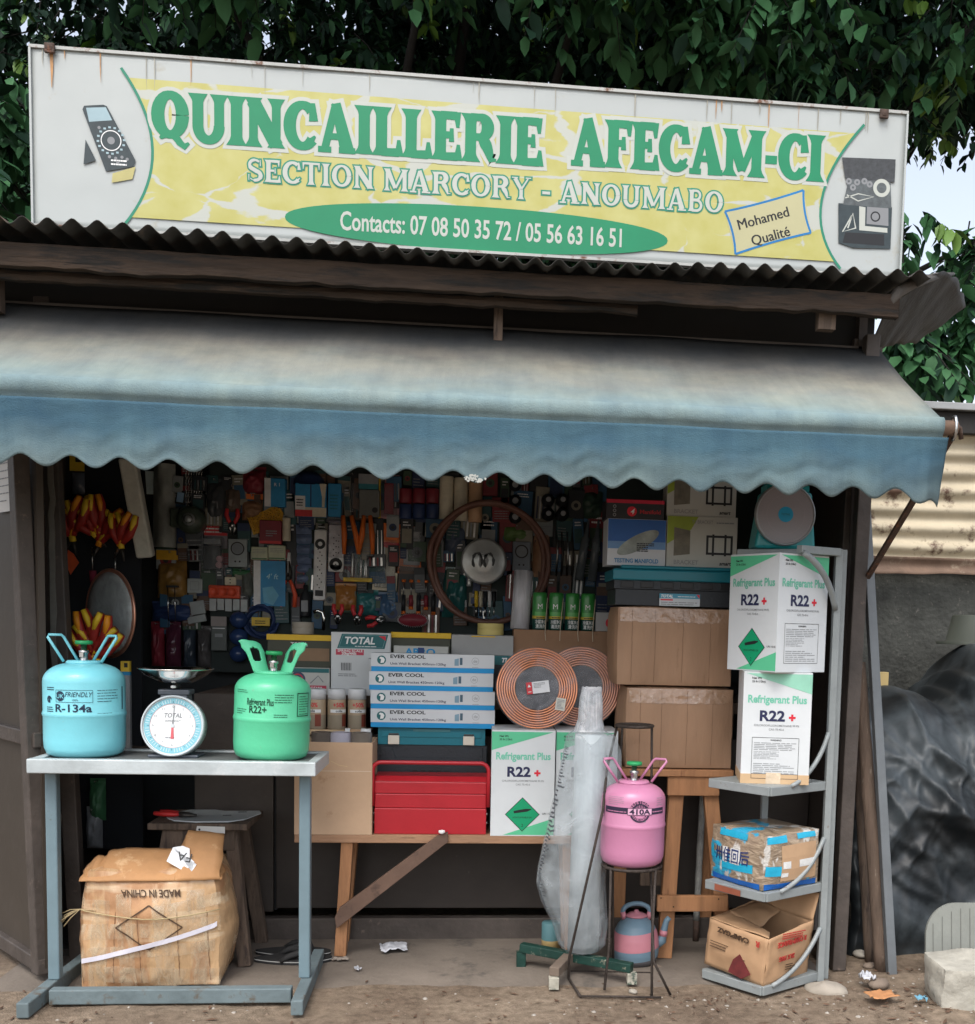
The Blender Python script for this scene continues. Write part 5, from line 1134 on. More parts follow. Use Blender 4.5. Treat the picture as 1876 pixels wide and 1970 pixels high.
# ------------------------------------------------------------------ refrigerant cartons (white, green corners)
RGP = M('carton_mint_green', (.10, .50, .27), .5, var=.08); RGD = M('hazard_diamond_green', (.003, .30, .13), .45, var=.08); RNV = M('carton_navy', (.018, .022, .07), .5); RTX = M('carton_soft_green_text', (.16, .50, .36), .5)
def r_face(b, w, h, kind, side='L', pale=False):
    y = -.0007; s = 1 if side == 'L' else -1
    tri = [(-w/2*s, h*.985), (-w/2*s, h*.81), (w/2*.93*s, h*.985)]
    b.poly(tri if s > 0 else tri[::-1], y, RGP if not pale else M('carton_pale_mint', (.28, .58, .44), .5))
    if kind == 'D':
        tri = [(-w*.30, .004), (w/2, .004), (w/2, h*.17)]; b.poly(tri, y, RGP)
    nx_ = -w*.38
    b.text('Net Wt', nx_, h*.935, h*.018, y-.0004, BLACK, align='L', bold=.03); b.text('25 lb (12kg)', nx_, h*.905, h*.017, y-.0004, BLACK, align='L', bold=.02)
    b.text('Refrigerant Plus', 0, h*.725, h*.066, y-.0002, RTX, width=w*.86, bold=.03)
    b.text('R22', -w*.065, h*.565, h*.088, y-.0002, RNV, width=w*.37, bold=.035)
    c, k = w*.225, h*.03; z = h*.597
    b.rect(c-k, z-k*.32, c+k, z+k*.32, y-.0002, REDT); b.rect(c-k*.32, z-k, c+k*.32, z+k, y-.0004, REDT)
    b.text('CHLORODIFLUOROMETHANE 99.9%', 0, h*.515, h*.017, y-.0002, GREYT, width=w*.66, bold=.01); b.text('CAS: 75-45-6', 0, h*.48, h*.017, y-.0002, GREYT, bold=.01)
    if kind == 'D':
        cz = h*.205; d = w*.275; e = d*1.0
        b.poly([(0, cz-e), (d, cz), (0, cz+e), (-d, cz)], y-.0003, BLACK); q = .95; b.poly([(0, cz-e*q), (d*q, cz), (0, cz+e*q), (-d*q, cz)], y-.0006, RGD)
        q2, q1 = .86, .84
        b.strip([(-d*.5, cz+e*.13), (-d*.1, cz+e*.2), (d*.25, cz+e*.25), (d*.5, cz+e*.30)], [d*.14, d*.17, d*.17, d*.05], y-.0009, BLACK)
        b.text('NON-FLAMMABLE GAS', 0, cz-e*.22, h*.016, y-.0009, BLACK, width=d*1.1); b.text('2', 0, cz-e*.72, h*.028, y-.0009, BLACK); b.text('UN 1018', w*.40, cz+.0, h*.018, y-.0004, BLACK, width=w*.17)
    else:
        b.frame(-w*.35, h*.075, w*.34, h*.415, .0013, y-.0002, BLACK); b.text('WARNING', 0, h*.385, h*.014, y-.0002, BLACK, bold=.02); b.fine(-w*.32, h*.30, w*.30, h*.375, 5, y-.0002, GREYT, 4, fill=.3); b.fine(-w*.32, h*.22, w*.05, h*.295, 6, y-.0002, GREYT, 6, fill=.25); b.fine(-w*.32, h*.09, w*.28, h*.19, 6, y-.0002, GREYT, 9, fill=.28)
def r_box(label, loc, w, h, rotz, faces, d=None, group='refrigerant cartons', tapebase=False):
    t = thing('refrigerant_carton', label, 'carton', loc, rotz=rotz, group=group); d = d or w
    b = MB(); b.box(-w/2, 0, 0, w/2, d, h, WCARD)
    for side, kind, tri, pale in faces:
        if side == 'F': b.m = Matrix.Identity(4)
        else: b.m = Matrix.Translation((w/2, d/2, 0)) @ Matrix.Rotation(PI/2, 4, 'Z') @ Matrix.Translation((0, 0, 0))
        r_face(b, w if side == 'F' else d, h, kind, tri, pale)
    b.m = Matrix.Identity(4)
    if tapebase:
        KB = M('base_kraft', (.55, .38, .22), .6, var=.1); b.box(-w/2-.001, -.0026, -.0004, w/2+.001, d, h*.085, KB); b.rect(-.03, .0, .02, h*.10, -.0034, TAPE); b.frame(-w*.35, h*.045, w*.34, h*.09, .0014, -.0032, BLACK)
    b.build('carton_body', t, bevel=.0025); return t
xc, zb, wd, hh = span(945, 1406, 1067, 1609, YT-.003)
HR = at(1005, 1405, YT).z-TZ
r_box('white and green refrigerant carton on the table, left of the plastic wrapped roll', (xc, YT-.0, TZ), wd, HR, R(0), [('F', 'D', 'L', False)], .22)
xc2, _, wd2, _ = span(1068, 1406, 1186, 1609, YT+.01)
r_box('white and green refrigerant carton half hidden behind the plastic wrapped roll', (xc2+.002, YT+.012, TZ), wd2, HR, 0, [('F', 'D', 'L', False)], .22)
RT = TZ+HR

# ------------------------------------------------------------------ copper coils leaning on the cartons
def film(name, col, amt, rough=.25, sc=16, bs=.8, ridged=False):
    m = bpy.data.materials.new(name); m.use_nodes = True; n = m.node_tree.nodes; l = m.node_tree.links
    out = n['Material Output']; n.remove(n['Principled BSDF'])
    tr = n.new('ShaderNodeBsdfTransparent'); tr.inputs[0].default_value = (.93, .94, .95, 1)
    pb = n.new('ShaderNodeBsdfPrincipled'); pb.inputs['Base Color'].default_value = (*col, 1); pb.inputs['Roughness'].default_value = rough; pb.inputs['Specular IOR Level'].default_value = .7
    tc = n.new('ShaderNodeTexCoord'); q = n.new('ShaderNodeTexNoise'); q.inputs['Scale'].default_value = sc; q.inputs['Detail'].default_value = 6; q.inputs['Distortion'].default_value = 1.2; l.new(tc.outputs['Object'], q.inputs['Vector'])
    mr = n.new('ShaderNodeMapRange'); mr.inputs['From Min'].default_value = .35; mr.inputs['From Max'].default_value = .75; mr.inputs['To Min'].default_value = amt[0]; mr.inputs['To Max'].default_value = amt[1]; l.new(q.outputs['Fac'], mr.inputs['Value'])
    b2 = n.new('ShaderNodeBump'); b2.inputs['Strength'].default_value = bs; b2.inputs['Distance'].default_value = .01; l.new(q.outputs['Fac'], b2.inputs['Height']); l.new(b2.outputs[0], pb.inputs['Normal'])
    if ridged:
        q3 = n.new('ShaderNodeTexNoise'); q3.noise_type = 'RIDGED_MULTIFRACTAL'; q3.inputs['Scale'].default_value = 5; q3.inputs['Detail'].default_value = 3; q3.inputs['Distortion'].default_value = .7; l.new(tc.outputs['Object'], q3.inputs['Vector'])
        b3 = n.new('ShaderNodeBump'); b3.inputs['Strength'].default_value = .7; b3.inputs['Distance'].default_value = .02; l.new(q3.outputs['Fac'], b3.inputs['Height']); l.new(b2.outputs[0], b3.inputs['Normal']); l.new(b3.outputs[0], pb.inputs['Normal'])
    mx = n.new('ShaderNodeMixShader'); l.new(mr.outputs[0], mx.inputs[0]); l.new(tr.outputs[0], mx.inputs[1]); l.new(pb.outputs[0], mx.inputs[2]); l.new(mx.outputs[0], out.inputs['Surface'])
    return m
FILM = film('clear_film', (.62, .62, .66), (.0, .24)); BAGM = film('cloudy_bag_film', (.50, .55, .57), (.16, .50), .14, 7, 1.0, True); FOIL = M('crinkled_foil', (.55, .56, .58), .2, metal=.8, var=.3, scale=14, bump=1.0, bscale=26)
COPPER = M('bright_copper', (.72, .30, .16), .32, metal=.75, var=.12, scale=12); COPP2 = M('pink_copper', (.72, .36, .25), .35, metal=.7, var=.12, scale=12)
def coil(label, u_, v_, ru, Y, lean, mat, tags, rin=.53, rotz=0):
    q = at(u_, v_, Y); r_ = (at(u_+ru, v_, Y).x-at(u_-ru, v_, Y).x)/2
    t = thing('copper_coil', label, 'copper coil', (q.x, Y, RT+.001), rot=(lean, 0, rotz), group='copper tube coils')
    n_ = 8; pitch = r_*(1-rin)/n_; pr_ = pitch*.43; b = MB()
    for i in range(n_):
        rr = r_-pr_-i*pitch
        b.tube([(rr*math.cos(a), 0, r_+rr*math.sin(a)) for a in [2*PI*k/72 for k in range(72)]], pr_, mat, 7, closed=True)
    b.build('tube_winding', t)
    b = MB(); 
    def ff(a, c):
        rr = r_*1.03*c; an = 2*PI*a
        return (rr*math.cos(an), -pr_-.002-.003*nz(rr*math.cos(an)*20, rr*math.sin(an)*20, u_)-.001+(.010 if c > .98 else 0)+(.004 if c < rin-.03 else 0), max(.0005, r_+rr*math.sin(an)))
    b.grid(ff, 72, 14, FILM); b.build('shrink_film', t)
    b = MB(); b.disc(0, r_, r_*rin, r_*rin, pr_*.6, M('coil_hub_dark', (.06, .06, .065), .35, var=.3, scale=8), 40); b.build('hub_film', t, solid=.001)
    if tags:
        b = MB(); LW = M('tag_white', (.66, .67, .68), .4); LR = M('tag_red', (.55, .02, .03), .4); LG = M('tag_pale', (.55, .54, .47), .5)
        b.m = Matrix.Translation((0, 0, r_)) @ Matrix.Rotation(R(-8), 4, 'Y')
        b.rect(-.018, -.020, .045, .024, -pr_-.006, LW); b.rect(-.040, -.020, -.0185, .024, -pr_-.006, LR); b.poly([(-.035, .006), (-.023, .006), (-.029, .016)], -pr_-.0068, WHITE); b.fine(-.012, .0, .03, .02, 4, -pr_-.0068, GREYT, 3); b.fine(-.035, -.014, -.023, -.008, 1, -pr_-.0068, WHITE, 3)
        b.m = Matrix.Translation((.086, 0, r_-.058)) @ Matrix.Rotation(R(8), 4, 'Y')
        b.rect(-.017, -.024, .019, .022, -pr_-.006, LG); b.fine(-.012, -.019, .014, .017, 7, -pr_-.0068, GREYT, 8, fill=.5); b.build('paper_tag', t, solid=.0006)
    return t
coil('bright copper tube coil with a red and white paper tag', 1034, 1330, 79, YT+.05, R(-9), COPPER, True)
coil('second copper tube coil, partly behind the tagged one', 1119, 1326, 77, YT+.17, R(-7), COPP2, False, rotz=R(0))

# ------------------------------------------------------------------ stock on the counter behind
CT = .946
def dbox(name, label, u0_, v0_, u1_, v1_, Y, depth, mat, z=CT, cat='box', group=None, rotz=0, deco=None, bevel=.002):
    t, mb, W, H = carton(name, label, cat, u0_, v0_, u1_, v1_, Y, depth, mat, z=z, rotz=rotz, group=group, build=False)
    if deco: deco(mb, W, H)
    mb.build('box_body', t, bevel=bevel); return t
OLIVE = M('olive_dark_box', (.05, .055, .035), .5, var=.2); GREYB = M('grey_box', (.36, .36, .35), .55, var=.08); CREAMB = M('cream_box', (.50, .50, .46), .55, var=.08)
def yel_edge(mb, W, H): mb.box(-W/2-.003, -.006, H-.020, W/2+.003, .04, H+.002, YELP)
def spring(mb, W, H):
    mb.poly([(-W*.40, H-.062), (W*.40, H-.062), (W*.46, H-.006), (-W*.32, H-.006)], -.0008, TEALP); mb.poly([(-W*.37, H-.058), (W*.37, H-.058), (W*.43, H-.010), (-W*.30, H-.010)], -.0012, M('teal_line', (.25, .45, .45), .5)); mb.poly([(-W*.365, H-.057), (W*.365, H-.057), (W*.425, H-.011), (-W*.295, H-.011)], -.0016, TEALP)
    mb.text('TOTAL', -.006, H-.044, .026, -.0022, WHITE, width=W*.52, bold=.035, shear=.2); mb.fine(-W*.1, H-.056, W*.26, H-.050, 1, -.0022, WHITE, 2); mb.poly([(W*.30, H-.012), (W*.42, H-.030), (W*.42, H-.012)], -.0024, REDT)
    mb.rect(-W*.42, H-.088, W*.05, H-.066, -.0010, M('pink_red_print', (.52, .05, .09), .5)); mb.text('SPRING SCALE', -W*.18, H-.076, .009, -.0016, WHITE, width=W*.42, bold=.02); mb.text('20kg/44lb', -W*.20, H-.087, .010, -.0016, WHITE, bold=.03)
    for i in range(12): mb.rect(-W*.33+i*.0034, H-.148, -W*.33+i*.0034+(.0012 if i % 3 else .002), H-.118, -.001, BLACK)
    mb.fine(-W*.38, H-.172, -W*.06, H-.158, 2, -.001, GREYT, 5); mb.ring(W*.34, H-.165, .03, .034, -.001, GREYT); mb.poly([(W*.12, H-.10), (W*.40, H-.085), (W*.40, H-.115)], -.001, GREYT)
YC = 4.46
dbox('storage_box', 'dark box with a yellow rim left of the spring scale carton', 515, 1222, 636, 1345, YC, .2, OLIVE, deco=lambda m, W, H: (yel_edge(m, W, H), m.rect(-W*.1, H-.10, W*.48, H-.05, -.0008, M('box_band_tan', (.25, .15, .08), .5)), m.text('TOTAL', .0, H-.042, .014, -.001, WHITE, bold=.02)))
def tools_deco(m, W, H):
    m.rect(-W/2+.002, H-.018, W/2-.002, H-.002, -.001, TEALP); m.disc(-W*.33, H-.045, .03, .03, -.0012, M('badge_navy', (.05, .06, .12), .5)); m.ring(-W*.33, H-.045, .018, .022, -.0016, REDT); m.strip([(-.0, H-.06), (.03, H-.03), (.05, H-.055)], .004, -.001, GREYT); m.rect(-.03, H-.085, W*.42, H-.068, -.001, M('pink_red_print', (.52, .05, .09), .5)); m.text('ROTARY', .02, H-.082, .009, -.0015, WHITE, bold=.02)
dbox('tool_carton', 'low white tool carton with teal top band and round badge behind the green cylinder', 560, 1285, 634, 1345, 4.42, .038, CREAMB, deco=tools_deco)
dbox('spring_scale_carton', 'white carton printed with a teal panel and a spring scale', 637, 1217, 751, 1345, YC-.05, .14, M('scale_carton_white', (.60, .62, .62), .5, var=.06, bump=.05, bscale=12), deco=spring)
dbox('storage_box', 'yellow rimmed dark box behind the bracket boxes', 753, 1218, 866, 1345, YC, .2, OLIVE, deco=yel_edge, rotz=R(1.5))
dbox('adhesive_carton', 'white carton with blue lettering behind the top bracket box', 757, 1243, 862, 1345, YC-.06, .055, CREAMB, deco=lambda m, W, H: (m.text('ABRO', -.004, H-.036, .026, -.001, BLUEP, width=W*.56, bold=.03), m.rect(-.012, H-.04, .012, H-.006, -.0018, M('navy_stain', (.02, .06, .2), .5))))
dbox('storage_box', 'plain pale grey box under the yellow tape roll', 868, 1222, 987, 1345, YC, .2, GREYB, deco=lambda m, W, H: m.rect(-W*.18, H-.008, W*.2, H-.003, -.001, YELP))
dbox('tool_carton', 'dark teal carton with an italic white mark beside the bracket boxes', 940, 1262, 990, 1345, YC-.08, .07, TEALP, deco=lambda m, W, H: (m.text('TL', W*.1, H-.024, .016, -.001, WHITE, bold=.05, shear=.25), m.rect(-W*.5, .0, W*.5, H-.035, -.0008, CHAR)))
q = at(944, 1200, YC+.07); ytop = at(927, 1222, YC).z
for (u_, lab, m_, w_, h_, Y) in ((944, 'pale yellow masking tape roll on the grey box', M('masking_tape_yellow', (.60, .50, .18), .6, var=.05), 50, .047, YC+.06), (583, 'off-white masking tape roll on the left yellow-rimmed box', M('masking_tape_white', (.34, .31, .26), .6, var=.05), 42, .048, YC+.07)):
    zz = {944: CT, 583: CT}[u_]; 
    zz = (CT + (at(927, 1222, YC).z-CT)) if u_ == 944 else at(575, 1222, YC).z+.003
    q = at(u_, 1200, Y); r_ = (at(u_+w_/2, 1200, Y).x-at(u_-w_/2, 1200, Y).x)/2
    t = thing('masking_tape', lab, 'tape', (q.x, Y, zz+.0005)); b = MB(); b.lathe([(r_*.6, 0), (r_*.98, 0), (r_, .003), (r_, h_*.48), (r_*.985, h_*.5), (r_, h_*.52), (r_, h_-.003), (r_*.98, h_), (r_*.6, h_), (r_*.6, 0)], m_, 36, caps=False); b.build('roll', t)
# brown carton with the four green cans
bc = dbox('cardboard_box', 'wide brown cardboard box behind the copper coils carrying green cans', 987, 1213, 1182, 1345, YC+.02, .2, KDARK)
BCZ = at(1085, 1213, YC+.02).z
CG = M('can_green', (.035, .22, .045), .35, var=.15, scale=8, coat=.3); CGL = M('can_light_green', (.10, .36, .10), .35, var=.1); CDK = M('can_dark_green', (.008, .055, .045), .35); CYE = M('can_yellow_band', (.50, .36, .04), .4)
for i, (u_, lab) in enumerate(((1038, 'green aerosol can, leftmost of the four on the brown box'), (1070, 'green aerosol can, second from the left of the four'), (1101, 'green aerosol can, third from the left of the four'), (1131, 'green aerosol can, rightmost of the four on the brown box'))):
    Y = YC+.045; q = at(u_, 1180, Y); r_ = (at(u_+14, 1180, Y).x-at(u_-14, 1180, Y).x)/2; ht = at(u_, 1140+i*.8, Y).z-BCZ
    c = thing('aerosol_can', lab, 'spray can', (q.x, Y, BCZ+.0005), rotz=R((8, -4, 6, 0)[i]), group='green aerosol cans')
    b = MB(); b.lathe([(0, 0), (r_*.95, 0), (r_, .004), (r_, ht*.30)], CDK, 28, caps=False); b.lathe([(r_, ht*.30), (r_, ht*.37)], CYE, 28, caps=False); b.lathe([(r_, ht*.37), (r_, ht*.80), (r_*.99, ht*.84)], CG, 28, caps=False)
    b.rect(-r_*.9, ht*.37, r_*.9, ht*.48, -.0005, CGL, r_); b.text('M', -.003, ht*.56, .020, -.0008, WHITE, bold=.0, wrap=r_); b.text('冷媒净油', 0, ht*.17, .012, -.0008, WHITE, width=r_*1.55, bold=.01, wrap=r_); b.text('清洗剂', 0, ht*.05, .012, -.0008, WHITE, width=r_*1.4, bold=.01, wrap=r_); b.fine(-r_*.6, ht*.31, r_*.6, ht*.36, 1, -.0008, BLACK, 3, r_); b.build('can_body', c)
    b = MB(); b.lathe([(r_*.99, ht*.842), (r_*.98, ht*.96), (r_*.85, ht), (0, ht)], CG, 28, caps=False); b.build('cap', c)
    b = MB(); b.tube([(r_*.95, -r_*.55, ht*.85), (r_*.75, -r_*.98, ht*.4), (r_*.6, -r_-.006, -.010), (r_*.6, -r_-.024, -.042)], .0016, M('pale_nozzle_tube', (.55, .46, .34), .5), 6); b.build('nozzle_tube', c)
dbox('small_carton', 'small grey carton with a red mark beside the rightmost green can', 1146, 1178, 1178, 1213, YC+.03, .06, GREYB, z=BCZ+.0005, deco=lambda m, W, H: m.disc(W*.25, H*.45, .010, .016, -.001, REDT, 16))
q0_ = at(1000, 1212, YC+.03); q1_ = at(1009, 1098, YC+.03)
fr_ = thing('foil_roll', 'whitish silver insulation roll standing behind the green cans', 'roll', (q0_.x, YC+.06, BCZ+.0005))
b = MB(); rr = (at(1025, 1150, YC+.03).x-at(985, 1150, YC+.03).x)/2*.92; b.tube([(0, 0, 0), (q1_.x-q0_.x, .02, q1_.z-BCZ)], rr, M('silver_white_wrap', (.50, .50, .53), .3, var=.25, scale=5, stretch=(8, 8, 1), bump=.4, bscale=12), 28); b.build('roll', fr_)
# ================================================================== plastic wrapped roll on a low green base
GST = M('chipped_green_enamel', (.006, .038, .028), .6, var=.4, scale=9, bump=.3, bscale=40, spot=((.26, .25, .19), .28, 26))
BROWNBAR = M('bare_brown_bar', (.17, .13, .10), .7, metal=.1, var=.3, scale=9, bump=.2)
sb = thing('low_base', 'low chipped green steel base under the plastic wrapped roll', 'base', tuple(gp(1120, 1860)))
def segs(t, name, p, q, w_, h_, m): b = TM(t); b.bar(p, q, w_, h_, m); b.build(name, t, bevel=.003)
zb_ = .052
p0, p1 = gp(1003, 1822, .075), gp(1216, 1862, .060)
segs(sb, 'cross_bar', p0, p1, .035, .032, GST)
pm = p0.lerp(p1, .45); pf = gp(1066, 1870, .062); segs(sb, 'front_bar', pm+(pf-pm)*.10, pf, .036, .032, BROWNBAR)
WCH = M('white_chipped_foot', (.42, .40, .33), .6, var=.4, scale=20, spot=((.03, .06, .045), .45, 30))
for pp in (p0, p1, pf):
    b = TM(sb); b.box(pp.x-.017, pp.y-.017, .004, pp.x+.017, pp.y+.017, pp.z-.0165, GST if pp is p0 else WCH); b.build('foot', sb, bevel=.002)
YR = pm.y+.005
base_z = pm.z+.018
pr_ = thing('plastic_wrapped_roll', 'tall white foam roll standing in a loose clear plastic bag', 'roll', (pm.x, YR, base_z))
rt2 = (at(1153, 1550, YR).x-at(1093, 1550, YR).x)/2
p_b, p_t = Vector((at(1122, 1800, YR).x, YR, base_z+.004)), at(1137, 1412, YR)
b = TM(pr_); b.tube([p_b, p_b.lerp(p_t, .5), p_t], rt2, M('white_foam_roll', (.44, .49, .51), .45, var=.12, scale=4, stretch=(6, 6, .7), bump=.25, bscale=14), 36); b.build('foam_roll', pr_)
prof = [(1328, 1119, 1158, .018), (1350, 1114, 1160, .022), (1385, 1112, 1160, .028), (1405, 1104, 1164, .036), (1416, 1090, 1186, .05), (1445, 1084, 1196, .062), (1510, 1070, 1197, .075), (1600, 1050, 1178, .085), (1670, 1034, 1168, .088), (1700, 1031, 1166, .088), (1730, 1040, 1167, .085), (1775, 1062, 1170, .08), (1815, 1074, 1165, .07), (1834, 1088, 1150, .055)]
zz = []
for v_, ua, ub, hd in prof:
    a, c = at(ua, v_, YR), at(ub, v_, YR); zz.append(((a.x+c.x)/2, (c.x-a.x)/2, max(base_z+.002, (a.z+c.z)/2), hd))
def bag(a, c):
    i = c*(len(zz)-1); k = min(int(i), len(zz)-2); t = i-k; X, hw_, Z, hd = [zz[k][j]*(1-t)+zz[k+1][j]*t for j in range(4)]
    an = 2*PI*a; am = .012+.010*min(1, c*2)
    f = 1+.10*nz(math.cos(an)*2.2, math.sin(an)*2.2, Z*5)+.07*nz(math.cos(an)*5, math.sin(an)*5, Z*9)
    ce = math.copysign(abs(math.cos(an))**.8, math.cos(an))
    return (X+hw_*ce*(1+.25*(f-1)), YR+hd*math.sin(an)*f, Z+.006*nz(a*30, Z*10))
b = TM(pr_); b.grid(bag, 90, 90, BAGM)
INK2 = M('bag_print_grey', (.08, .09, .10), .6); rd = random.Random(12)
for r_ in range(60):
    c = .36+.43*r_/60; L = rd.uniform(.025, .075); a0 = .535+rd.uniform(0, .012)
    # front of the bag is where sin < 0 : a in .5 .. 1 ; the left flank is near .5
    n_ = 5; vs = []; 
    for i in range(n_+1):
        for dc in (0, .0028):
            q = Vector(bag(a0+L*i/n_, c+dc)); q.y -= .0016; q.x -= .0008; vs.append(q)
    b.add(vs, [(2*i, 2*i+2, 2*i+3, 2*i+1) for i in range(n_)], INK2)
b.build('plastic_bag', pr_)
b = TM(pr_)
b.grid(lambda a, c: Vector(bag(a, c*.235))*1.0+Vector((0, 0, .012 if c < .02 else 0))-Vector((0, 0, 0)), 44, 26, film('silvery_crumple', (.75, .76, .78), (.25, .75), .12)); b.build('bag_neck', pr_)
# the tin that peeks out behind the bag
q = at(1060, 1800, 4.16); t = thing('paint_tin', 'small teal and cream tin behind the bottom of the plastic bag', 'tin', (q.x, 4.16, .0065)); b = MB(); b.lathe([(0, 0), (.036, 0), (.036, .038)], M('tin_cream', (.45, .33, .14), .5), 24, caps=False); b.lathe([(.036, .038), (.036, .10), (.034, .104), (0, .104)], M('tin_teal', (.10, .22, .24), .5), 24, caps=False); b.build('tin_body', t)

# ------------------------------------------------------------------ rebar stand, pink cylinder, kettle
YP = 3.80
xs_ = at(1217, 1600, YP).x; ZP = at(1217, 1662, YP).z
rs = thing('rod_stand', 'thin welded steel rod stand carrying the pink cylinder', 'stand', (xs_, YP, 0))
RB = M('rusty_rebar', (.055, .043, .036), .65, metal=.35, var=.4, scale=30, bump=.6, bscale=160)
rp_ = (at(1278, 1600, YP).x-at(1156, 1600, YP).x)/2
b = TM(rs); b.tube([(xs_+(rp_*.92)*math.cos(a), YP+rp_*.92*math.sin(a), ZP-.004) for a in [2*PI*k/36 for k in range(36)]], .0055, RB, 8, closed=True); b.build('support_ring', rs)
rtop = (at(1255, 1395, YP+.10).x-at(1188, 1395, YP+.10).x)/2; ct_ = at(1221, 1396, YP+.12)
b = TM(rs); b.tube([(ct_.x+rtop*1.05*math.cos(a), YP+.12+rtop*math.sin(a), ct_.z) for a in [2*PI*k/36 for k in range(36)]], .006, RB, 8, closed=True); b.build('top_ring', rs)
legs = [[Vector((ct_.x-rtop, YP+.12, ct_.z)), at(1168, 1480, YP+.02), at(1160, 1560, YP-.06), at(1095, 1845, 3.72), gp(1094, 1882, .004), gp(1117, 1917, .005)],
        [Vector((ct_.x+rtop, YP+.12, ct_.z)), at(1254, 1470, YP+.12), Vector((xs_+rp_*.70, YP+rp_*.68, ZP-.004)), gp(1258, 1850, .12), gp(1290, 1914, .004)],
        [Vector((xs_+rp_*.66, YP-rp_*.66, ZP-.004)), at(1255, 1800, 3.68), gp(1254, 1917, .005)],
        [Vector((xs_-rp_*.72, YP-rp_*.6, ZP-.004)), gp(1172, 1820, .14), gp(1163, 1905, .004)],
        [Vector((ct_.x-rtop*.6, YP+.12+rtop*.8, ct_.z)), at(1196, 1430, YP+.16), Vector((xs_-rp_*.5, YP+rp_*.8, ZP-.004)), gp(1180, 1866, .004)]]
for L_ in legs:
    b = TM(rs); b.tube(L_, .0048, RB, 7); b.build('leg', rs)
for p_, q_ in ((gp(1117, 1917, .005), gp(1272, 1919, .005)), (gp(1098, 1869, .006), gp(1252, 1872, .006)), (gp(1180, 1866, .006), gp(1258, 1858, .006))):
    b = TM(rs); b.tube([p_, (p_+q_)/2+Vector((0, 0, .001)), q_], .0042, RB, 7); b.build('base_rod', rs)
pk = thing('gas_cylinder', 'pink refrigerant cylinder standing on the rod stand', 'gas cylinder', (xs_, YP, ZP+.002), group='refrigerant cylinders')
hP = at(1217, 1506, YP).z-ZP
b = MB(); cyl_body(b, rp_, hP, PINK, .50, .003)
def pz(v): return at(1217, v, YP-rp_).z-ZP-.002
def pa(u): return math.asin(max(-.98, min(.98, (at(u, 1560, YP-rp_*.7).x-xs_)/rp_)))*rp_
DPK = M('cylinder_navy_band', (.03, .022, .05), .4)
cz = pz(1562); ca = pa(1229)
b.rect(pa(1168), pz(1567), pa(1207), pz(1555), -.0010, DPK, rp_); b.rect(pa(1250), pz(1568), pa(1276), pz(1556), -.0010, DPK, rp_); b.fine(pa(1171), pz(1565), pa(1203), pz(1560), 1, -.0014, PINK, 3, rp_, .3); b.fine(pa(1253), pz(1565), pa(1274), pz(1559), 1, -.0014, PINK, 4, rp_, .3)
R1 = .037
b.ring(ca, cz, R1*.62, R1, -.0012, DPK, 30, R(25), R(155), rp_); b.ring(ca, cz, R1*.62, R1, -.0012, DPK, 30, R(205), R(335), rp_)
for k in range(9):
    a = R(30+120*k/8); b.text('REFRIGERANT'[k % 11], ca+R1*.81*math.cos(PI-a), cz+R1*.75*math.sin(PI-a), .009, -.0018, PINK, bold=.02, wrap=rp_, rot=PI/2-a)
    a2 = R(210+120*k/8); b.text('REFRIGERA'[k], ca+R1*.81*math.cos(a2), cz+R1*.86*math.sin(a2), .008, -.0018, PINK, bold=.02, wrap=rp_, rot=a2+PI/2)
for k in range(7): b.rect(ca-.018+k*.0055, cz+.013, ca-.015+k*.0055, cz+.013+.008*math.sin(PI*(k+1)/8)+.002, -.0014, DPK, rp_)
b.rect(ca-.043, cz-.012, ca+.043, cz+.012, -.0016, M('badge_pale_pink', (.70, .40, .55), .4), rp_); b.frame(ca-.043, cz-.012, ca+.043, cz+.012, .0015, -.0020, DPK, rp_); b.text('410A', ca, cz-.0085, .017, -.0022, DPK, width=.072, bold=.03, wrap=rp_)
b.fine(pa(1172), pz(1551), pa(1198), pz(1533), 5, -.0010, GREYT, 6, rp_, .2); b.fine(pa(1262), pz(1552), pa(1275), pz(1534), 4, -.0010, GREYT, 7, rp_, .2); b.frame(pa(1158.5), pz(1578), pa(1166), pz(1531), .002, -.0012, DPK, rp_); b.fine(pa(1222), pz(1583), pa(1240), pz(1578), 1, -.001, GREYT, 3, rp_)
b.build('tank', pk); wire_handles(pk, rp_, hP, .075, PINK, .052, 38); valve(pk, hP, KNOBG)
# striped plastic kettle on the ground
ky = 3.99; q = at(1222, 1838, ky)
kt = thing('kettle', 'striped pink and blue plastic kettle on the ground behind the rod stand', 'kettle', (q.x, ky, .0065), rotz=R(0))
KP = M('kettle_pink', (.50, .20, .24), .45, var=.1); KB_ = M('kettle_blue', (.14, .22, .28), .45, var=.12); KDK = M('kettle_sooty', (.09, .085, .09), .6, var=.3)
rk = (at(1265, 1800, ky).x-at(1175, 1800, ky).x)/2; hk = at(1222, 1762, ky).z
zpts = [(0, 0), (.80, 0), (.93, .08), (.99, .22), (1.0, .36), (.97, .52), (.90, .66), (.76, .80), (.56, .90), (.40, .955), (.37, .97)]
def kz(f):
    for (r1_, z1_), (r2_, z2_) in zip(zpts, zpts[1:]):
        if z1_ <= f <= z2_: return (r1_+(r2_-r1_)*((f-z1_)/(z2_-z1_+1e-9)))
    return .37
b = MB()
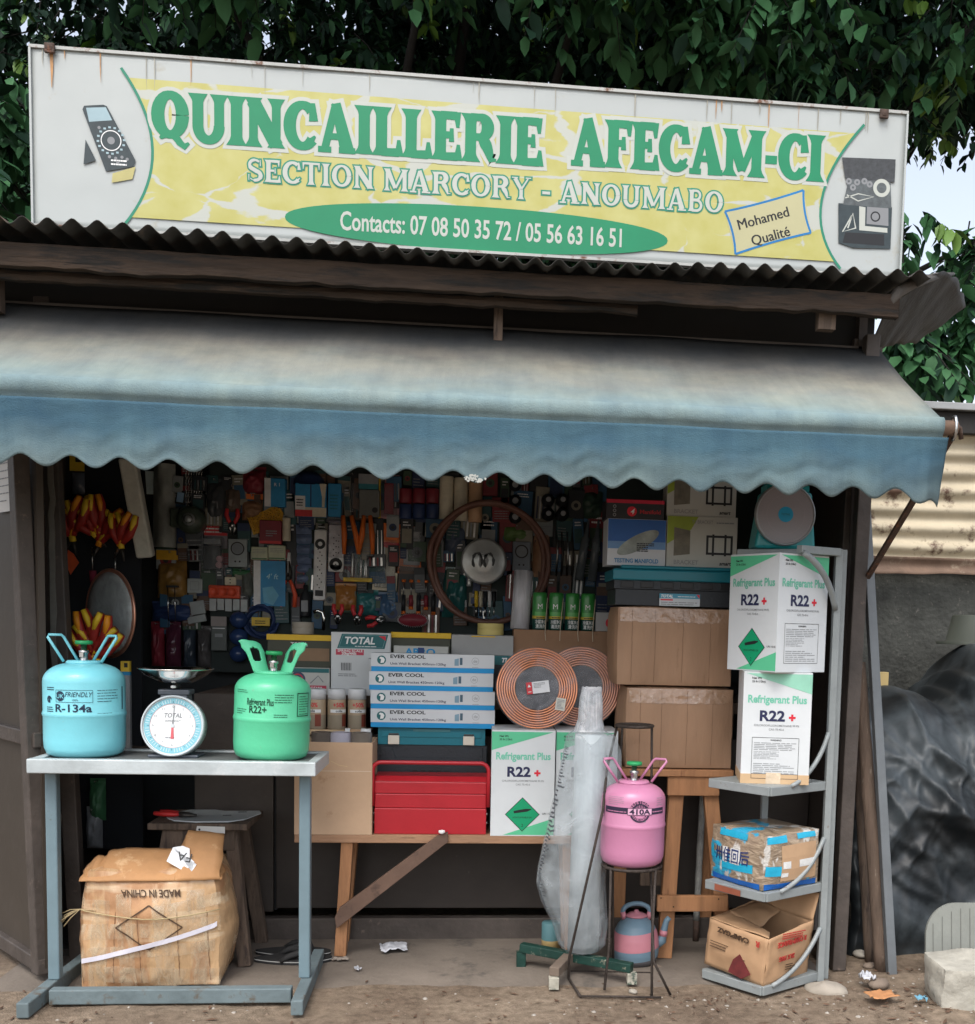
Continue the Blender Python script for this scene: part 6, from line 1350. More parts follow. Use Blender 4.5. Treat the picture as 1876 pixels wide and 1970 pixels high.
for (fa, fb, m_) in ((0, .14, KDK), (.14, .34, KB_), (.34, .70, KP), (.70, .97, KB_)):
    N = 12
    def kf(a, c, fa=fa, fb=fb):
        an = 2*PI*a; wob = .045*math.sin(an*1+1.0) if True else 0
        g0 = fa+(wob if 0 < fa < .9 else 0); g1 = fb+(wob if fb < .9 else 0); f_ = g0+(g1-g0)*c
        return (rk*kz(f_)*math.cos(an), rk*kz(f_)*math.sin(an), hk*f_)
    b.grid(kf, 48, N, m_)
b.lathe([(0, 0), (rk*.8, 0)], KDK, 48, caps=False); b.build('body', kt)
b = MB(); b.lathe([(rk*.40, hk*.955), (rk*.47, hk*.965), (rk*.46, hk*.985), (rk*.3, hk*1.03), (rk*.10, hk*1.05), (rk*.10, hk*1.09), (0, hk*1.10)], KP, 32); b.build('lid', kt)
b = MB(); hh_ = at(1222, 1738, ky).z-.0065; pts = [(-rk*.50, 0, hk*.90), (-rk*.58, 0, hh_*.86)]+[(-rk*.58+(rk*1.16)*(.5-.5*math.cos(a)), 0, hh_*.86+(hh_*.14)*math.sin(a)) for a in [PI*k/10 for k in range(1, 10)]]+[(rk*.58, 0, hh_*.86), (rk*.50, 0, hk*.90)]
b.tube(pts, .009, KB_, 12); b.tube([pts[0], pts[1]], .0096, KP, 12); b.tube([pts[-1], pts[-2]], .0096, KP, 12); b.build('handle', kt)
b = MB(); sp0, sp1 = Vector((rk*.86, 0, hk*.38)), Vector((rk*1.42, 0, hk*.93)); b.tube([sp0, Vector((rk*1.14, 0, hk*.45)), Vector((rk*1.22, 0, hk*.70)), Vector((rk*1.30, 0, hk*.86)), sp1], [.022, .017, .0125, .011, .010], KB_, 14); b.tube([Vector((rk*1.17, 0, hk*.545)), Vector((rk*1.21, 0, hk*.66))], [.0158, .0138], KP, 14); b.build('spout', kt)

# ------------------------------------------------------------------ wooden trestle stool and the cartons stacked on it
YQ = 4.03; SZ = at(1300, 1481, YQ).z
x0, x1 = at(1196, 1485, YQ).x, at(1412, 1487, YQ).x
ws_ = thing('wooden_trestle', 'sawn wooden stool under the two stacked brown cartons', 'stool', ((x0+x1)/2, 4.15, .006))
b = TM(ws_); b.box(x0, YQ, SZ-.026, x1, YQ+.30, SZ, WOODP); b.build('seat', ws_, bevel=.003)
a0, a1 = at(1286, 1510, YQ), at(1386, 1510, YQ)
b = TM(ws_); b.box(a0.x, YQ+.01, at(1336, 1532, YQ).z, a1.x, YQ+.032, SZ-.0265, WOODP); b.build('apron', ws_, bevel=.003)
for (ua, va, ub, vb, yo) in ((1302, 1533, 1277, 1848, .034), (1362, 1533, 1396, 1840, .034)):
    b = TM(ws_); p_ = at(ua, va, YQ+yo+.02); q_ = at(ub, vb, YQ+yo-.02); q_.z = .006; p_.z = SZ-.0265; b.bar(p_, q_, .055, .035, WOODP, (0, 1, 0)); b.build('leg', ws_, bevel=.003)
for X in (x0+.04, x1-.03):
    b = TM(ws_); b.bar((X, YQ+.27, SZ-.0265), (X, YQ+.30, .006), .05, .035, WOODP, (0, 1, 0)); b.build('leg', ws_, bevel=.003)
b = TM(ws_); p_, q_ = at(1264, 1738, YQ-.02), at(1400, 1740, YQ-.02); b.box(p_.x, YQ-.028, p_.z-.030, q_.x, YQ-.006, p_.z+.030, WOODP)
for u_, v_ in ((1272, 1728), (1296, 1745), (1383, 1730)): e_ = at(u_, v_, YQ-.03); b.lathe([(0, 0), (.003, 0)], DARK, 8, (e_.x, YQ-.0285, e_.z), 'Y')
b.build('rung', ws_, bevel=.003)
b = TM(ws_); p_ = at(1242, 1690, 4.2); b.box(p_.x-.02, 4.2, p_.z-.03, at(1300, 1690, 4.2).x, 4.22, p_.z+.03, WOODO); b.build('rear_rung', ws_, bevel=.003)
def big(label, u0_, v0_, u1_, v1_, Y, z, ztop, seed, rotz=0):
    xc, zb, wd, hh = span(u0_, v0_, u1_, v1_, Y); h = ztop-z
    t = thing('cardboard_carton', label, 'carton', (xc, Y+.15, z), rotz=rotz, group='brown cartons stacked on the wooden stool')
    b = MB(); P_ = soft_box(b, wd*.985, .29, h*.99, KBIG, seed, .006, .012, 16)
    rd = random.Random(seed)
    for X in (-.36, -.17, .06, .29):
        X *= wd; pts = [(X+.002*nz(k*.7, seed), h*(.05+.9*k/20)) for k in range(21)]
        vs = []
        for x_, z_ in pts:
            q = P_(x_/(wd*.985/2), -1, z_/(h*.99)); vs += [(x_-.0006, q.y-.0012, z_), (x_+.0006, q.y-.0012, z_)]
        b.add(vs, [(2*i, 2*i+2, 2*i+3, 2*i+1) for i in range(20)], CREASE)
    # glossy band of tape near the top
    vs = []; n_ = 30
    for i in range(n_+1):
        x_ = -wd*.46+wd*.92*i/n_
        for z_ in (h*.80+.006*nz(i*.4, seed), h*.975):
            q = P_(x_/(wd*.985/2), -1, z_/(h*.99)); vs.append((x_, q.y-.0018, z_))
    b.add(vs, [(2*i, 2*i+2, 2*i+3, 2*i+1) for i in range(n_)], TAPEB, True)
    b.build('carton_body', t); return t
KBIG = M('worn_brown_carton', (.33, .20, .12), .68, var=.14, scale=4, bump=.35, bscale=12, spot=((.25, .15, .085), .22, 7), stretch=(2.5, 2.5, .6)); CREASE = M('cardboard_crease', (.16, .09, .05), .8); TAPEB = M('clear_tape_band', (.36, .225, .14), .22, var=.25, scale=12, bump=.8, bscale=26, spec=.7, spot=((.62, .52, .42), .22, 16))
zmid = at(1300, 1322, YQ).z; ztp = at(1300, 1167, YQ).z
big('worn brown carton on the wooden stool, under another brown carton', 1201, 1322, 1414, 1480, YQ+.012, SZ+.0005, zmid, 21)
big('worn brown carton under the dark toolbox with teal lid', 1183, 1167, 1414, 1322, YQ+.012, zmid+.001, ztp, 33)
# dark toolbox with teal lid on top
xc, zb, wd, hh = span(1178, 1087, 1424, 1168, YQ+.02)
zt2 = at(1300, 1090, YQ+.02).z-ztp
bt2 = thing('toolbox', 'large dark plastic toolbox with a teal lid and paper label on the brown cartons', 'toolbox', (xc, YQ+.02, ztp+.001))
b = MB(); b.box(-wd/2+.012, 0, 0, wd/2-.012, .26, zt2*.40, CHAR); b.box(-wd/2+.006, -.006, zt2*.402, wd/2-.006, .265, zt2*.62, CHAR)
for k in range(6): b.box(-wd/2+.03+k*wd*.155, -.010, zt2*.44, -wd/2+.03+k*wd*.155+wd*.10, -.0065, zt2*.60, DARK)
b.build('body', bt2, bevel=.004)
b = MB(); b.box(-wd/2, -.012, zt2*.622, wd/2, .27, zt2*.90, TEAL); b.box(-wd/2+.03, -.004, zt2*.902, wd/2-.03, .25, zt2*1.0, TEAL); b.build('lid', bt2, bevel=.006)
b = MB(); X0, X1 = at(1268, 1155, YQ+.02).x-xc, at(1346, 1155, YQ+.02).x-xc; Z0, Z1 = .001, at(1300, 1143, YQ+.02).z-ztp
b.rect(X0, Z0, X1, Z1, -.0075, M('label_pale', (.48, .52, .54), .5, var=.06)); b.rect(X0, Z0+(Z1-Z0)*.62, X1, Z1, -.0080, M('label_blue', (.06, .28, .40), .5)); b.text('TOTAL', X0+.004, Z0+(Z1-Z0)*.69, (Z1-Z0)*.22, -.0085, WHITE, align='L', bold=.03, shear=.2); b.fine(X0+(X1-X0)*.45, Z1-.012, X1-.018, Z1-.007, 1, -.0085, WHITE, 3); b.poly([(X1-.014, Z1-.002), (X1-.002, Z1-.016), (X1-.002, Z1-.002)], -.0086, REDT); b.rect(X0+.004, Z0+(Z1-Z0)*.44, X0+.05, Z0+(Z1-Z0)*.55, -.0080, REDT); b.fine(X0+.006, Z0+.003, X1-.01, Z0+(Z1-Z0)*.38, 2, -.0080, GREYT, 6); b.build('label_sheet', bt2, solid=.0004)
ZL = ztp+.001+zt2
# boxes on the toolbox
YV = YQ+.07
def manifold(m, W, H):
    m.rect(-W/2+.001, H*.52, W/2-.001, H-.001, -.0006, M('box_sky_blue', (.02, .10, .34), .45, var=.2)); m.rect(-W/2+.001, H*.36, W/2-.001, H*.52, -.0007, M('box_sky_pale', (.12, .24, .45), .45, var=.2))
    m.poly([(x*1, z) for x, z in [(W*.02+W*.40*math.cos(a)*math.cos(.5)-H*.16*math.sin(a)*math.sin(.5), H*.50+W*.40*math.cos(a)*math.sin(.5)+H*.16*math.sin(a)*math.cos(.5)) for a in [2*PI*k/36 for k in range(36)]]], -.0012, M('box_metal_art', (.26, .29, .27), .4, var=.45, scale=16))
    m.fine(W*.0, H*.30, W*.30, H*.50, 5, -.0018, CHAR, 8, fill=.6); m.text('TESTING MANIFOLD', 0, H*.065, H*.085, -.001, M('box_title_blue', (.04, .20, .40), .5), width=W*.76, bold=.03)
t1 = dbox('manifold_box', 'blue and white picture box lettered for a testing manifold', 1169, 999, 1281, 1089, YV, .16, M('box_white', (.52, .54, .57), .5, var=.05), z=ZL, deco=manifold)
Zm = at(1225, 999, YV).z
def blackbox(m, W, H):
    m.rect(-W/2-.0005, H*.82, W/2+.0005, H+.0005, -.0008, M('box_red_band', (.50, .02, .05), .45)); m.disc(-W*.06, H*.40, H*.26, H*.26, -.0010, REDT, 28); m.text('4', -W*.06, H*.26, H*.28, -.0016, WHITE, bold=.01, shear=.3); m.text('Manifold', W*.08, H*.30, H*.20, -.0010, M('box_red_text', (.45, .03, .04), .5), align='L', width=W*.36, bold=.02)
    for k in range(3): m.ring(-W*.36, H*(.2+.22*k), H*.05, H*.09, -.001, GREYT, 16)
dbox('gauge_box', 'black box with a red top band and red disc on the manifold box', 1167, 962, 1278, 999, YV+.003, .15, M('box_black', (.025, .025, .03), .45, var=.1), z=Zm+.0005, deco=blackbox)
def tvb(seed):
    def f(m, W, H):
        m.poly([(-W/2+.001, H*.45), (-W*.16, H*.74), (-W*.06, H-.001), (-W/2+.001, H-.001)], -.0006, M('box_lime', (.28, .36, .04), .5, var=.2)); m.poly([(-W*.40, H*.22), (-W*.17, H*.26), (-W*.17, H*.72), (-W*.40, H*.78)], -.0010, M('box_room_art', (.16, .145, .11), .5, var=.4, scale=20))
        a, c, z0, z1 = W*.06, W*.44, H*.26, H*.64
        m.frame(a, z0, c, z1, H*.045, -.0008, BLACK); m.rect(a+(c-a)*.22, z0-.004, a+(c-a)*.30, z1+.004, -.0012, BLACK); m.rect(a+(c-a)*.68, z0-.004, a+(c-a)*.76, z1+.004, -.0012, BLACK)
        m.text('TV BRACKET', -.0, H*.86, H*.07, -.0008, GREYT, width=W*.3); m.fine(W*.2, H*.86, W*.45, H*.92, 1, -.0008, GREYT, seed); m.text('smart', W*.34, H*.06, H*.07, -.0008, BLACK, bold=.03, shear=.2); m.text('BRACKET', -W*.22, H*.06, H*.08, -.0008, M('box_grey_text', (.30, .30, .29), .5), width=W*.35, bold=.03)
    return f
GW = M('bracket_carton_grey', (.44, .44, .40), .5, var=.08)
zt3 = at(1350, 994, YV).z
dbox('wall_mount_box', 'grey and lime wall mount box standing on the teal lid', 1283, 994, 1418, 1089, YV, .10, GW, z=ZL, group='wall mount boxes', deco=tvb(2))
dbox('wall_mount_box', 'grey and lime wall mount box on top of another, half under the awning edge', 1284, 902, 1417, 994, YV+.004, .10, GW, z=zt3+.0005, group='wall mount boxes', deco=tvb(5))

# ------------------------------------------------------------------ corner rack of pale grey angle steel
RK = M('pale_grey_enamel', (.265, .29, .29), .5, metal=.1, var=.16, scale=8, bump=.12, bscale=50, spot=((.15, .08, .05), .16, 24))
Cn, Ln, Rn = Vector((.963, 3.602, 0)), Vector((.800, 3.802, 0)), Vector((1.203, 3.762, 0)); Bn = Ln+Rn-Cn
rack = thing('corner_rack', 'pale grey steel corner rack with curved braces holding cartons', 'rack', (1.04, 3.78, 0))
zs3 = [.022, .345, .705]
def z3(p, z): return Vector((p.x, p.y, z))
for i, z in enumerate(zs3):
    b = TM(rack); T_ = .030
    for p_, q_ in ((Ln, Cn), (Cn, Rn), (Rn, Bn), (Bn, Ln)):
        d = (q_-p_).normalized(); b.bar(z3(p_, z), z3(q_, z), .014, T_, RK)
    b.add([z3(Ln, z+.0152), z3(Cn, z+.0152), z3(Rn, z+.0152), z3(Bn, z+.0152)], [(0, 1, 2, 3)], RK); b.add([z3(Ln, z+.009), z3(Cn, z+.009), z3(Rn, z+.009), z3(Bn, z+.009)], [(3, 2, 1, 0)], RK)
    if i == 1:
        q0_, q1_ = Ln.lerp(Cn, .18), Ln.lerp(Cn, .62); nn_ = Vector((-.0105, -.0086, 0))*.85
        b.add([z3(q0_, z-.010)+nn_, z3(q1_, z-.013)+nn_, z3(q1_, z+.008)+nn_, z3(q0_, z+.012)+nn_], [(0, 1, 2, 3)], M('rust_patch', (.25, .075, .04), .8, var=.3))
    b.build('shelf', rack, bevel=.002)
ZR = at(1520, 1064, 3.86).z
for p_, nme in ((Rn+Vector((.010, -.002, 0)), 1), (Rn+Vector((.036, .030, 0)), 2), (Bn, 3)):
    b = TM(rack); b.bar(z3(p_, .005), z3(p_+Vector((.0, 0, 0)), ZR+.012), .024, .024, RK, (0, 1, 0)); b.build('upright', rack, bevel=.002)
zbar = ZR
b = TM(rack)
tl = at(1420, 1064, 3.93); 
b.bar(z3(tl, zbar), z3(Rn+Vector((0, .0, 0)), zbar), .024, .024, RK); b.bar(z3(Bn, zbar), z3(Rn+Vector((-.0, .015, 0)), zbar+.001), .022, .022, RK); b.bar(z3(Bn, zbar), z3(tl, zbar), .020, .020, RK)
b.add([z3(tl, zbar+.0125), z3(Rn, zbar+.0125), z3(Bn, zbar+.0125)], [(0, 1, 2)], RK); b.build('top_frame', rack, bevel=.002)
def brace(pts, w_=.017):
    b = TM(rack); P_ = bez3(*pts); b.tube(P_, w_/2, RK, 6); b.build('curved_brace', rack)
def bez3(p, q, r, N=12): return [p*(1-t)**2+q*(2*t*(1-t))+r*t*t for t in [i/N for i in range(N+1)]]
Rm = Rn+Vector((.0, -.012, 0))
for i, (h_, f_) in enumerate(((.175, .36), (.165, .24), (.165, .16))):
    z = (zs3[2], zs3[1], zs3[0])[i]+.012; a_ = z3(Cn.lerp(Rn, f_), z)+Vector((0, -.008, 0)); e_ = z3(Rm, z+h_)
    brace((a_, (a_+e_)/2+Vector((.03, .02, -.05)), e_))
fr_ = Cn.lerp(Rn, .34); b = TM(rack); b.bar(z3(fr_, zbar), z3(Rn+Vector((.004, -.016, 0)), zbar), .026, .026, RK); b.build('top_bar', rack, bevel=.002)
a_ = z3(fr_, zbar-.012)+Vector((.01, -.012, 0)); e_ = z3(Rm, at(1606, 1172, 3.74).z)+Vector((.002, -.006, 0)); brace((a_, (a_+e_)/2+Vector((.022, -.02, .045)), e_), .022)

# cartons on the rack
zsh = zs3[2]+.0158
hL = at(1487, 1293, 3.68).z-zsh
xc = at(1488, 1400, 3.68).x; wl_ = (at(1552, 1400, 3.68).x-at(1424, 1400, 3.68).x)
def rbox_c(label, cx__, cy__, z, w, h, rotz, faces, d, tapebase=False):
    """carton centred at cx, cy"""
    off = Matrix.Rotation(rotz, 3, 'Z') @ Vector((0, -d/2, 0))
    return r_box(label, (cx__+off.x, cy__+off.y, z), w, h, rotz, faces, d, tapebase=tapebase)
rbox_c('refrigerant carton with a kraft bottom edge on the upper rack shelf', xc+.030, 3.80, zsh, wl_, hL, R(-9), [('F', 'B', 'R', True)], .235, True)
hU = zbar-.014-(zsh+hL)-.002
xc = at(1505, 1180, 3.62).x
rbox_c('refrigerant carton standing cornerwise on top of another in the rack', xc+.030, 3.79, zsh+hL+.001, .236, hU, R(-60), [('F', 'D', 'L', False), ('R', 'B', 'R', False)], .236)
# brown and blue taped parcel
PAR = bpy.data.materials.new('taped_parcel'); PAR.use_nodes = True
n = PAR.node_tree.nodes; l = PAR.node_tree.links; p = n['Principled BSDF']; tc = n.new('ShaderNodeTexCoord')
def pnoise(sc, st, lo, hi, seed):
    mp = n.new('ShaderNodeMapping'); mp.inputs['Scale'].default_value = st; mp.inputs['Location'].default_value = (seed, seed, seed); l.new(tc.outputs['Object'], mp.inputs[0]); q = n.new('ShaderNodeTexNoise'); q.inputs['Scale'].default_value = sc; q.inputs['Detail'].default_value = 3; q.inputs['Distortion'].default_value = .6; l.new(mp.outputs[0], q.inputs['Vector']); r = n.new('ShaderNodeValToRGB'); r.color_ramp.elements[0].position = lo; r.color_ramp.elements[1].position = hi; l.new(q.outputs['Fac'], r.inputs[0]); return r.outputs[0], q.outputs['Fac']
f1, _ = pnoise(7, (1, 1, 1.8), .57, .60, 3); f2, _ = pnoise(9, (1.6, 1.6, .8), .60, .63, 9); f3, bf = pnoise(22, (1, 1, 2), .35, .65, 5)
def mixc(fac, a, c):
    m_ = n.new('ShaderNodeMixRGB'); l.new(fac, m_.inputs[0])
    for s_, k in ((1, a), (2, c)):
        if isinstance(k, tuple): m_.inputs[s_].default_value = k
        else: l.new(k, m_.inputs[s_])
    return m_.outputs[0]
c_ = mixc(f3, (.22, .165, .115, 1), (.36, .275, .19, 1)); c_ = mixc(f1, c_, (.03, .33, .52, 1)); c_ = mixc(f2, c_, (.52, .50, .46, 1)); l.new(c_, p.inputs['Base Color']); p.inputs['Roughness'].default_value = .28; p.inputs['Specular IOR Level'].default_value = .6
bm = n.new('ShaderNodeBump'); bm.inputs['Strength'].default_value = .8; bm.inputs['Distance'].default_value = .012; l.new(bf, bm.inputs['Height']); l.new(bm.outputs[0], p.inputs['Normal'])
hp = .195; pc_ = Vector((1.005, 3.80, zs3[1]+.0158))
pa_ = thing('taped_parcel', 'brown and blue parcel wrapped in glossy tape on the middle rack shelf', 'parcel', tuple(pc_), rotz=R(-61))
b = MB(); Pp = soft_box(b, .272, .272, hp, PAR, 51, .007, .012, 16)
def onface(side, pts, mat, lift=.002):
    vs = []
    for x, z in pts:
        if side == 'F': q = Pp(x/.131, -1, z/hp); vs.append((q.x, q.y-lift, q.z))
        else: q = Pp(1, x/.131, z/hp); vs.append((q.x+lift, q.y, q.z))
    b.add(vs, [tuple(range(len(vs)))], mat)
def patch(side, x0_, z0_, x1_, z1_, mat, lift=.002):
    N = 5
    for i in range(N):
        for j in range(3):
            xa, xb = x0_+(x1_-x0_)*i/N, x0_+(x1_-x0_)*(i+1)/N; za, zc_ = z0_+(z1_-z0_)*j/3, z0_+(z1_-z0_)*(j+1)/3
            onface(side, [(xa, za), (xb, za), (xb, zc_), (xa, zc_)], mat, lift)
CYN = M('parcel_cyan', (.02, .36, .55), .3, var=.2, bump=.3, bscale=20); DBL = M('parcel_blue', (.01, .12, .45), .3, var=.3, bump=.3); PWH = M('parcel_white', (.62, .62, .60), .35, var=.1, bump=.3); POR = M('parcel_kraft', (.45, .29, .17), .4, var=.15)
patch('F', -.128, .08, -.105, .13, CYN); patch('F', -.06, .055, .09, .085, CYN); patch('F', -.12, .0, .12, .022, DBL); patch('F', -.08, .165, .06, .187, CYN)
v_, f_ = text_geo('卅佳回后', .01); xs = [q[0] for q in v_]; k = .165/(max(xs)-min(xs)); xm = (max(xs)+min(xs))/2
vs = []
patch('F', -.055, .078, -.03, .13, PWH, .0026); patch('F', -.015, .078, .035, .13, PWH, .0026)
for q in v_: x, z = (q[0]-xm)*k-.01, .085+q[1]*.052; w_ = Pp(x/.131, -1, z/hp); vs.append((w_.x, w_.y-.0040, w_.z))
b.add(vs, f_, M('parcel_ink', (.012, .03, .13), .45))
patch('R', -.125, .05, -.06, .085, CYN); patch('R', -.12, .165, -.03, .19, CYN); patch('R', .02, .17, .11, .19, CYN); patch('R', -.125, .0, .12, .022, DBL); patch('R', -.06, .03, .11, .155, POR, .0024); patch('R', -.055, .075, -.02, .10, PWH, .0032); patch('R', .02, .075, .10, .10, PWH, .0032); patch('R', -.06, .045, -.03, .06, PWH, .003)
b.build('parcel_body', pa_)
# open carton at the bottom of the rack
oc = Vector((.985, 3.79, zs3[0]+.0158)); wO, dO, hO = .262, .25, .165
ob = thing('open_carton', 'open worn carton with red and black printing tipped in the bottom of the rack', 'carton', tuple(oc), rot=(R(-3), R(4), R(-52)))
OK_ = M('open_carton_kraft', (.40, .245, .135), .7, var=.16, scale=5, bump=.35, bscale=16, spot=((.29, .17, .09), .25, 8))
b = MB()
def wall(p_, q_, h0, h1, sd):
    p_, q_ = Vector(p_), Vector(q_); d = (q_-p_).normalized(); nn_ = Vector((d.y, -d.x, 0))
    b.grid(lambda a, c: p_.lerp(q_, a)+Vector((0, 0, (h0+(h1-h0)*a)*c))+nn_*(.012*math.sin(PI*c)*math.sin(PI*a)+.006*nz(a*5, c*4, sd)), 18, 12, OK_)
c0, c1_, c2_, c3_ = (-wO/2, -dO/2, 0), (wO/2, -dO/2, 0), (wO/2, dO/2, 0), (-wO/2, dO/2, 0)
wall(c0, c1_, hO, hO*1.0, 1); wall(c1_, c2_, hO, hO*1.25, 2); wall(c2_, c3_, hO*1.25, hO*1.25, 3); wall(c3_, c0, hO*1.25, hO, 4)
b.grid(lambda a, c: (-wO/2+wO*a, -dO/2+dO*c, .003), 4, 4, OK_)
INKR = M('carton_red_ink', (.40, .04, .03), .7, var=.3); 
b.text("CAMP'GAZ", -.01, hO*.90, .016, -dO/2-.015, INKB, width=.14, bold=.03, rot=PI-.03, align='C'); b.text('R', .095, hO*.90, .018, -dO/2-.013, INKR, rot=PI, bold=.03)
b.fine(-wO*.40, hO*.45, -wO*.1, hO*.62, 3, -dO/2-.016, INKB, 4, fill=.2); b.fine(wO*.05, hO*.30, wO*.2, hO*.45, 3, -dO/2-.016, INKB, 6, fill=.2)
b.poly([(-.01, .012), (.05, .004), (.085, .03), (.03, .085), (.005, .06)], -dO/2-.0165, M('dark_red_stain', (.13, .02, .02), .8, var=.4, scale=20))
b.m = Matrix.Translation((wO/2+.016, 0, 0)) @ Matrix.Rotation(PI/2, 4, 'Z')
b.text('R CAMP FRANCE', -.01, hO*.95, .017, 0, INKR, width=.16, bold=.03, rot=PI+.06); b.fine(-.07, hO*.98, .06, hO*1.12, 3, 0, INKR, 4, fill=.4); b.text('20 X 190G', -.03, hO*.62, .016, 0, INKR, width=.085, bold=.02, rot=PI+.05); b.fine(-.03, hO*.3, .03, hO*.45, 3, .0, INKB, 9, fill=.2); b.m = Matrix.Identity(4)
b.build('carton_body', ob, solid=.003)
b = MB(); b.grid(lambda a, c: (-wO/2+wO*a*(1-.3*c), -dO/2+.11*c+.004*nz(a*4, c*3), hO+.004+.012*c-.03*a*c+.01*nz(a*3, c*2, 8)), 12, 10, OK_); b.build('flap', ob, solid=.003)
b = MB(); b.grid(lambda a, c: (-wO/2+.12*c, -dO/2+.10+(dO-.1)*a, hO*1.08+.02*a-.045*c*c+.05*c*a+.008*nz(a*4, c*3, 5)), 12, 10, OK_); b.build('flap', ob, solid=.003)
b = MB(); b.grid(lambda a, c: (-wO*.28+wO*.78*a, dO/2-.004+.02*c, hO*1.22+(.10+.015*nz(a*4, 2))*c), 14, 8, OK_); b.build('flap', ob, solid=.003)
# teal weighing scale on the rack top
sq = at(1500, 1056, 3.88); zz_ = zbar+.0135
t = thing('weighing_scale', 'teal spring scale with a big grey dial on top of the corner rack', 'scale', (sq.x+.005, 3.91, zz_))
TS = M('teal_enamel', (.006, .25, .26), .4, var=.1, coat=.3); rD2 = (at(1558, 1000, 3.84).x-at(1442, 1000, 3.84).x)/2
b = MB(); v = [(-.10, -.05, 0), (.12, -.05, 0), (.12, .06, 0), (-.10, .06, 0), (-.07, -.05, .20), (.10, -.05, .20), (.10, .06, .20), (-.07, .06, .20)]; b.add(v, [(3, 2, 1, 0), (4, 5, 6, 7), (0, 1, 5, 4), (1, 2, 6, 5), (2, 3, 7, 6), (3, 0, 4, 7)], TS); b.build('case', t, bevel=.012, seg=3)
zc = at(1500, 990, 3.85).z-zz_
b = MB(); b.lathe([(rD2*.9, -.051), (rD2, -.056), (rD2, -.072), (rD2*.96, -.078), (rD2*.92, -.074)], M('dial_rim_grey', (.30, .31, .31), .35, metal=.4), 48, (0, 0, zc), 'Y'); b.build('dial_rim', t)
b = MB(); b.disc(0, zc, rD2*.94, rD2*.94, -.0745, M('dial_pink_grey', (.27, .24, .24), .35, var=.05), 48); b.disc(0, zc, rD2*.25, rD2*.25, -.0752, M('dial_hub_cyan', (.01, .28, .44), .4), 32); b.text('TOTAL', 0, zc-.003, .007, -.0758, TEALP, bold=.02)
for k in range(60): a = 2*PI*k/60; b.strip([(rD2*.80*math.cos(a), zc+rD2*.80*math.sin(a)), (rD2*.87*math.cos(a), zc+rD2*.87*math.sin(a))], .001, -.0752, GREYT)
b.ring(0, zc, rD2*.62, rD2*.63, -.0752, M('dial_line_faint', (.33, .28, .28), .4)); b.build('dial_face', t)
b = MB(); b.box(-.06, -.04, .201, .09, .05, .222, TS); b.lathe([(.0, .222), (.10, .224), (.11, .236)], CHROME, 40, (.01, 0, 0)); b.build('pan', t)

# ================================================================== poles and rubbish at the right end
def pole(name, label, p_, q_, r_, mat, square=False, cat='pole'):
    t = thing(name, label, cat, tuple(p_)); b = TM(t)
    if square: b.bar(p_, q_, r_*2, r_*2, mat, (0, 1, 0)); b.build('shaft', t, bevel=.003)
    else:
        N = 14; b.tube([p_.lerp(q_, i/N)+Vector((.004*nz(i*.5, r_*100), .004*nz(i*.5, 5), 0)) for i in range(N+1)], [r_*(1+.06*nz(i*.8, 7)) for i in range(N+1)], mat, 14); b.build('shaft', t)
    return t
POLEW = M('muddy_pole_wood', (.115, .08, .058), .85, var=.4, scale=4, stretch=(7, 7, 1), bump=.5, bscale=16, spot=((.23, .19, .15), .22, 9))
g0 = gp(1708, 1880, .0); pole('wooden_pole', 'thick muddy wooden pole leaning by the right post', Vector((g0.x, 3.87, 0)), at(1652, 1275, 4.0), .026, POLEW)
g0 = gp(1684, 1862, .0); pole('wooden_pole', 'thin dark pole leaning between the post and the thick muddy pole', Vector((g0.x, 3.98, 0)), at(1642, 1320, 4.06), .018, WOODO)
g0 = gp(1738, 1896, .0); pole('steel_tube', 'grey square steel tube leaning outside the wooden poles', Vector((g0.x, 3.83, 0)), at(1662, 930, 4.03), .0165, M('grey_tube_paint', (.15, .165, .175), .5, metal=.2, var=.2, scale=6, spot=((.10, .08, .065), .15, 14)), True)
q = at(1652, 1310, 4.02); t = thing('foam_scrap', 'cream foam scrap caught between the poles', 'scrap', tuple(q)); b = MB(); b.grid(lambda a, c: ((a-.5)*.05+.012*nz(a*4, c*4), .012*nz(a*5, c*5, 3), (c-.5)*.10+.01*nz(a*5, 2)), 8, 10, M('cream_foam', (.50, .46, .36), .8, var=.2)); b.build('scrap', t, solid=.018)
# black tarpaulin over a heap
tp = thing('tarpaulin', 'dusty black tarpaulin draped over a heap at the right end of the wall', 'tarpaulin', (1.9, 4.3, 0))
TARP = bpy.data.materials.new('dusty_black_tarpaulin'); TARP.use_nodes = True; n = TARP.node_tree.nodes; l = TARP.node_tree.links; p = n['Principled BSDF']; tc = n.new('ShaderNodeTexCoord')
q = n.new('ShaderNodeTexNoise'); q.inputs['Scale'].default_value = 2.6; q.inputs['Detail'].default_value = 10; q.inputs['Roughness'].default_value = .6; l.new(tc.outputs['Object'], q.inputs['Vector']); r = n.new('ShaderNodeValToRGB'); e = r.color_ramp.elements; e[0].position = .42; e[0].color = (.008, .011, .013, 1); e[1].position = .64; e[1].color = (.070, .085, .093, 1); l.new(q.outputs['Fac'], r.inputs[0]); l.new(r.outputs[0], p.inputs['Base Color']); p.inputs['Roughness'].default_value = .5
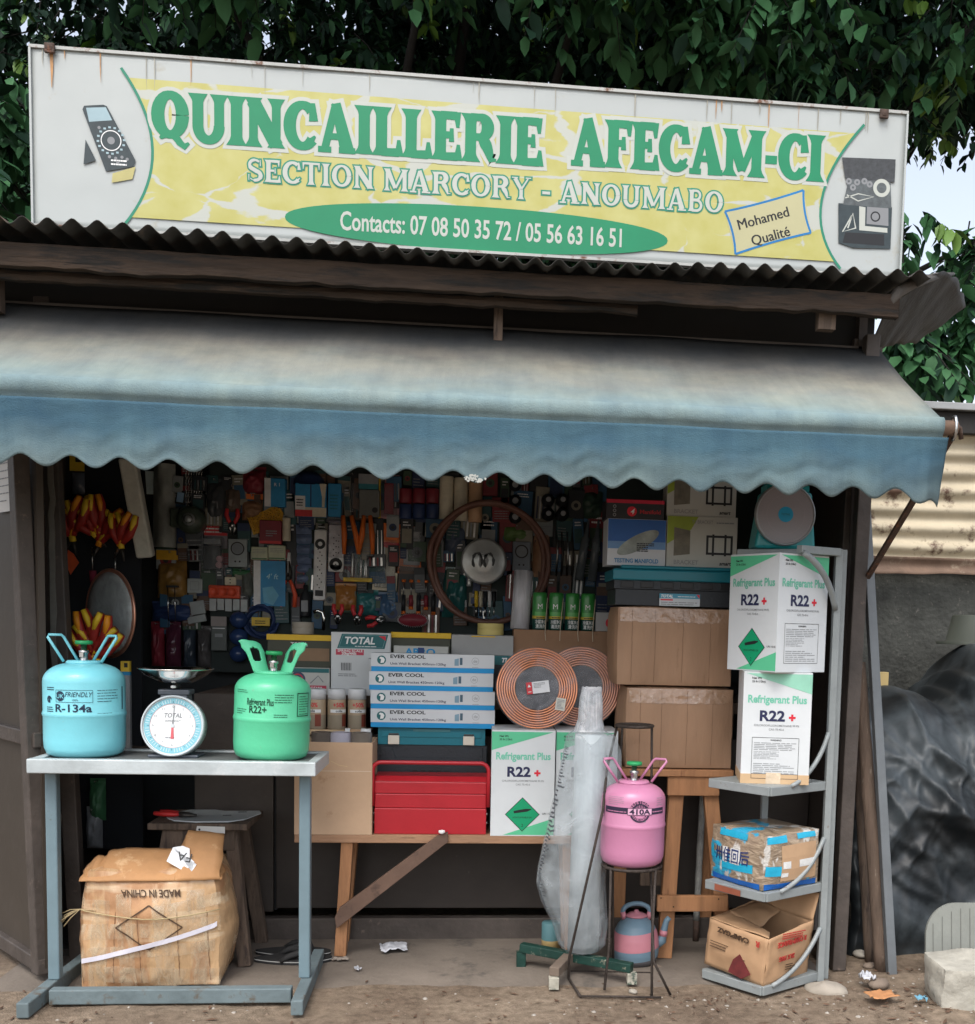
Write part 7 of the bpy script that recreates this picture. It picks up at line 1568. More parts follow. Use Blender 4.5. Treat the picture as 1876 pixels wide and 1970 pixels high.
q2 = n.new('ShaderNodeTexNoise'); q2.noise_type = 'RIDGED_MULTIFRACTAL'; q2.inputs['Scale'].default_value = 3.2; q2.inputs['Detail'].default_value = 3; q2.inputs['Distortion'].default_value = .6; l.new(tc.outputs['Object'], q2.inputs['Vector']); bm = n.new('ShaderNodeBump'); bm.inputs['Strength'].default_value = .25; bm.inputs['Distance'].default_value = .02; l.new(q2.outputs['Fac'], bm.inputs['Height']); l.new(bm.outputs[0], p.inputs['Normal'])
YF, YBK = 4.08, 5.25
topz = [(1640, 1335), (1700, 1318), (1730, 1322), (1770, 1350), (1800, 1322), (1830, 1290), (1876, 1240), (2000, 1190), (2200, 1200)]
tz = [(at(u_, v_, 4.75).x, at(u_, v_, 4.75).z) for u_, v_ in topz]
def hz(x):
    if x <= tz[0][0]: return tz[0][1]
    for (xa, za), (xb, zb_) in zip(tz, tz[1:]):
        if xa <= x <= xb: t = (x-xa)/(xb-xa); t = t*t*(3-2*t); return za+(zb_-za)*t
    return tz[-1][1]
def tarp(a, c):
    x = 1.415+1.9*a; H = hz(x); s = c
    if s < .72: t = s/.72; y = YF+.20*t+.45*t**3; z = H*(1-(1-t)**1.0)*1.0
    else: t = (s-.72)/.28; y = YF+.65+.5*t; z = H-.12*t*t
    if s < .72: z = H*math.sin(t*PI/2)**.9
    def rdg(a_, sc_, al, sd, k): c_, s__ = math.cos(a_), math.sin(a_); return (1-min(1, abs(nz((x*c_+z*s__)*sc_, (z*c_-x*s__)*al, sd))*k))**2
    fold = .10*rdg(.75, 2.2, .35, 3, 2.0)+.06*rdg(.45, 4.2, .5, 7, 2.2)+.03*rdg(1.0, 8, .9, 1, 2.4)+.014*rdg(-.4, 13, 1.5, 5, 2.4)
    def vr(sc_, ax, ay, sd): d_ = noise.voronoi(Vector(((x*ax+z*ay)*sc_+.35*nz(x*3, z*3, sd), (z*ax-x*ay)*sc_*.55, sd)))[0]; return max(0, 1-(d_[1]-d_[0])*2.4)**1.5
    fold = fold*.8+.075*vr(2.6, .8, .6, 3.3)+.036*vr(6.0, .9, -.43, 8.1)
    y -= (fold-.06)*(1 if s < .8 else .3)*min(1, .25+s*3)
    x += .03*nz(z*4, x*2, 9)-.04*(1-a)*math.sin(min(1, s/.72)*PI)*0
    if a < .001: y += .06
    return (x, y, max(.004, z+.02*nz(x*7, c*6, 5)) if c > 0 else .002)
b = TM(tp); b.grid(tarp, 210, 170, TARP); b.build('sheet', tp)
# the rest
bl_ = gp(1785, 1935, 0)
cb = thing('concrete_block', 'broken whitish concrete block on the dirt in front of the tarpaulin', 'block', (gp(1860, 1950).x+.075, 3.53, 0), rotz=R(-6))
CBM = M('whitish_concrete', (.42, .40, .34), .9, var=.3, scale=7, bump=.9, bscale=22, spot=((.20, .185, .155), .3, 8))
b = MB(); Pc = soft_box(b, .30, .22, .150, CBM, 77, .014, .002, 26); b.build('block_body', cb)
gb_ = thing('ridged_board', 'grey ridged board with a rounded corner leaning behind the concrete block', 'board', (gp(1845, 1900).x+.06, 3.80, 0))
b = MB(); ol = []
for i in range(25): a = PI/2+PI/2*i/24; ol.append((-.02+.115*math.cos(a)-.0, .15+.12*math.sin(a)))
ol = [(.30, 0), (.30, .27)]+[(x, z) for x, z in ol]+[(-.135, 0)]
b.m = Matrix.Rotation(R(-8), 4, 'X'); b.poly(ol[::-1] if False else [(x, z) for x, z in ol][::-1][::-1], 0, M('grey_green_board', (.23, .24, .215), .7, var=.15, scale=5, bump=.1), .012)
for k in range(9): X = -.11+.035*k; b.rect(X, .004, X+.003, .15+.10*min(1, max(0, (X+.135)/.12))**.5, -.0012, M('board_groove', (.13, .135, .12), .8))
b.build('board', gb_)
bu = at(1872, 1238, 4.9); t = thing('bucket', 'upturned grey green bucket by the wall above the tarpaulin', 'bucket', (bu.x+.005, 4.93, bu.z-.006)); b = MB(); b.lathe([(.155, 0), (.155, .012), (.115, .014), (.09, .13), (.085, .135), (0, .135)], M('bucket_grey_green', (.06, .068, .055), .7, var=.15), 36, caps=False); b.build('bucket_shell', t)
bs = at(1703, 1320, 4.72); t = thing('wood_offcut', 'small pale yellow wood offcut on the tarpaulin edge', 'offcut', (bs.x, 4.76, bs.z-.02)); b = MB(); b.box(-.022, -.02, 0, .022, .02, .08, M('pale_offcut', (.62, .46, .20), .7, var=.1)); b.build('offcut', t, bevel=.002)
# litter on the ground
LIT = M('crumpled_paper', (.45, .46, .49), .6, var=.08, bump=.4, bscale=25)
def crumple(name, label, cat, u_, v_, w_, d_, mat, seed, amp=.012, rotz=0, z=.008):
    q = gp(u_, v_, z); t = thing(name, label, cat, tuple(q), rotz=rotz); b = MB(); b.grid(lambda a, c: ((a-.5)*w_+.01*nz(a*3, c*3, seed), (c-.5)*d_+.014*nz(a*3, c*3, seed+4), .004+amp*(.6+nz(a*4, c*4, seed+8))+amp*.5*abs(nz(a*9, c*9, seed))), 16, 12, mat); b.build('sheet', t, solid=.0008); return t
t = crumple('crumpled_paper', 'crumpled white paper on the concrete in front of the trestle table', 'paper', 757, 1827, .10, .10, LIT, 3, .014, R(8))
crumple('paper_scrap', 'thin pale scrap beside the crumpled paper', 'paper', 655, 1848, .055, .03, M('dull_scrap', (.30, .26, .22), .8), 6, .006)
crumple('paper_scrap', 'tiny white scrap on the dirt near the flip-flops', 'paper', 688, 1868, .018, .022, LIT, 9, .010)
crumple('cardboard_scrap', 'flat orange brown cardboard scrap on the dirt below the poles', 'cardboard', 1696, 1918, .10, .07, M('orange_scrap', (.42, .20, .085), .8, var=.2), 12, .008, R(12), .02)
crumple('tissue', 'white crumpled tissue on the dirt at the foot of the rack', 'tissue', 1668, 1888, .045, .06, LIT, 15, .022, 0, .022)
crumple('plastic_scrap', 'small light blue plastic scrap by the concrete block', 'plastic', 1772, 1926, .035, .03, M('blue_plastic_scrap', (.16, .36, .48), .5), 18, .012, 0, .016)
def stone(label, u_, v_, s_, seed, mat, z=.0):
    q = gp(u_, v_, z); t = thing('stone', label, 'stone', tuple(q), rotz=seed, group='loose stones'); b = MB()
    b.grid(lambda a, c: tuple(x*(1+.25*nz(math.cos(2*PI*a)*1.4, math.sin(2*PI*a)*1.4, c*2+seed)) for x in (s_*math.cos(2*PI*a)*math.sin(PI*c), s_*.65*math.sin(2*PI*a)*math.sin(PI*c), s_*.4*math.cos(PI*c))), 16, 10, mat); b.build('stone_body', t)
ST = M('pale_stone', (.36, .33, .28), .85, var=.25, bump=.5, bscale=20); ST2 = M('brown_stone', (.20, .155, .12), .9, var=.3, bump=.5, bscale=20)
stone('pale flat stone under the trestle table leg', 653, 1850, .022, 1, ST); stone('pale stone on the dirt in front of the rod stand', 1218, 1908, .020, 2, ST); stone('grey stone under the front leg of the wooden stool', 1262, 1862, .030, 3, ST2); stone('long brown stone below the leaning poles', 1690, 1893, .050, 4, ST2, .015); stone('rounded grey stone behind the leaning poles', 1655, 1835, .035, 5, ST, .02); stone('pale mound of rubble in front of the rack upright', 1590, 1905, .075, 6, M('pale_rubble', (.36, .32, .265), .95, var=.25, bump=.6, bscale=18)); stone('brown stone at the foot of the thick muddy pole', 1672, 1858, .03, 7, ST2, .01)
q = at(1349, 1560, 4.30); t = thing('chipped_post', 'thin pale chipped post standing behind the wooden stool', 'post', (q.x, 4.30, .0)); b = TM(t); N = 20; b.tube([Vector((q.x-.012*i/N, 4.26, .09+.72*(1-i/N))) for i in range(N+1)], [.013*(1+.35*nz(i*1.9, 3)) for i in range(N+1)], M('chipped_pale_paint', (.30, .30, .28), .8, var=.4, scale=20), 8); b.tube([(q.x-.012, 4.26, .089), (q.x-.012, 4.26, 0)], .013, RUST, 8); b.build('shaft', t)
# ================================================================== goods hung on the board at the back of the stall
YG = 4.93
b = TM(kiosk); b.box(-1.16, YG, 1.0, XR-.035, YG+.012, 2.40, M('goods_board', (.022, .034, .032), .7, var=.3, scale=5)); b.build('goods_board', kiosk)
def C(name, col, **k): return M(name, tuple(min(.75, c*1.4) for c in col), k.pop('rough', .45), var=k.pop('var', .22), scale=k.pop('scale', 14), **k)
cRED, cORG, cYEL, cBLU, cNAV, cGRN, cTEA, cWHT, cGRY, cBRN, cPNK, cCRM, cDKR, cOCH, cBLK = (C('goods_red', (.45, .03, .035)), C('goods_orange', (.55, .12, .02)), C('goods_yellow', (.55, .36, .03)), C('goods_blue', (.02, .19, .38)), C('goods_navy', (.018, .035, .10)),
    C('goods_green', (.04, .13, .06)), C('goods_teal', (.02, .14, .17)), C('goods_white', (.58, .59, .58)), C('goods_grey', (.20, .21, .22)), C('goods_brown', (.20, .11, .06)), C('goods_pink', (.40, .22, .24)), C('goods_cream', (.48, .44, .34)), C('goods_dark_red', (.17, .02, .03)), C('goods_ochre', (.50, .28, .02)), C('goods_black', (.015, .017, .02)))
PVC = film('blister_plastic', (.35, .37, .40), (.05, .30), .12, 9, .5)
def hang(name, label, cat, u0_, v0_, u1_, v1_, d=.03, Y=YG, group=None, rotz=0, tilt=0):
    xc, zb, W, H = span(u0_, v0_, u1_, v1_, Y-d)
    t = thing(name, label, cat, (xc, Y-d-.0005, zb), group=group, rot=(0, tilt, rotz)); return t, W, H
def hook(t, W, H, d):
    b = MB(); b.tube([(0, d, H+.012), (0, d*.3, H+.012), (0, d*.3-.012, H+.008), (0, d*.3-.014, H+.016)], .0018, STEEL, 5); b.build('hook', t)
def blister(name, label, cat, rect, card, content, head=None, d=.03, shapes=(), txt=None, hk=True, tilt=0, group=None):
    """backing card with a plastic bubble and the goods inside"""
    t, W, H = hang(name, label, cat, *rect, d=d, tilt=tilt, group=group)
    b = MB(); b.box(-W/2, d-.003, 0, W/2, d, H, card)
    if head: b.rect(-W/2+.001, H*.78, W/2-.001, H-.001, d-.0036, head); b.fine(-W*.4, H*.82, W*.4, H*.95, 2, d-.0042, WHITE, int(W*999))
    if txt: b.text(txt[0], 0, H*txt[1], W*txt[2], d-.0046, txt[3], bold=.02)
    b.build('card', t)
    if content is not None:
        b = MB()
        if not shapes: b.box(-W*.34, .006, H*.08, W*.34, d-.004, H*.70, content)
        for s_ in shapes:
            if s_[0] == 'rod': b.tube([(W*s_[1], d*.5, H*s_[2]), (W*s_[3], d*.5, H*s_[4])], s_[5], s_[6], 8)
            elif s_[0] == 'box': b.box(W*s_[1], d*.25, H*s_[2], W*s_[3], d-.0045, H*s_[4], s_[5])
            elif s_[0] == 'disc': b.lathe([(0, d*.2), (s_[3], d*.2), (s_[3], d-.005), (0, d-.005)], s_[4], 20, (W*s_[1], 0, H*s_[2]), 'Y')
        b.build('contents', t, bevel=.003)
    b = MB(); b.box(-W*.42, 0, H*.04, W*.42, d-.0031, H*.76, PVC); b.build('plastic_bubble', t, bevel=min(.01, d*.35))
    if hk: hook(t, W, H-.02, d)
    return t
def bag_(name, label, cat, rect, mat, d=.03, head=None, extra=None, seed=1, tilt=0, group=None):
    """soft plastic bag of goods, stapled card on top"""
    t, W, H = hang(name, label, cat, *rect, d=d, tilt=tilt, group=group); b = MB()
    def fr(a, c): 
        k = (math.sin(PI*a)*math.sin(PI*min(1, c*1.15)))**.5 if 0 < a < 1 and 0 < c < .87 else 0
        return ((a-.5)*W*(1+.04*nz(c*5, seed)), d-.001-(d-.002)*k*(1+.35*nz(a*5, c*6, seed)), H*c*(.86 if head else 1))
    b.grid(fr, 16, 20, mat); b.build('pouch', t)
    if head: b = MB(); b.box(-W/2, d*.6, H*.80, W/2, d*.6+.003, H, head); b.build('header_card', t)
    if extra: b = MB(); extra(b, W, H, d); b.build('contents', t)
    hook(t, W, H-.02, d); return t
def boxed(name, label, cat, rect, mat, d=.05, deco=None, Y=YG, group=None, tilt=0):
    t, W, H = hang(name, label, cat, *rect, d=d, Y=Y, group=group, tilt=tilt); b = MB(); b.box(-W/2, 0, 0, W/2, d, H, mat)
    if deco: deco(b, W, H)
    b.build('box_body', t, bevel=.003); return t
# --- top rows
bag_('goods_bag', 'dark red bag of goods high on the board above the yellow brush', 'bag', (462, 895, 508, 948), cDKR, .05, seed=2)
bag_('goods_bag', 'brown bag with an orange header beside the yellow brush', 'bag', (462, 949, 506, 1000), cBRN, .04, cORG, seed=4)
boxed('light_box', 'blue and white packet left of the blue boxes, above the brush tip', 'box', (509, 920, 549, 975), cBLU, .05, lambda m, W, H: (m.rect(-W/2, 0, -W*.2, H, -.0006, cWHT), m.text('R 1', W*.1, H*.72, .014, -.001, WHITE)))
t, W, H = hang('scrub_brush', 'ochre yellow scrub brush head hung at a slant', 'brush', 484, 980, 548, 1010, .04, tilt=R(-24))
b = MB(); ol = [(-W*.55, -H*.2), (-W*.50, H*.9), (W*.30, H*1.0), (W*.52, H*.75), (W*.56, H*.4), (W*.46, 0), (W*.25, -H*.2)]; b.poly(ol[::-1], .012, cOCH, .024); b.build('brush_back', t)
b = MB(); rd = random.Random(3)
for i in range(240):
    x, z = rd.uniform(-.5, .5)*W, rd.uniform(-.1, .9)*H; b.bar((x, .0118, z), (x+rd.uniform(-.003, .003), -.003, z+rd.uniform(-.003, .003)), .0028, .0028, cOCH)
b.build('bristles', t)
boxed('goods_case', 'dark red case with a cream roll beside it under the yellow brush', 'case', (499, 1001, 541, 1046), cDKR, .05, lambda m, W, H: (m.rect(-W/2, 0, W/2, H*.12, -.001, cRED), m.fine(-W*.2, H*.3, W*.3, H*.6, 3, -.001, cGRY, 3)))
def roll_(label, rect, mat, r=None, cat='roll', name='roll', group=None):
    t, W, H = hang(name, label, cat, *rect, d=.06, group=group); b = MB(); b.lathe([(W*.2, 0), (W*.47, 0), (W*.5, .004), (W*.5, H-.004), (W*.47, H), (W*.2, H)], mat, 24, (0, .03, 0), caps=True); b.build('roll_body', t); return t
roll_('cream roll standing between the dark red case and the blue pouch strip', (541, 995, 557, 1040), cCRM)
for i, (x0_, x1_, lab) in enumerate(((516-33, 515, 'pale cream switch packet, left of two side by side'), (516, 549, 'pale cream switch packet, right of two side by side'))):
    boxed('switch_packet', lab, 'packet', (x0_, 1049+(1-i)*3, x1_, 1077), C('packet_cream', (.40, .42, .30)), .03, lambda m, W, H: (m.fine(-W*.4, H*.5, W*.4, H*.85, 3, -.001, cGRY, 5, fill=.3), m.rect(-W*.45, H*.06, W*.45, H*.14, -.001, cGRN)), group='cream switch packets')
def lamp_pack(m, W, H):
    m.rect(-W/2, 0, -W*.28, H, -.0006, cWHT); m.text("4' ft", W*.08, H*.60, .022, -.001, C('print_light_blue', (.30, .50, .62)), shear=.2); m.poly([(-W*.18, H*.08), (W*.12, H*.02), (W*.30, H*.24), (W*.10, H*.44), (-W*.22, H*.40)], -.001, C('print_sky', (.10, .33, .47)))
boxed('lamp_pack', 'tall blue lamp pack with a white left edge in the middle of the board', 'packet', (488, 1079, 549, 1166), cBLU, .03, lamp_pack)
def cable_coil(label, u_, v_, ru, mat, tagm=None, d=.04):
    t, W, H = hang('cable_coil', label, 'cable', u_-ru, v_-ru, u_+ru, v_+ru, d); r_ = W/2
    b = MB(); rd = random.Random(int(u_))
    for k in range(6): rr = r_*(.98-.07*k*.8); b.tube([(rr*math.cos(a)+rd.uniform(-.002, .002), d*.5+.010*math.sin(a*3+k), r_+rr*math.sin(a)) for a in [2*PI*j/36 for j in range(36)]], .0055, mat, 6, closed=True)
    b.build('cable_loops', t)
    if tagm: b = MB(); b.box(-r_*.5, -.004, r_*.75, r_*.55, 0, r_*1.25, tagm); b.fine(-r_*.3, r_*.85, r_*.3, r_*1.1, 2, -.0046, BLACK, 3); b.build('tag', t)
cable_coil('navy cable coil with a yellow tag above the green cylinder', 501, 1195, 33, cNAV, cYEL)
pliers('combination_pliers', 'pliers with red handles hung open in the middle of the board', tuple(at(554, 1112, YG-.02)), (0, 0, 0), C('grip_red_orange', (.55, .07, .03)), DSTEEL, .20, gap=.034)
t, W, H = hang('voltage_tester', 'slim white tester above the red handled pliers', 'tester', 549, 1063, 561, 1102, .02); b = MB(); b.tube([(0, .01, 0), (0, .01, H*.6), (0, .01, H)], [.009, .0095, .007], cWHT, 10); b.box(-.010, 0, -.02, .010, .02, 0, cBLK); b.build('body', t)
def pouch_strip():
    t, W, H = hang('pouch_strip', 'vertical strip of bluish clear pouches left of the white power strip', 'pouches', 566, 1008, 598, 1122, .03); b = MB()
    for k in range(6):
        z0 = H*k/6; b.grid(lambda a, c, z0=z0, k=k: ((a-.5)*W*(1-.12*abs(nz(k, c*3))), .028-.022*math.sin(PI*a)*math.sin(PI*c)*(1+.4*nz(a*5, c*4, k)), z0+H/6*c*.96), 10, 8, C('pouch_bluish', (.12, .16, .26), rough=.2, bump=.4, bscale=40))
    b.build('pouch', t)
pouch_strip()
t, W, H = hang('dark_bottle', 'small dark bottle below the strip of clear pouches', 'bottle', 575, 1124, 597, 1186, .05); b = MB(); b.lathe([(0, 0), (W*.48, 0), (W*.5, .006), (W*.5, H*.66), (W*.2, H*.8), (W*.2, H*.98), (0, H)], cBLK, 20, (0, .025, 0)); b.rect(-W*.3, H*.15, W*.3, H*.5, -.001, cGRY); b.build('bottle_body', t)
def pstrip(label, rect, wrapped=False, tilt=0):
    t, W, H = hang('power_strip', label, 'power strip', *rect, d=.035, group='white power strips', tilt=tilt); b = MB(); b.box(-W/2, 0, 0, W/2, .035, H, cWHT); b.build('housing', t, bevel=.005)
    b = MB(); n_ = 5
    for k in range(n_):
        z = H*(.22+.105*k*1.2)
        for x, dz in ((-W*.16, .0), (W*.16, .012), (.0, -.012)): b.disc(x, z+dz, .0028, .0028, -.0008, BLACK, 10)
    b.rect(-W*.32, H*.06, W*.32, H*.145, -.0008, BLACK); b.ring(0, H*.80 if not wrapped else H*.16, W*.18, W*.42, -.0008, BLACK, 24); b.build('socket_face', t)
    if wrapped: b = MB(); b.box(-W*.55, -.008, H*.3, W*.55, .0345, H*1.10, film('lilac_wrap', (.40, .34, .42), (.15, .5), .2)); b.build('plastic_wrap', t, bevel=.005)
    return t
pstrip('white power strip with black sockets, unwrapped', (602, 1019, 626, 1155), tilt=R(1)); pstrip('white power strip half wrapped in lilac plastic', (631, 1010, 661, 1100), True, R(1))
t, W, H = hang('blue_bowl', 'dark blue plastic bowl shape above the blue lamp boxes', 'bowl', 558, 903, 622, 931, .06); b = MB(); b.lathe([(W*.5, 0), (W*.47, H*.45), (W*.3, H*.9), (0, H)], cNAV, 32, (0, .07, 0)); b.build('bowl_shell', t)
def lampbox(m, W, H): m.rect(-W/2, 0, -W*.18, H*.62, -.0006, cWHT); m.rect(-W*.18, 0, W/2, H*.28, -.0006, cCRM); m.rect(-W/2, 0, W*.05, H*.20, -.0010, cRED); m.rect(-W*.02, H*.30, W*.02, H, -.0008, cNAV); m.poly([(W*.28, H), (W*.5, H), (W*.46, H*.6), (W*.44, H*.3), (W*.36, H*.3), (W*.36, H*.6)], -.0008, cCRM); m.fine(-W*.46, H*.3, -W*.24, H*.55, 3, -.001, BLACK, 4)
boxed('lamp_box', 'wide blue lamp box with cream and red panels, under the awning edge', 'box', (568, 930, 628, 994), cBLU, .05, lampbox); boxed('lamp_box', 'narrow plain blue lamp box right of the wide one', 'box', (631, 930, 656, 994), cBLU, .05, lambda m, W, H: m.fine(-W*.35, H*.2, W*.3, H*.7, 5, -.001, cTEA, 4))
blister('tool_pack', 'black tool pack above the orange pliers', 'tool pack', (658, 908, 698, 990), cBLK, None, None, .03, shapes=())
boxed('grey_box', 'dark grey box between the black tool pack and the pink blister', 'box', (691, 942, 730, 994), C('box_charcoal', (.10, .105, .10)), .05, lambda m, W, H: m.disc(W*.28, H*.25, .012, .012, -.001, BLACK, 16)); boxed('pale_box', 'pale blue topped grey carton over the dark grey box', 'box', (690, 912, 728, 941), cTEA, .05, lambda m, W, H: m.rect(-W/2, H*.35, W/2, H, -.001, cGRY))
blister('drill_set', 'pinkish blister pack with a yellow left edge', 'blister pack', (727, 912, 767, 997), cPNK, cDKR, None, .035, shapes=(('box', -.5, 0, -.38, 1, cYEL), ('box', -.2, .1, .25, .8, cDKR)))
for j, (y0, m_, nm, g) in enumerate(((939, cDKR, 'dark red', 'row of dark red rolls'), (969, cNAV, 'dark blue', 'row of dark blue rolls'))):
    for k, w3 in enumerate(('left', 'middle', 'right')):
        roll_(('%s tape roll beside the pink blister pack', '%s tape roll in the middle of its row of three', '%s tape roll beside the cream paper rolls')[k] % nm, (767+k*26, y0, 792+k*26, y0+28), m_, name='tape_roll', cat='tape', group=g)
for k, lab in enumerate(('cream paper roll next to the dark blue rolls', 'cream paper roll in the middle of three, behind the brown hoop', 'cream paper roll with orange top behind the brown hoop')):
    roll_(lab, (845+k*28, 915+k*3, 872+k*28, 998+k*3), cCRM if k < 2 else C('roll_tan', (.42, .26, .15)), name='paper_roll', group='cream paper rolls')
# --- middle rows
t = blister('pliers_set', 'clear pack of orange handled pliers with a yellow base', 'pliers set', (660, 1040, 716, 1119), cGRY, cORG, None, .04, shapes=(('box', -.5, 0, .5, .10, cYEL), ('rod', -.2, .12, -.18, .7, .007, STEEL), ('rod', .1, .12, .1, .6, .007, STEEL), ('rod', .3, .12, .26, .6, .006, STEEL)))
for k, (ua, ub, lean) in enumerate(((660, 662, 0), (676, 690, 0), (700, 690, 0), (712, 717, 0))):
    p_, q_ = at(ua, 992, YG-.05), at(ub, 1066, YG-.045); b = MB(); o = t.location; b.tube([p_-o, (p_+q_)/2-o+Vector((.004, -.006, 0)), q_-o], [.009, .012, .008], cORG, 8); b.build('handle', t)
blister('saw_blades', 'orange and white hacksaw blade pack hung at a slant', 'blade pack', (716, 1006, 763, 1136), cCRM, cGRY, None, .015, shapes=(('box', -.4, .05, -.34, .70, cWHT), ('box', -.26, .05, -.20, .70, cWHT), ('box', -.12, .1, -.06, .7, cWHT), ('box', -.5, .72, .5, 1.0, cORG), ('box', -.5, .64, .5, .72, cRED)), tilt=R(3))
blister('hinge_pack', 'orange card with a grey pouch in the middle of the board', 'packet', (760, 1012, 810, 1103), cORG, cGRY, cGRY, .02, shapes=(('box', -.18, .18, .46, .9, cGRY), ('disc', .2, .36, .006, cWHT)))
bag_('screw_bag', 'rust brown bag below the wrapped power strip', 'bag', (643, 1122, 684, 1176), C('bag_rust', (.32, .14, .04), rough=.25), .03, seed=8)
bag_('fitting_bag', 'blue green bag of fittings below the pliers set', 'bag', (685, 1133, 727, 1184), C('bag_blue_green', (.03, .13, .14), rough=.22), .03, seed=9); bag_('fitting_bag', 'blue bag under the hacksaw blade pack', 'bag', (727, 1139, 766, 1190), C('bag_blue', (.05, .10, .18), rough=.22), .03, seed=10)
t, W, H = hang('screwdriver_board', 'black pack of red and orange screwdrivers behind the brown hoop', 'screwdriver set', 767, 1104, 843, 1186, .035); b = MB(); b.box(-W/2, .03, 0, W/2, .034, H, cBLK); b.build('card', t)
for k in range(5):
    x = -W*.38+k*W*.19; b = MB(); b.tube([(x, .015, H*.12+.02*(k % 2)), (x, .015, H*.5)], .0095, cDKR if k % 2 else cBLK, 10); b.tube([(x, .015, H*.05+.02*(k % 2)), (x, .015, H*.12+.02*(k % 2))], .0098, cORG, 10); b.tube([(x, .015, H*.5), (x, .015, H*.78)], .003, STEEL, 6); b.tube([(x, .015, H*.80), (x, .015, H*.86)], .009, cORG, 10); b.build('screwdriver', t)
t, W, H = hang('mesh_bag', 'dark red netted oval pouch with white stitched rim', 'pouch', 763, 1180, 826, 1206, .03, Y=YG-.12); b = MB(); b.lathe([(0, 0), (W*.42, .004), (W*.48, .014), (W*.42, .024), (0, .03)], cDKR, 30, (0, 0, 0), 'Y'); 
b.m = Matrix.Identity(4)
for k in range(len(b.v)): b.v[k] = Vector((b.v[k].x, b.v[k].y, b.v[k].z*.45+H/2))
for k in range(44):
    a = 2*PI*k/44; x, z = W*.47*math.cos(a), H/2+W*.47*.45*math.sin(a); b.bar((x*.93, -.002, H/2+(z-H/2)*.9), (x*1.03, .008, H/2+(z-H/2)*1.06), .0018, .0018, cWHT)
b.build('netting', t)
for (u_, v_, lab) in ((650, 1186, 'small red handled pliers left on the shelf edge'), (687, 1188, 'small red handled pliers beside its twin on the shelf edge'), (728, 1192, 'dull red pliers lying near the netted pouch')):
    pliers('small_pliers', lab, tuple(at(u_, v_, YG-.10)), (0, R(180 if u_ < 700 else 75), 0), cRED, STEEL, .085, gap=.02, group='small red pliers')
t = thing('tap', 'chrome bent pipe tap on the shelf under the power strip', 'tap', tuple(at(612, 1212, YG-.1))); b = MB(); b.tube([(-.02, 0, .075), (0, 0, .082), (.018, 0, .074), (.024, 0, .05), (.022, 0, .0)], .008, CHROME, 10); b.build('pipe', t)
boxed('small_card', 'small pale spotted card behind the hoop', 'card', (812, 1000, 833, 1033), C('card_mottled', (.30, .30, .24), scale=40), .012); t, W, H = hang('wire_bundle', 'grey looped cable bundle left of the round steel cover', 'cable', 831, 1022, 853, 1090, .03); b = MB()
for k in range(4): b.tube([(-W*.4+k*.004, .015, 0), (-W*.45+k*.004, .012+.003*k, H*.7), (-W*.2, .015, H*.96), (W*.2, .015, H), (W*.42-k*.004, .012+.003*k, H*.7), (W*.4-k*.004, .015, 0)], .005, cGRY, 6)
b.build('loops', t)
bag_('parts_bag', 'dark bluish clear bag left of the round steel cover', 'bag', (856, 1002, 897, 1066), C('bag_dark_blue', (.06, .08, .12), rough=.15), .03, seed=12); bag_('glove_bag', 'dark teal shiny bag under the bluish bag', 'bag', (850, 1090, 898, 1188), C('bag_teal', (.02, .085, .085), rough=.15), .04, seed=14)
# hoop and round cover
hc = at(941, 1083, YG-.12); rh = (at(1056, 1083, YG-.12).x-at(826, 1083, YG-.12).x)/2
t = thing('brown_hoop', 'large reddish brown hose hoop hung in front of the goods', 'hoop', (hc.x, YG-.12, hc.z-rh)); b = MB()
for k in range(2): b.tube([((rh-.012*k)*math.cos(a)*(1-.03*k)+.010*nz(a, k), .012*k+.02*nz(a*1.5, k+4), rh+(rh)*math.sin(a)*1.0+.006*nz(a, k+2)) for a in [2*PI*j/60 for j in range(60)]], .0125, C('hose_red_brown', (.125, .06, .045), bump=.3), 10, closed=True)
b.build('hose', t)
q = at(931, 1080, YG-.15); r_ = (at(976, 1080, YG-.15).x-at(887, 1080, YG-.15).x)/2
t = thing('steel_cover', 'round grey metal cover with a pressed motif in the middle of the hoop', 'cover', (q.x, YG-.16, q.z-r_)); b = MB(); DUL = M('dull_pressed_steel', (.52, .55, .56), .35, metal=.5, var=.2, scale=12)
b.lathe([(0, .004), (r_*.55, .002), (r_*.6, .006), (r_*.88, .004), (r_*.97, .008), (r_, .016), (r_*.98, .03)], DUL, 48, (0, 0, r_), 'Y'); b.build('cover_disc', t)
b = MB(); rd = random.Random(9)
for k, x in enumerate((-.28, -.02, .22)):
    b = MB(); b.strip([(r_*x+r_*.20*math.cos(a)*(.8 if k == 1 else 1), r_+r_*.34*math.sin(a)) for a in [-.6+4.6*j/12 for j in range(13)]], [.006+.004*(j % 3) for j in range(13)], .0004, cGRY if k == 1 else cBLK)
    b.build('pressed_motif', t)
t, W, H = hang('screwdriver_pack', 'clear pack of bright screwdrivers below the round cover', 'screwdriver set', 911, 1132, 956, 1187, .03); b = MB(); b.box(-W/2, .027, 0, W/2, .03, H, cBLK); b.build('card', t)
for k in range(5): b = MB(); x = -W*.38+k*W*.19; b.tube([(x, .014, .003), (x, .014, H*.35)], .006, STEEL, 6); b.tube([(x, .014, H*.35), (x, .014, H*.9)], .0085, (cYEL, cCRM, cBLK, cWHT, cBLK)[k], 8); b.build('screwdriver', t)
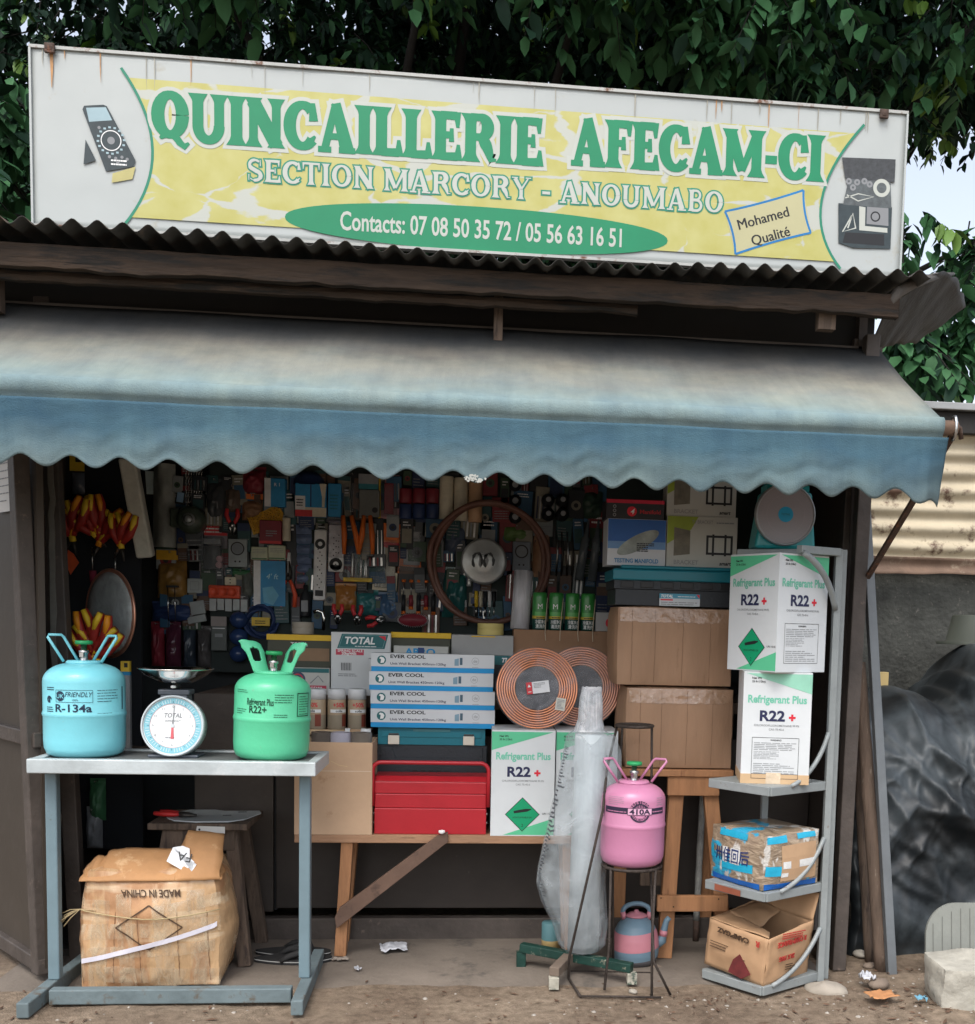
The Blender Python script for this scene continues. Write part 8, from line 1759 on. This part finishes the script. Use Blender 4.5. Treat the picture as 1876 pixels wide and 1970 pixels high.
for k in range(3): 
    t, W, H = hang('dark_lens', ('dark disc with bright centre, top of its column by the hoop', 'dark disc with bright centre, middle of its column by the hoop', 'dark disc with bright centre, bottom of its column by the hoop')[k], 'disc', 979, 918+k*31, 1004, 946+k*31, .05, group='column of dark discs'); b = MB(); b.lathe([(0, .0), (W*.22, .0), (W*.24, .006), (W*.48, .012), (W*.5, .04), (0, .04)], cBLK, 24, (0, 0, H/2), 'Y'); b.disc(0, H/2, W*.24, W*.24, -.0008, cGRY, 20); b.build('disc_body', t)
bag_('green_bag', 'small mossy green bag between the discs and the plug timer', 'bag', (968, 1008, 1020, 1042), C('bag_moss', (.09, .16, .05)), .03, seed=15)
def timer(m, W, H): m.ring(0, H*.66, W*.30, W*.37, -.0008, BLACK, 28); m.disc(0, H*.66, W*.28, W*.28, -.0010, C('timer_dial', (.16, .18, .20)), 24); m.disc(-W*.12, H*.2, .004, .004, -.001, BLACK); m.disc(W*.12, H*.2, .004, .004, -.001, BLACK)
boxed('plug_timer', 'grey plug timer hung right of the round steel cover', 'timer', (986, 1042, 1021, 1098), C('timer_grey', (.13, .15, .18)), .04, timer); boxed('plug_timer', 'pale grey plug timer at the left of the board', 'timer', (439, 1037, 475, 1091), C('timer_pale', (.24, .27, .28)), .04, timer)
t, W, H = hang('tan_pouch', 'brown leather pouch hung right of the plug timer', 'pouch', 1024, 1028, 1060, 1110, .04); b = MB(); b.grid(lambda a, c: ((a-.5)*W*(1-.35*abs(c-.45)), .038-.034*math.sin(PI*a)*(.3+.7*math.sin(PI*min(1, c*1.1))), H*c), 12, 16, C('leather_tan', (.24, .13, .075), bump=.3)); b.build('pouch', t)
for i in range(2):
    for j in range(2):
        lab = 'black bottle laid end on, %s row, %s' % (('upper', 'lower')[j], ('nearer the brown hoop', 'nearer the grey tubes')[i])
        t, W, H = hang('black_bottle', lab, 'bottle', 1043+i*28, 948+j*27, 1068+i*28, 973+j*27, .10, group='black bottles laid end on'); b = MB(); b.lathe([(0, .0), (W*.26, .0), (W*.28, .02), (W*.5, .035), (W*.5, .10), (0, .10)], cBLK, 24, (0, 0, H/2), 'Y'); b.disc(0, H/2, W*.2, W*.2, -.0008, cGRY, 16); b.build('bottle_body', t)
t, W, H = hang('hand_tools', 'black pack of chrome hand tools right of the leather pouch', 'tool set', 1064, 1012, 1110, 1118, .03); b = MB(); b.box(-W/2, .027, 0, W/2, .03, H, cBLK); b.build('card', t)
for k in range(4): b = MB(); x = -W*.34+k*W*.22; b.tube([(x, .014, H*.10), (x+.004, .014, H*.5), (x-.003, .012, H*.9)], [.004, .0055, .003], STEEL if k % 2 == 0 else DSTEEL, 7); b.build('tool', t)
for k, (u_, v0_, u1_, v1_) in enumerate(((1114, 1116, 1133, 1000), (1139, 1118, 1152, 1000))):
    p_, q_ = at(u_, v0_, YG-.06), at(u1_, v1_, YG-.05); t = thing('grease_tube', ('slim grey tapered tube, left of a leaning pair', 'slim grey tapered tube, right of a leaning pair')[k], 'tube', tuple(p_), group='pair of grey tapered tubes'); b = TM(t); b.tube([p_, p_.lerp(q_, .68), p_.lerp(q_, .72), q_], [.019, .019, .012, .004], C('tube_slate', (.085, .10, .11), rough=.25), 16); b.build('tube_body', t)
bag_('dark_bag', 'dark green bag above the grey tapered tubes', 'bag', (1118, 935, 1162, 1000), C('bag_dark_green', (.025, .05, .035)), .05, seed=18)
# --- left part of the board
t, W, H = hang('grey_sleeve', 'wide dull grey plastic sleeve at the left of the board', 'sleeve', 287, 890, 336, 1052, .05); b = MB(); b.grid(lambda a, c: ((a-.5)*W*(1-.15*c), .045-.035*math.sin(PI*a)*(1+.3*nz(a*4, c*5, 2)), H*c), 12, 16, C('sleeve_grey', (.22, .23, .21), rough=.35, bump=.3)); b.build('sleeve', t)
b = MB(); t, W, H = hang('fan_motor', 'round dark green motor with a grey hub at the left of the board', 'motor', 322, 972, 386, 1024, .10); b = MB(); b.lathe([(0, .0), (.018, .0), (.02, .008), (.034, .01), (.05, .018), (.058, .035), (.058, .10), (0, .10)], C('motor_green', (.045, .06, .045), rough=.35), 32, (W*.12, 0, H/2), 'Y'); b.build('housing', t)
b = MB(); b.lathe([(0, -.004), (.013, -.004), (.015, .0), (.026, .0085), (.028, .012)], DUL, 24, (W*.12, 0, H/2), 'Y'); b.build('hub', t); b = MB(); b.box(-W*.5, .03, H*.2, -W*.2, .09, H*.9, C('motor_green', (0, 0, 0))); b.build('terminal_box', t, bevel=.008)
t, W, H = hang('bead_string', 'string of small cream beads under the motor', 'beads', 342, 1020, 378, 1036, .02); b = MB()
for k in range(8): x = -W/2+W*k/7; b.lathe([(0, -.006), (.0045, -.004), (.006, 0), (.0045, .004), (0, .006)], cWHT, 10, (x, .01, H*.5+.006*math.sin(k*1.9)))
b.build('beads', t)
blister('glue_case', 'framed clear plastic case with pinkish contents at the left of the board', 'case', (379, 1007, 434, 1106), C('case_frame', (.20, .18, .20)), cDKR, cRED, .04, shapes=(('box', -.32, .10, .30, .58, cBLK), ('disc', .26, .32, .014, cPNK), ('disc', .24, .20, .014, cPNK), ('box', -.3, .6, .3, .72, cGRY)))
bag_('spanner_bag', 'ochre brown bag of parts below the grey sleeve', 'bag', (297, 1058, 354, 1150), C('bag_ochre', (.20, .11, .03), rough=.3), .05, cOCH, seed=20)
boxed('wall_switch', 'square white wall switch left of the red socket', 'switch', (360, 1113, 389, 1141), C('switch_white', (.30, .33, .33)), .02, lambda m, W, H: m.frame(-W*.3, H*.2, W*.3, H*.8, .002, -.001, cGRY))
t, W, H = hang('socket_block', 'bright orange red block of three sockets', 'socket', 400, 1126, 461, 1151, .04); b = MB(); b.box(-W/2, .005, 0, W/2, .04, H, C('socket_vermilion', (.60, .07, .03))); b.build('housing', t, bevel=.006)
for k in range(3): b = MB(); b.lathe([(0, .003), (H*.30, .003), (H*.34, -.004), (H*.40, -.004), (H*.42, .006)], C('socket_vermilion', (0, 0, 0)), 20, (-W*.3+k*W*.28, 0, H/2), 'Y'); b.build('socket', t)
t, W, H = hang('terminal_strip', 'row of white terminal blocks under the red sockets', 'connector', 403, 1150, 478, 1176, .03); b = MB()
for k in range(5): b.box(-W/2+k*W/5, 0, H*.08*(k % 2), -W/2+k*W/5+W*.17, .028, H*.9, C('terminal_white', (.32, .34, .34)))
b.box(-W/2, .0285, H*.3, W/2, .0295, H*.6, cBLK); b.build('blocks', t, bevel=.003)
boxed('small_cards', 'small beige switch plate above the red sockets', 'switch', (432, 1110, 454, 1126), cCRM, .02, lambda m, W, H: (m.disc(0, H*.7, .003, .003, -.001, BLACK, 8), m.disc(0, H*.3, .003, .003, -.001, BLACK, 8)))
bag_('cloth_bag', 'dark blue bag at the left below the ochre bag', 'bag', (288, 1157, 366, 1195), cNAV, .04, seed=22)
boxed('paper_pack', 'whitish paper packet hung askew left of the wall plate', 'packet', (368, 1156, 396, 1182), C('packet_grey_white', (.26, .28, .28)), .015, tilt=R(-10)); boxed('paper_pack', 'whitish flat label tag below the askew packet', 'packet', (362, 1184, 398, 1198), C('packet_grey_white', (0, 0, 0)), .015, tilt=R(-12))
boxed('breaker_box', 'grey breaker in a clear pack with pale lettered top', 'switch', (406, 1186, 436, 1252), C('breaker_grey', (.075, .085, .08)), .04, lambda m, W, H: (m.rect(-W/2, H*.72, W/2, H, -.001, C('breaker_label', (.22, .19, .18))), m.rect(-W*.25, H*.40, W*.25, H*.50, -.001, cGRY), m.rect(-W*.4, H*.64, W*.4, H*.67, -.001, cWHT)))
for k in range(3): 
    t, W, H = hang('blue_ball', ('dark blue glossy ball shape, top of a column by the navy coil', 'dark blue glossy ball shape, middle of a column by the navy coil', 'dark blue glossy ball shape, bottom of a column by the navy coil')[k], 'ball', 438, 1176+k*33, 474, 1209+k*33, .07, group='column of dark blue balls'); b = MB(); b.lathe([(0, 0)]+[(W*.5*math.sin(PI*j/12), H/2-H*.5*math.cos(PI*j/12)) for j in range(1, 12)]+[(0, H)], C('ball_navy', (.02, .04, .11), rough=.2), 24, (0, .035, 0)); b.build('ball_body', t)
for k, (x0_, x1_, y0_, y1_, m_, lab) in enumerate(((286, 312, 1196, 1282, cDKR, 'dark maroon shiny pouch hung at the far left of the board'), (314, 344, 1196, 1284, C('bag_plum', (.07, .02, .035), rough=.15), 'dark plum pouch beside the maroon one'), (348, 372, 1200, 1284, C('bag_ink', (.03, .04, .055), rough=.15), 'ink dark narrow pouch with chrome rods'), (376, 402, 1204, 1284, C('bag_smoke', (.07, .065, .065), rough=.2), 'smoky brown narrow pouch left of the breaker'))):
    bag_('hanging_pouch', lab, 'pouch', (x0_, y0_, x1_, y1_), m_, .04, seed=30+k, group='row of dark shiny pouches')
t, W, H = hang('antenna_rods', 'two thin bright rods hanging in front of the dark blue bag', 'rods', 322, 1130, 340, 1196, .06); b = MB(); b.tube([(-W*.4, 0, 0), (-W*.45, .0, H)], .0022, CHROME, 6); b.tube([(W*.35, 0, 0), (W*.3, 0, H)], .0022, CHROME, 6); b.box(-W*.6, -.004, H, W*.6, .06, H+.008, cBLK); b.build('rods', t)
t, W, H = hang('steel_chain', 'bundle of thin bright chains at the top left of the board', 'chain', 355, 905, 388, 978, .03); b = MB(); rd = random.Random(4)
for k in range(7):
    x = -W*.45+W*.15*k
    for j in range(13):
        z = H-.013*j; a = (j % 2)*PI/2; b.tube([(x+.003*math.cos(t_)*math.cos(a)+rd.uniform(-.0006, .0006), .015+.003*math.cos(t_)*math.sin(a), z+.0075*math.sin(t_)) for t_ in [2*PI*i/8 for i in range(8)]], .0012, CHROME, 4, closed=True)
b.build('links', t)
t, W, H = hang('phone_case', 'small pale blue screen packet beside the chains', 'packet', 336, 943, 354, 970, .02, tilt=R(8)); b = MB(); b.box(-W/2, 0, 0, W/2, .02, H, cBLK); b.rect(-W*.36, H*.15, W*.36, H*.85, -.001, C('screen_blue', (.22, .36, .52), rough=.2)); b.build('case', t, bevel=.003)
pliers('long_pliers', 'red handled long pliers hung above the pale plug timer', tuple(at(447, 1010, YG-.02)), (0, R(180), 0), cRED, STEEL, .11, gap=.026)
bag_('dark_goods_bag', 'dark grey bag of bolts left of the brown header bag', 'bag', (392, 918, 430, 1000), C('bag_dim', (.05, .055, .06), rough=.2), .05, seed=41); bag_('dark_goods_bag', 'murky brown bag between the chains and the dark red bag', 'bag', (430, 930, 462, 985), C('bag_murky', (.10, .075, .06), rough=.25), .04, seed=42)
bag_('long_pouch', 'grey wrapped bundle behind the navy coil', 'pouch', (462, 1090, 486, 1150), C('pouch_dim_grey', (.09, .10, .09)), .03, seed=43); bag_('long_pouch', 'dim green packet between the plug timer and the lamp pack', 'pouch', (440, 1094, 486, 1108), cGRN, .02, seed=44)
# long tube package leaning in the upper left, glove bunches on the inner left wall
p_, q_ = at(281, 1072, 4.5), at(246, 880, 4.42)
t = thing('tube_package', 'long dull grey tube package hanging at a slant beside the orange bunch', 'package', tuple(p_)); b = TM(t); b.bar(p_, q_, .062, .05, C('package_dull_white', (.36, .35, .30), bump=.2), (0, 1, 0)); b.build('sleeve', t, bevel=.008)
wn0 = at(290, 905, YG-.004); t = thing('wall_window', 'small bright pale blue gap of daylight behind the tube package', 'window', (wn0.x, YG-.0015, at(290, 952, YG).z)); b = MB(); b.poly([(-.018, 0), (.012, .0), (.02, .10), (-.024, .10)], 0, C('daylight_pane', (.45, .60, .72), rough=.2)); b.frame(-.03, -.004, .026, .104, .006, -.001, cBLK); b.build('pane', t)  # opaque pale pane: daylight through the gap is painted as its colour
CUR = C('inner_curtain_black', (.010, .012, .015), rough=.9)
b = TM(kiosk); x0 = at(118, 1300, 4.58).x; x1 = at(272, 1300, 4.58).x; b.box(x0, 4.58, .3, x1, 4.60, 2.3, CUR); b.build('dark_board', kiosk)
HM, HY, HO = C('grip_maroon', (.25, .02, .015)), C('grip_yellow', (.62, .36, .02)), C('grip_orange', (.62, .20, .01))
def bunch(label, u_, v_, Y, n_, seed, sc, base, fan):
    """bunch of insulated pliers: two-tone handles fanned out, metal jaws together"""
    o = at(u_, v_, Y); t = thing('pliers_bunch', label, 'pliers', tuple(o), group='bunches of two-tone insulated pliers'); rd = random.Random(seed)
    for k in range(n_):
        a = base+fan*(k/(n_-1)-.5 if n_ > 1 else 0)+rd.uniform(-.06, .06); d = Vector((math.sin(a), -.10+rd.uniform(-.15, .1), math.cos(a))); sd = Vector((math.cos(a), 0, -math.sin(a))); off = d*rd.uniform(-.02, .045)*sc
        for s_ in (-1, 1):
            b = MB(); P_ = [off+d*.01*sc+sd*s_*.006*sc, off+d*.055*sc+sd*s_*.020*sc, off+d*.105*sc+sd*s_*.019*sc, off+d*.14*sc+sd*s_*.013*sc]
            b.tube(P_, [.013*sc, .019*sc, .018*sc, .014*sc], HM, 8); b.tube([q+Vector((0, -.0105*sc, 0)) for q in P_[1:]], [.005*sc, .0125*sc, .010*sc], HY if (k+s_) % 3 else HO, 8); b.build('handle', t)
        b = MB(); b.tube([off+d*.018*sc, off-d*.012*sc], .013*sc, HO if k % 2 else HY, 8); b.tube([off-d*.012*sc, off-d*.065*sc], [.010*sc, .003*sc], DSTEEL, 7); b.build('jaw', t)
    return t
bunch('bunch of red and yellow insulated pliers hung behind the light blue cylinder', 180, 1262, 4.20, 4, 2, 1.0, .05, 1.5)
t_ = bunch('bunch of red and orange insulated pliers hung high on the dark board', 193, 1040, 4.50, 5, 5, .95, .0, 1.5)
bunch('small bunch of orange handled pliers just right of the high red bunch', 232, 1045, 4.47, 2, 8, .9, .15, .6); bunch('pair of yellow and maroon pliers hung at the left edge of the dark board', 138, 1030, 4.50, 2, 9, 1.0, .1, .5)
t, W, H = hang('warning_tag', 'red orange diamond tag hung below the left pliers', 'tag', 126, 1058, 152, 1106, .006, Y=4.575); b = MB(); b.poly([(-W*.3, H), (-W*.45, H*.4), (-W*.15, 0), (W*.5, H*.5), (W*.1, H*.85)][::-1][::-1], 0, C('tag_vermilion', (.55, .09, .03)), .003); b.build('tag', t)
t, W, H = hang('price_card', 'yellow price card hung under the awning at the left', 'card', 134, 872, 162, 906, .006, Y=4.575); b = MB(); b.box(-W/2, 0, 0, W/2, .003, H, cYEL); b.rect(-W*.1, H*.5, W*.3, H*.85, -.001, BLACK); b.build('card', t); 
t, W, H = hang('clear_pouch', 'smoky clear pouch under the yellow price card', 'pouch', 136, 908, 160, 950, .02, Y=4.575); b = MB(); b.grid(lambda a, c: ((a-.5)*W, .018-.014*math.sin(PI*a)*math.sin(PI*c), H*c), 8, 8, C('pouch_smoke', (.10, .12, .15), rough=.15)); b.build('pouch', t)
for u_, v_, h_, lab in ((178, 1098, 80, 'dark maroon screwdriver hanging below the high pliers bunch'), (222, 1108, 60, 'short maroon screwdriver right of the longer one')):
    p_, q_ = at(u_, v_, 4.52), at(u_+4, v_+h_*.55, 4.52); t = thing('screwdriver', lab, 'screwdriver', tuple(p_), group='maroon screwdrivers'); b = TM(t); b.tube([p_, p_.lerp(q_, .8), q_], [.014, .013, .004], C('driver_maroon', (.20, .03, .05), rough=.2), 10); b.tube([p_, p_+Vector((0, 0, .09))], .003, STEEL, 6); b.build('body', t)
q = at(218, 1180, 4.50); rx_ = (at(260, 1180, 4.5).x-at(178, 1180, 4.5).x)/2; rz_ = (at(218, 1098, 4.5).z-at(218, 1262, 4.5).z)/2
t = thing('wrapped_coil', 'pale plastic wrapped copper coil hung edge on behind the pliers bunch', 'coil', (q.x+.02, 4.40, q.z-rz_), rotz=R(-42)); b = MB()
for k in range(5): rr = rz_*(1-.045*k); b.tube([(rr*math.cos(a), 0, rz_+rr*math.sin(a)) for a in [2*PI*j/48 for j in range(48)]], .0052, COPP2, 6, closed=True)
b.build('tube_winding', t); b = MB(); b.lathe([(0, -.012), (rz_*.5, -.018), (rz_*.82, -.011), (rz_*1.02, .0), (rz_*.82, .012), (0, .014)], film('grey_shrink_film', (.50, .55, .55), (.65, .98), .25), 40, (0, 0, rz_), 'Y'); b.build('shrink_film', t)
# tall brush pack behind the blue cylinder and dim goods under the bench
t, W, H = hang('brush_pack', 'tall white packet with a yellow top behind the light blue cylinder', 'packet', 233, 1272, 250, 1442, .02, Y=4.30); b = MB(); b.box(-W/2, 0, 0, W/2, .02, H*.84, cGRY); b.box(-W/2, 0, H*.842, W/2, .02, H*.88, cBLU); b.box(-W/2, 0, H*.882, W/2, .02, H, cYEL); b.rect(-W*.1, H*.93, W*.3, H*.98, -.001, BLACK); b.build('packet', t)
zf = at(240, 1442, 4.28).z
b = TM(kiosk); b.box(at(205, 1440, 4.3).x, 4.24, zf-.03, at(372, 1440, 4.3).x, 4.42, zf-.002, WOODO); b.build('inner_shelf', kiosk)
dg = random.Random(8)
for k, (u_, v_, m_, lab) in enumerate(((197, 1545, cWHT, 'dim white wrapped packet in the dark under the bench'), (237, 1560, cGRY, 'dim grey wrapped packet in the dark beside the white one'), (175, 1530, cRED, 'tiny red topped packet in the dark under the bench'), (243, 1510, cGRN, 'dim green yellow pouch hung under the inner shelf'))):
    bag_('dim_packet', lab, 'packet', (u_-14, v_-35, u_+14, v_+40), m_, .04, seed=50+k, group='packets hung in the dark under the bench').location.y = 4.50

# --- packets that show in the gaps behind the front row, each on the board itself
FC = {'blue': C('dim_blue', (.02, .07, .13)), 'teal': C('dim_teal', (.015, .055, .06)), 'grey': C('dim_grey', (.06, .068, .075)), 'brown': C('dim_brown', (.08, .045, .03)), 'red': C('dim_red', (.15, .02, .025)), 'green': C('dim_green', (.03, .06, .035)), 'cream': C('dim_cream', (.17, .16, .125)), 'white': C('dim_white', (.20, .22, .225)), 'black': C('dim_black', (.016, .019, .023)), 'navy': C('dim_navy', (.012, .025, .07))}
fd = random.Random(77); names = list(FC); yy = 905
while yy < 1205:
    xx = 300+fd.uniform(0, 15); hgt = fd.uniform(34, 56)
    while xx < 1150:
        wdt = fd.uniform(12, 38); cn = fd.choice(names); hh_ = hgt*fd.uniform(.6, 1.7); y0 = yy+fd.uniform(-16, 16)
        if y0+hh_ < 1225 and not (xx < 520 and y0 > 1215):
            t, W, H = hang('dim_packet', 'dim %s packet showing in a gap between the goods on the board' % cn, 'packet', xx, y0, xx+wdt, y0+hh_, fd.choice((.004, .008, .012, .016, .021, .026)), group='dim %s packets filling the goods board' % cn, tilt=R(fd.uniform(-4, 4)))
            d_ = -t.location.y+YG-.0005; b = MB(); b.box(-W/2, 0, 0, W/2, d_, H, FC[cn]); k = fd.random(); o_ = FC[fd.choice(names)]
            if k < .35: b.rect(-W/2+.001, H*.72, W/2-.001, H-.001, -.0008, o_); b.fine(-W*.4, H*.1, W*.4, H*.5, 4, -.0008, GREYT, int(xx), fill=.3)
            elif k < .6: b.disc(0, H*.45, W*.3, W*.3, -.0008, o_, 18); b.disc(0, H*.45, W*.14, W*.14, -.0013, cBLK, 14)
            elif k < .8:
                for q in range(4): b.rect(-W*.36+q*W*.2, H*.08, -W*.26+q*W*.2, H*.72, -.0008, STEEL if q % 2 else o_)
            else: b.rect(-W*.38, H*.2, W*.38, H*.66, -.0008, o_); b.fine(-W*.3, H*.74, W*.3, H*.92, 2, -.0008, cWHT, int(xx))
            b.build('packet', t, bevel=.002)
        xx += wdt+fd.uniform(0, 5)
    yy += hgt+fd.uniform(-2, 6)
print('objects', len(bpy.data.objects))
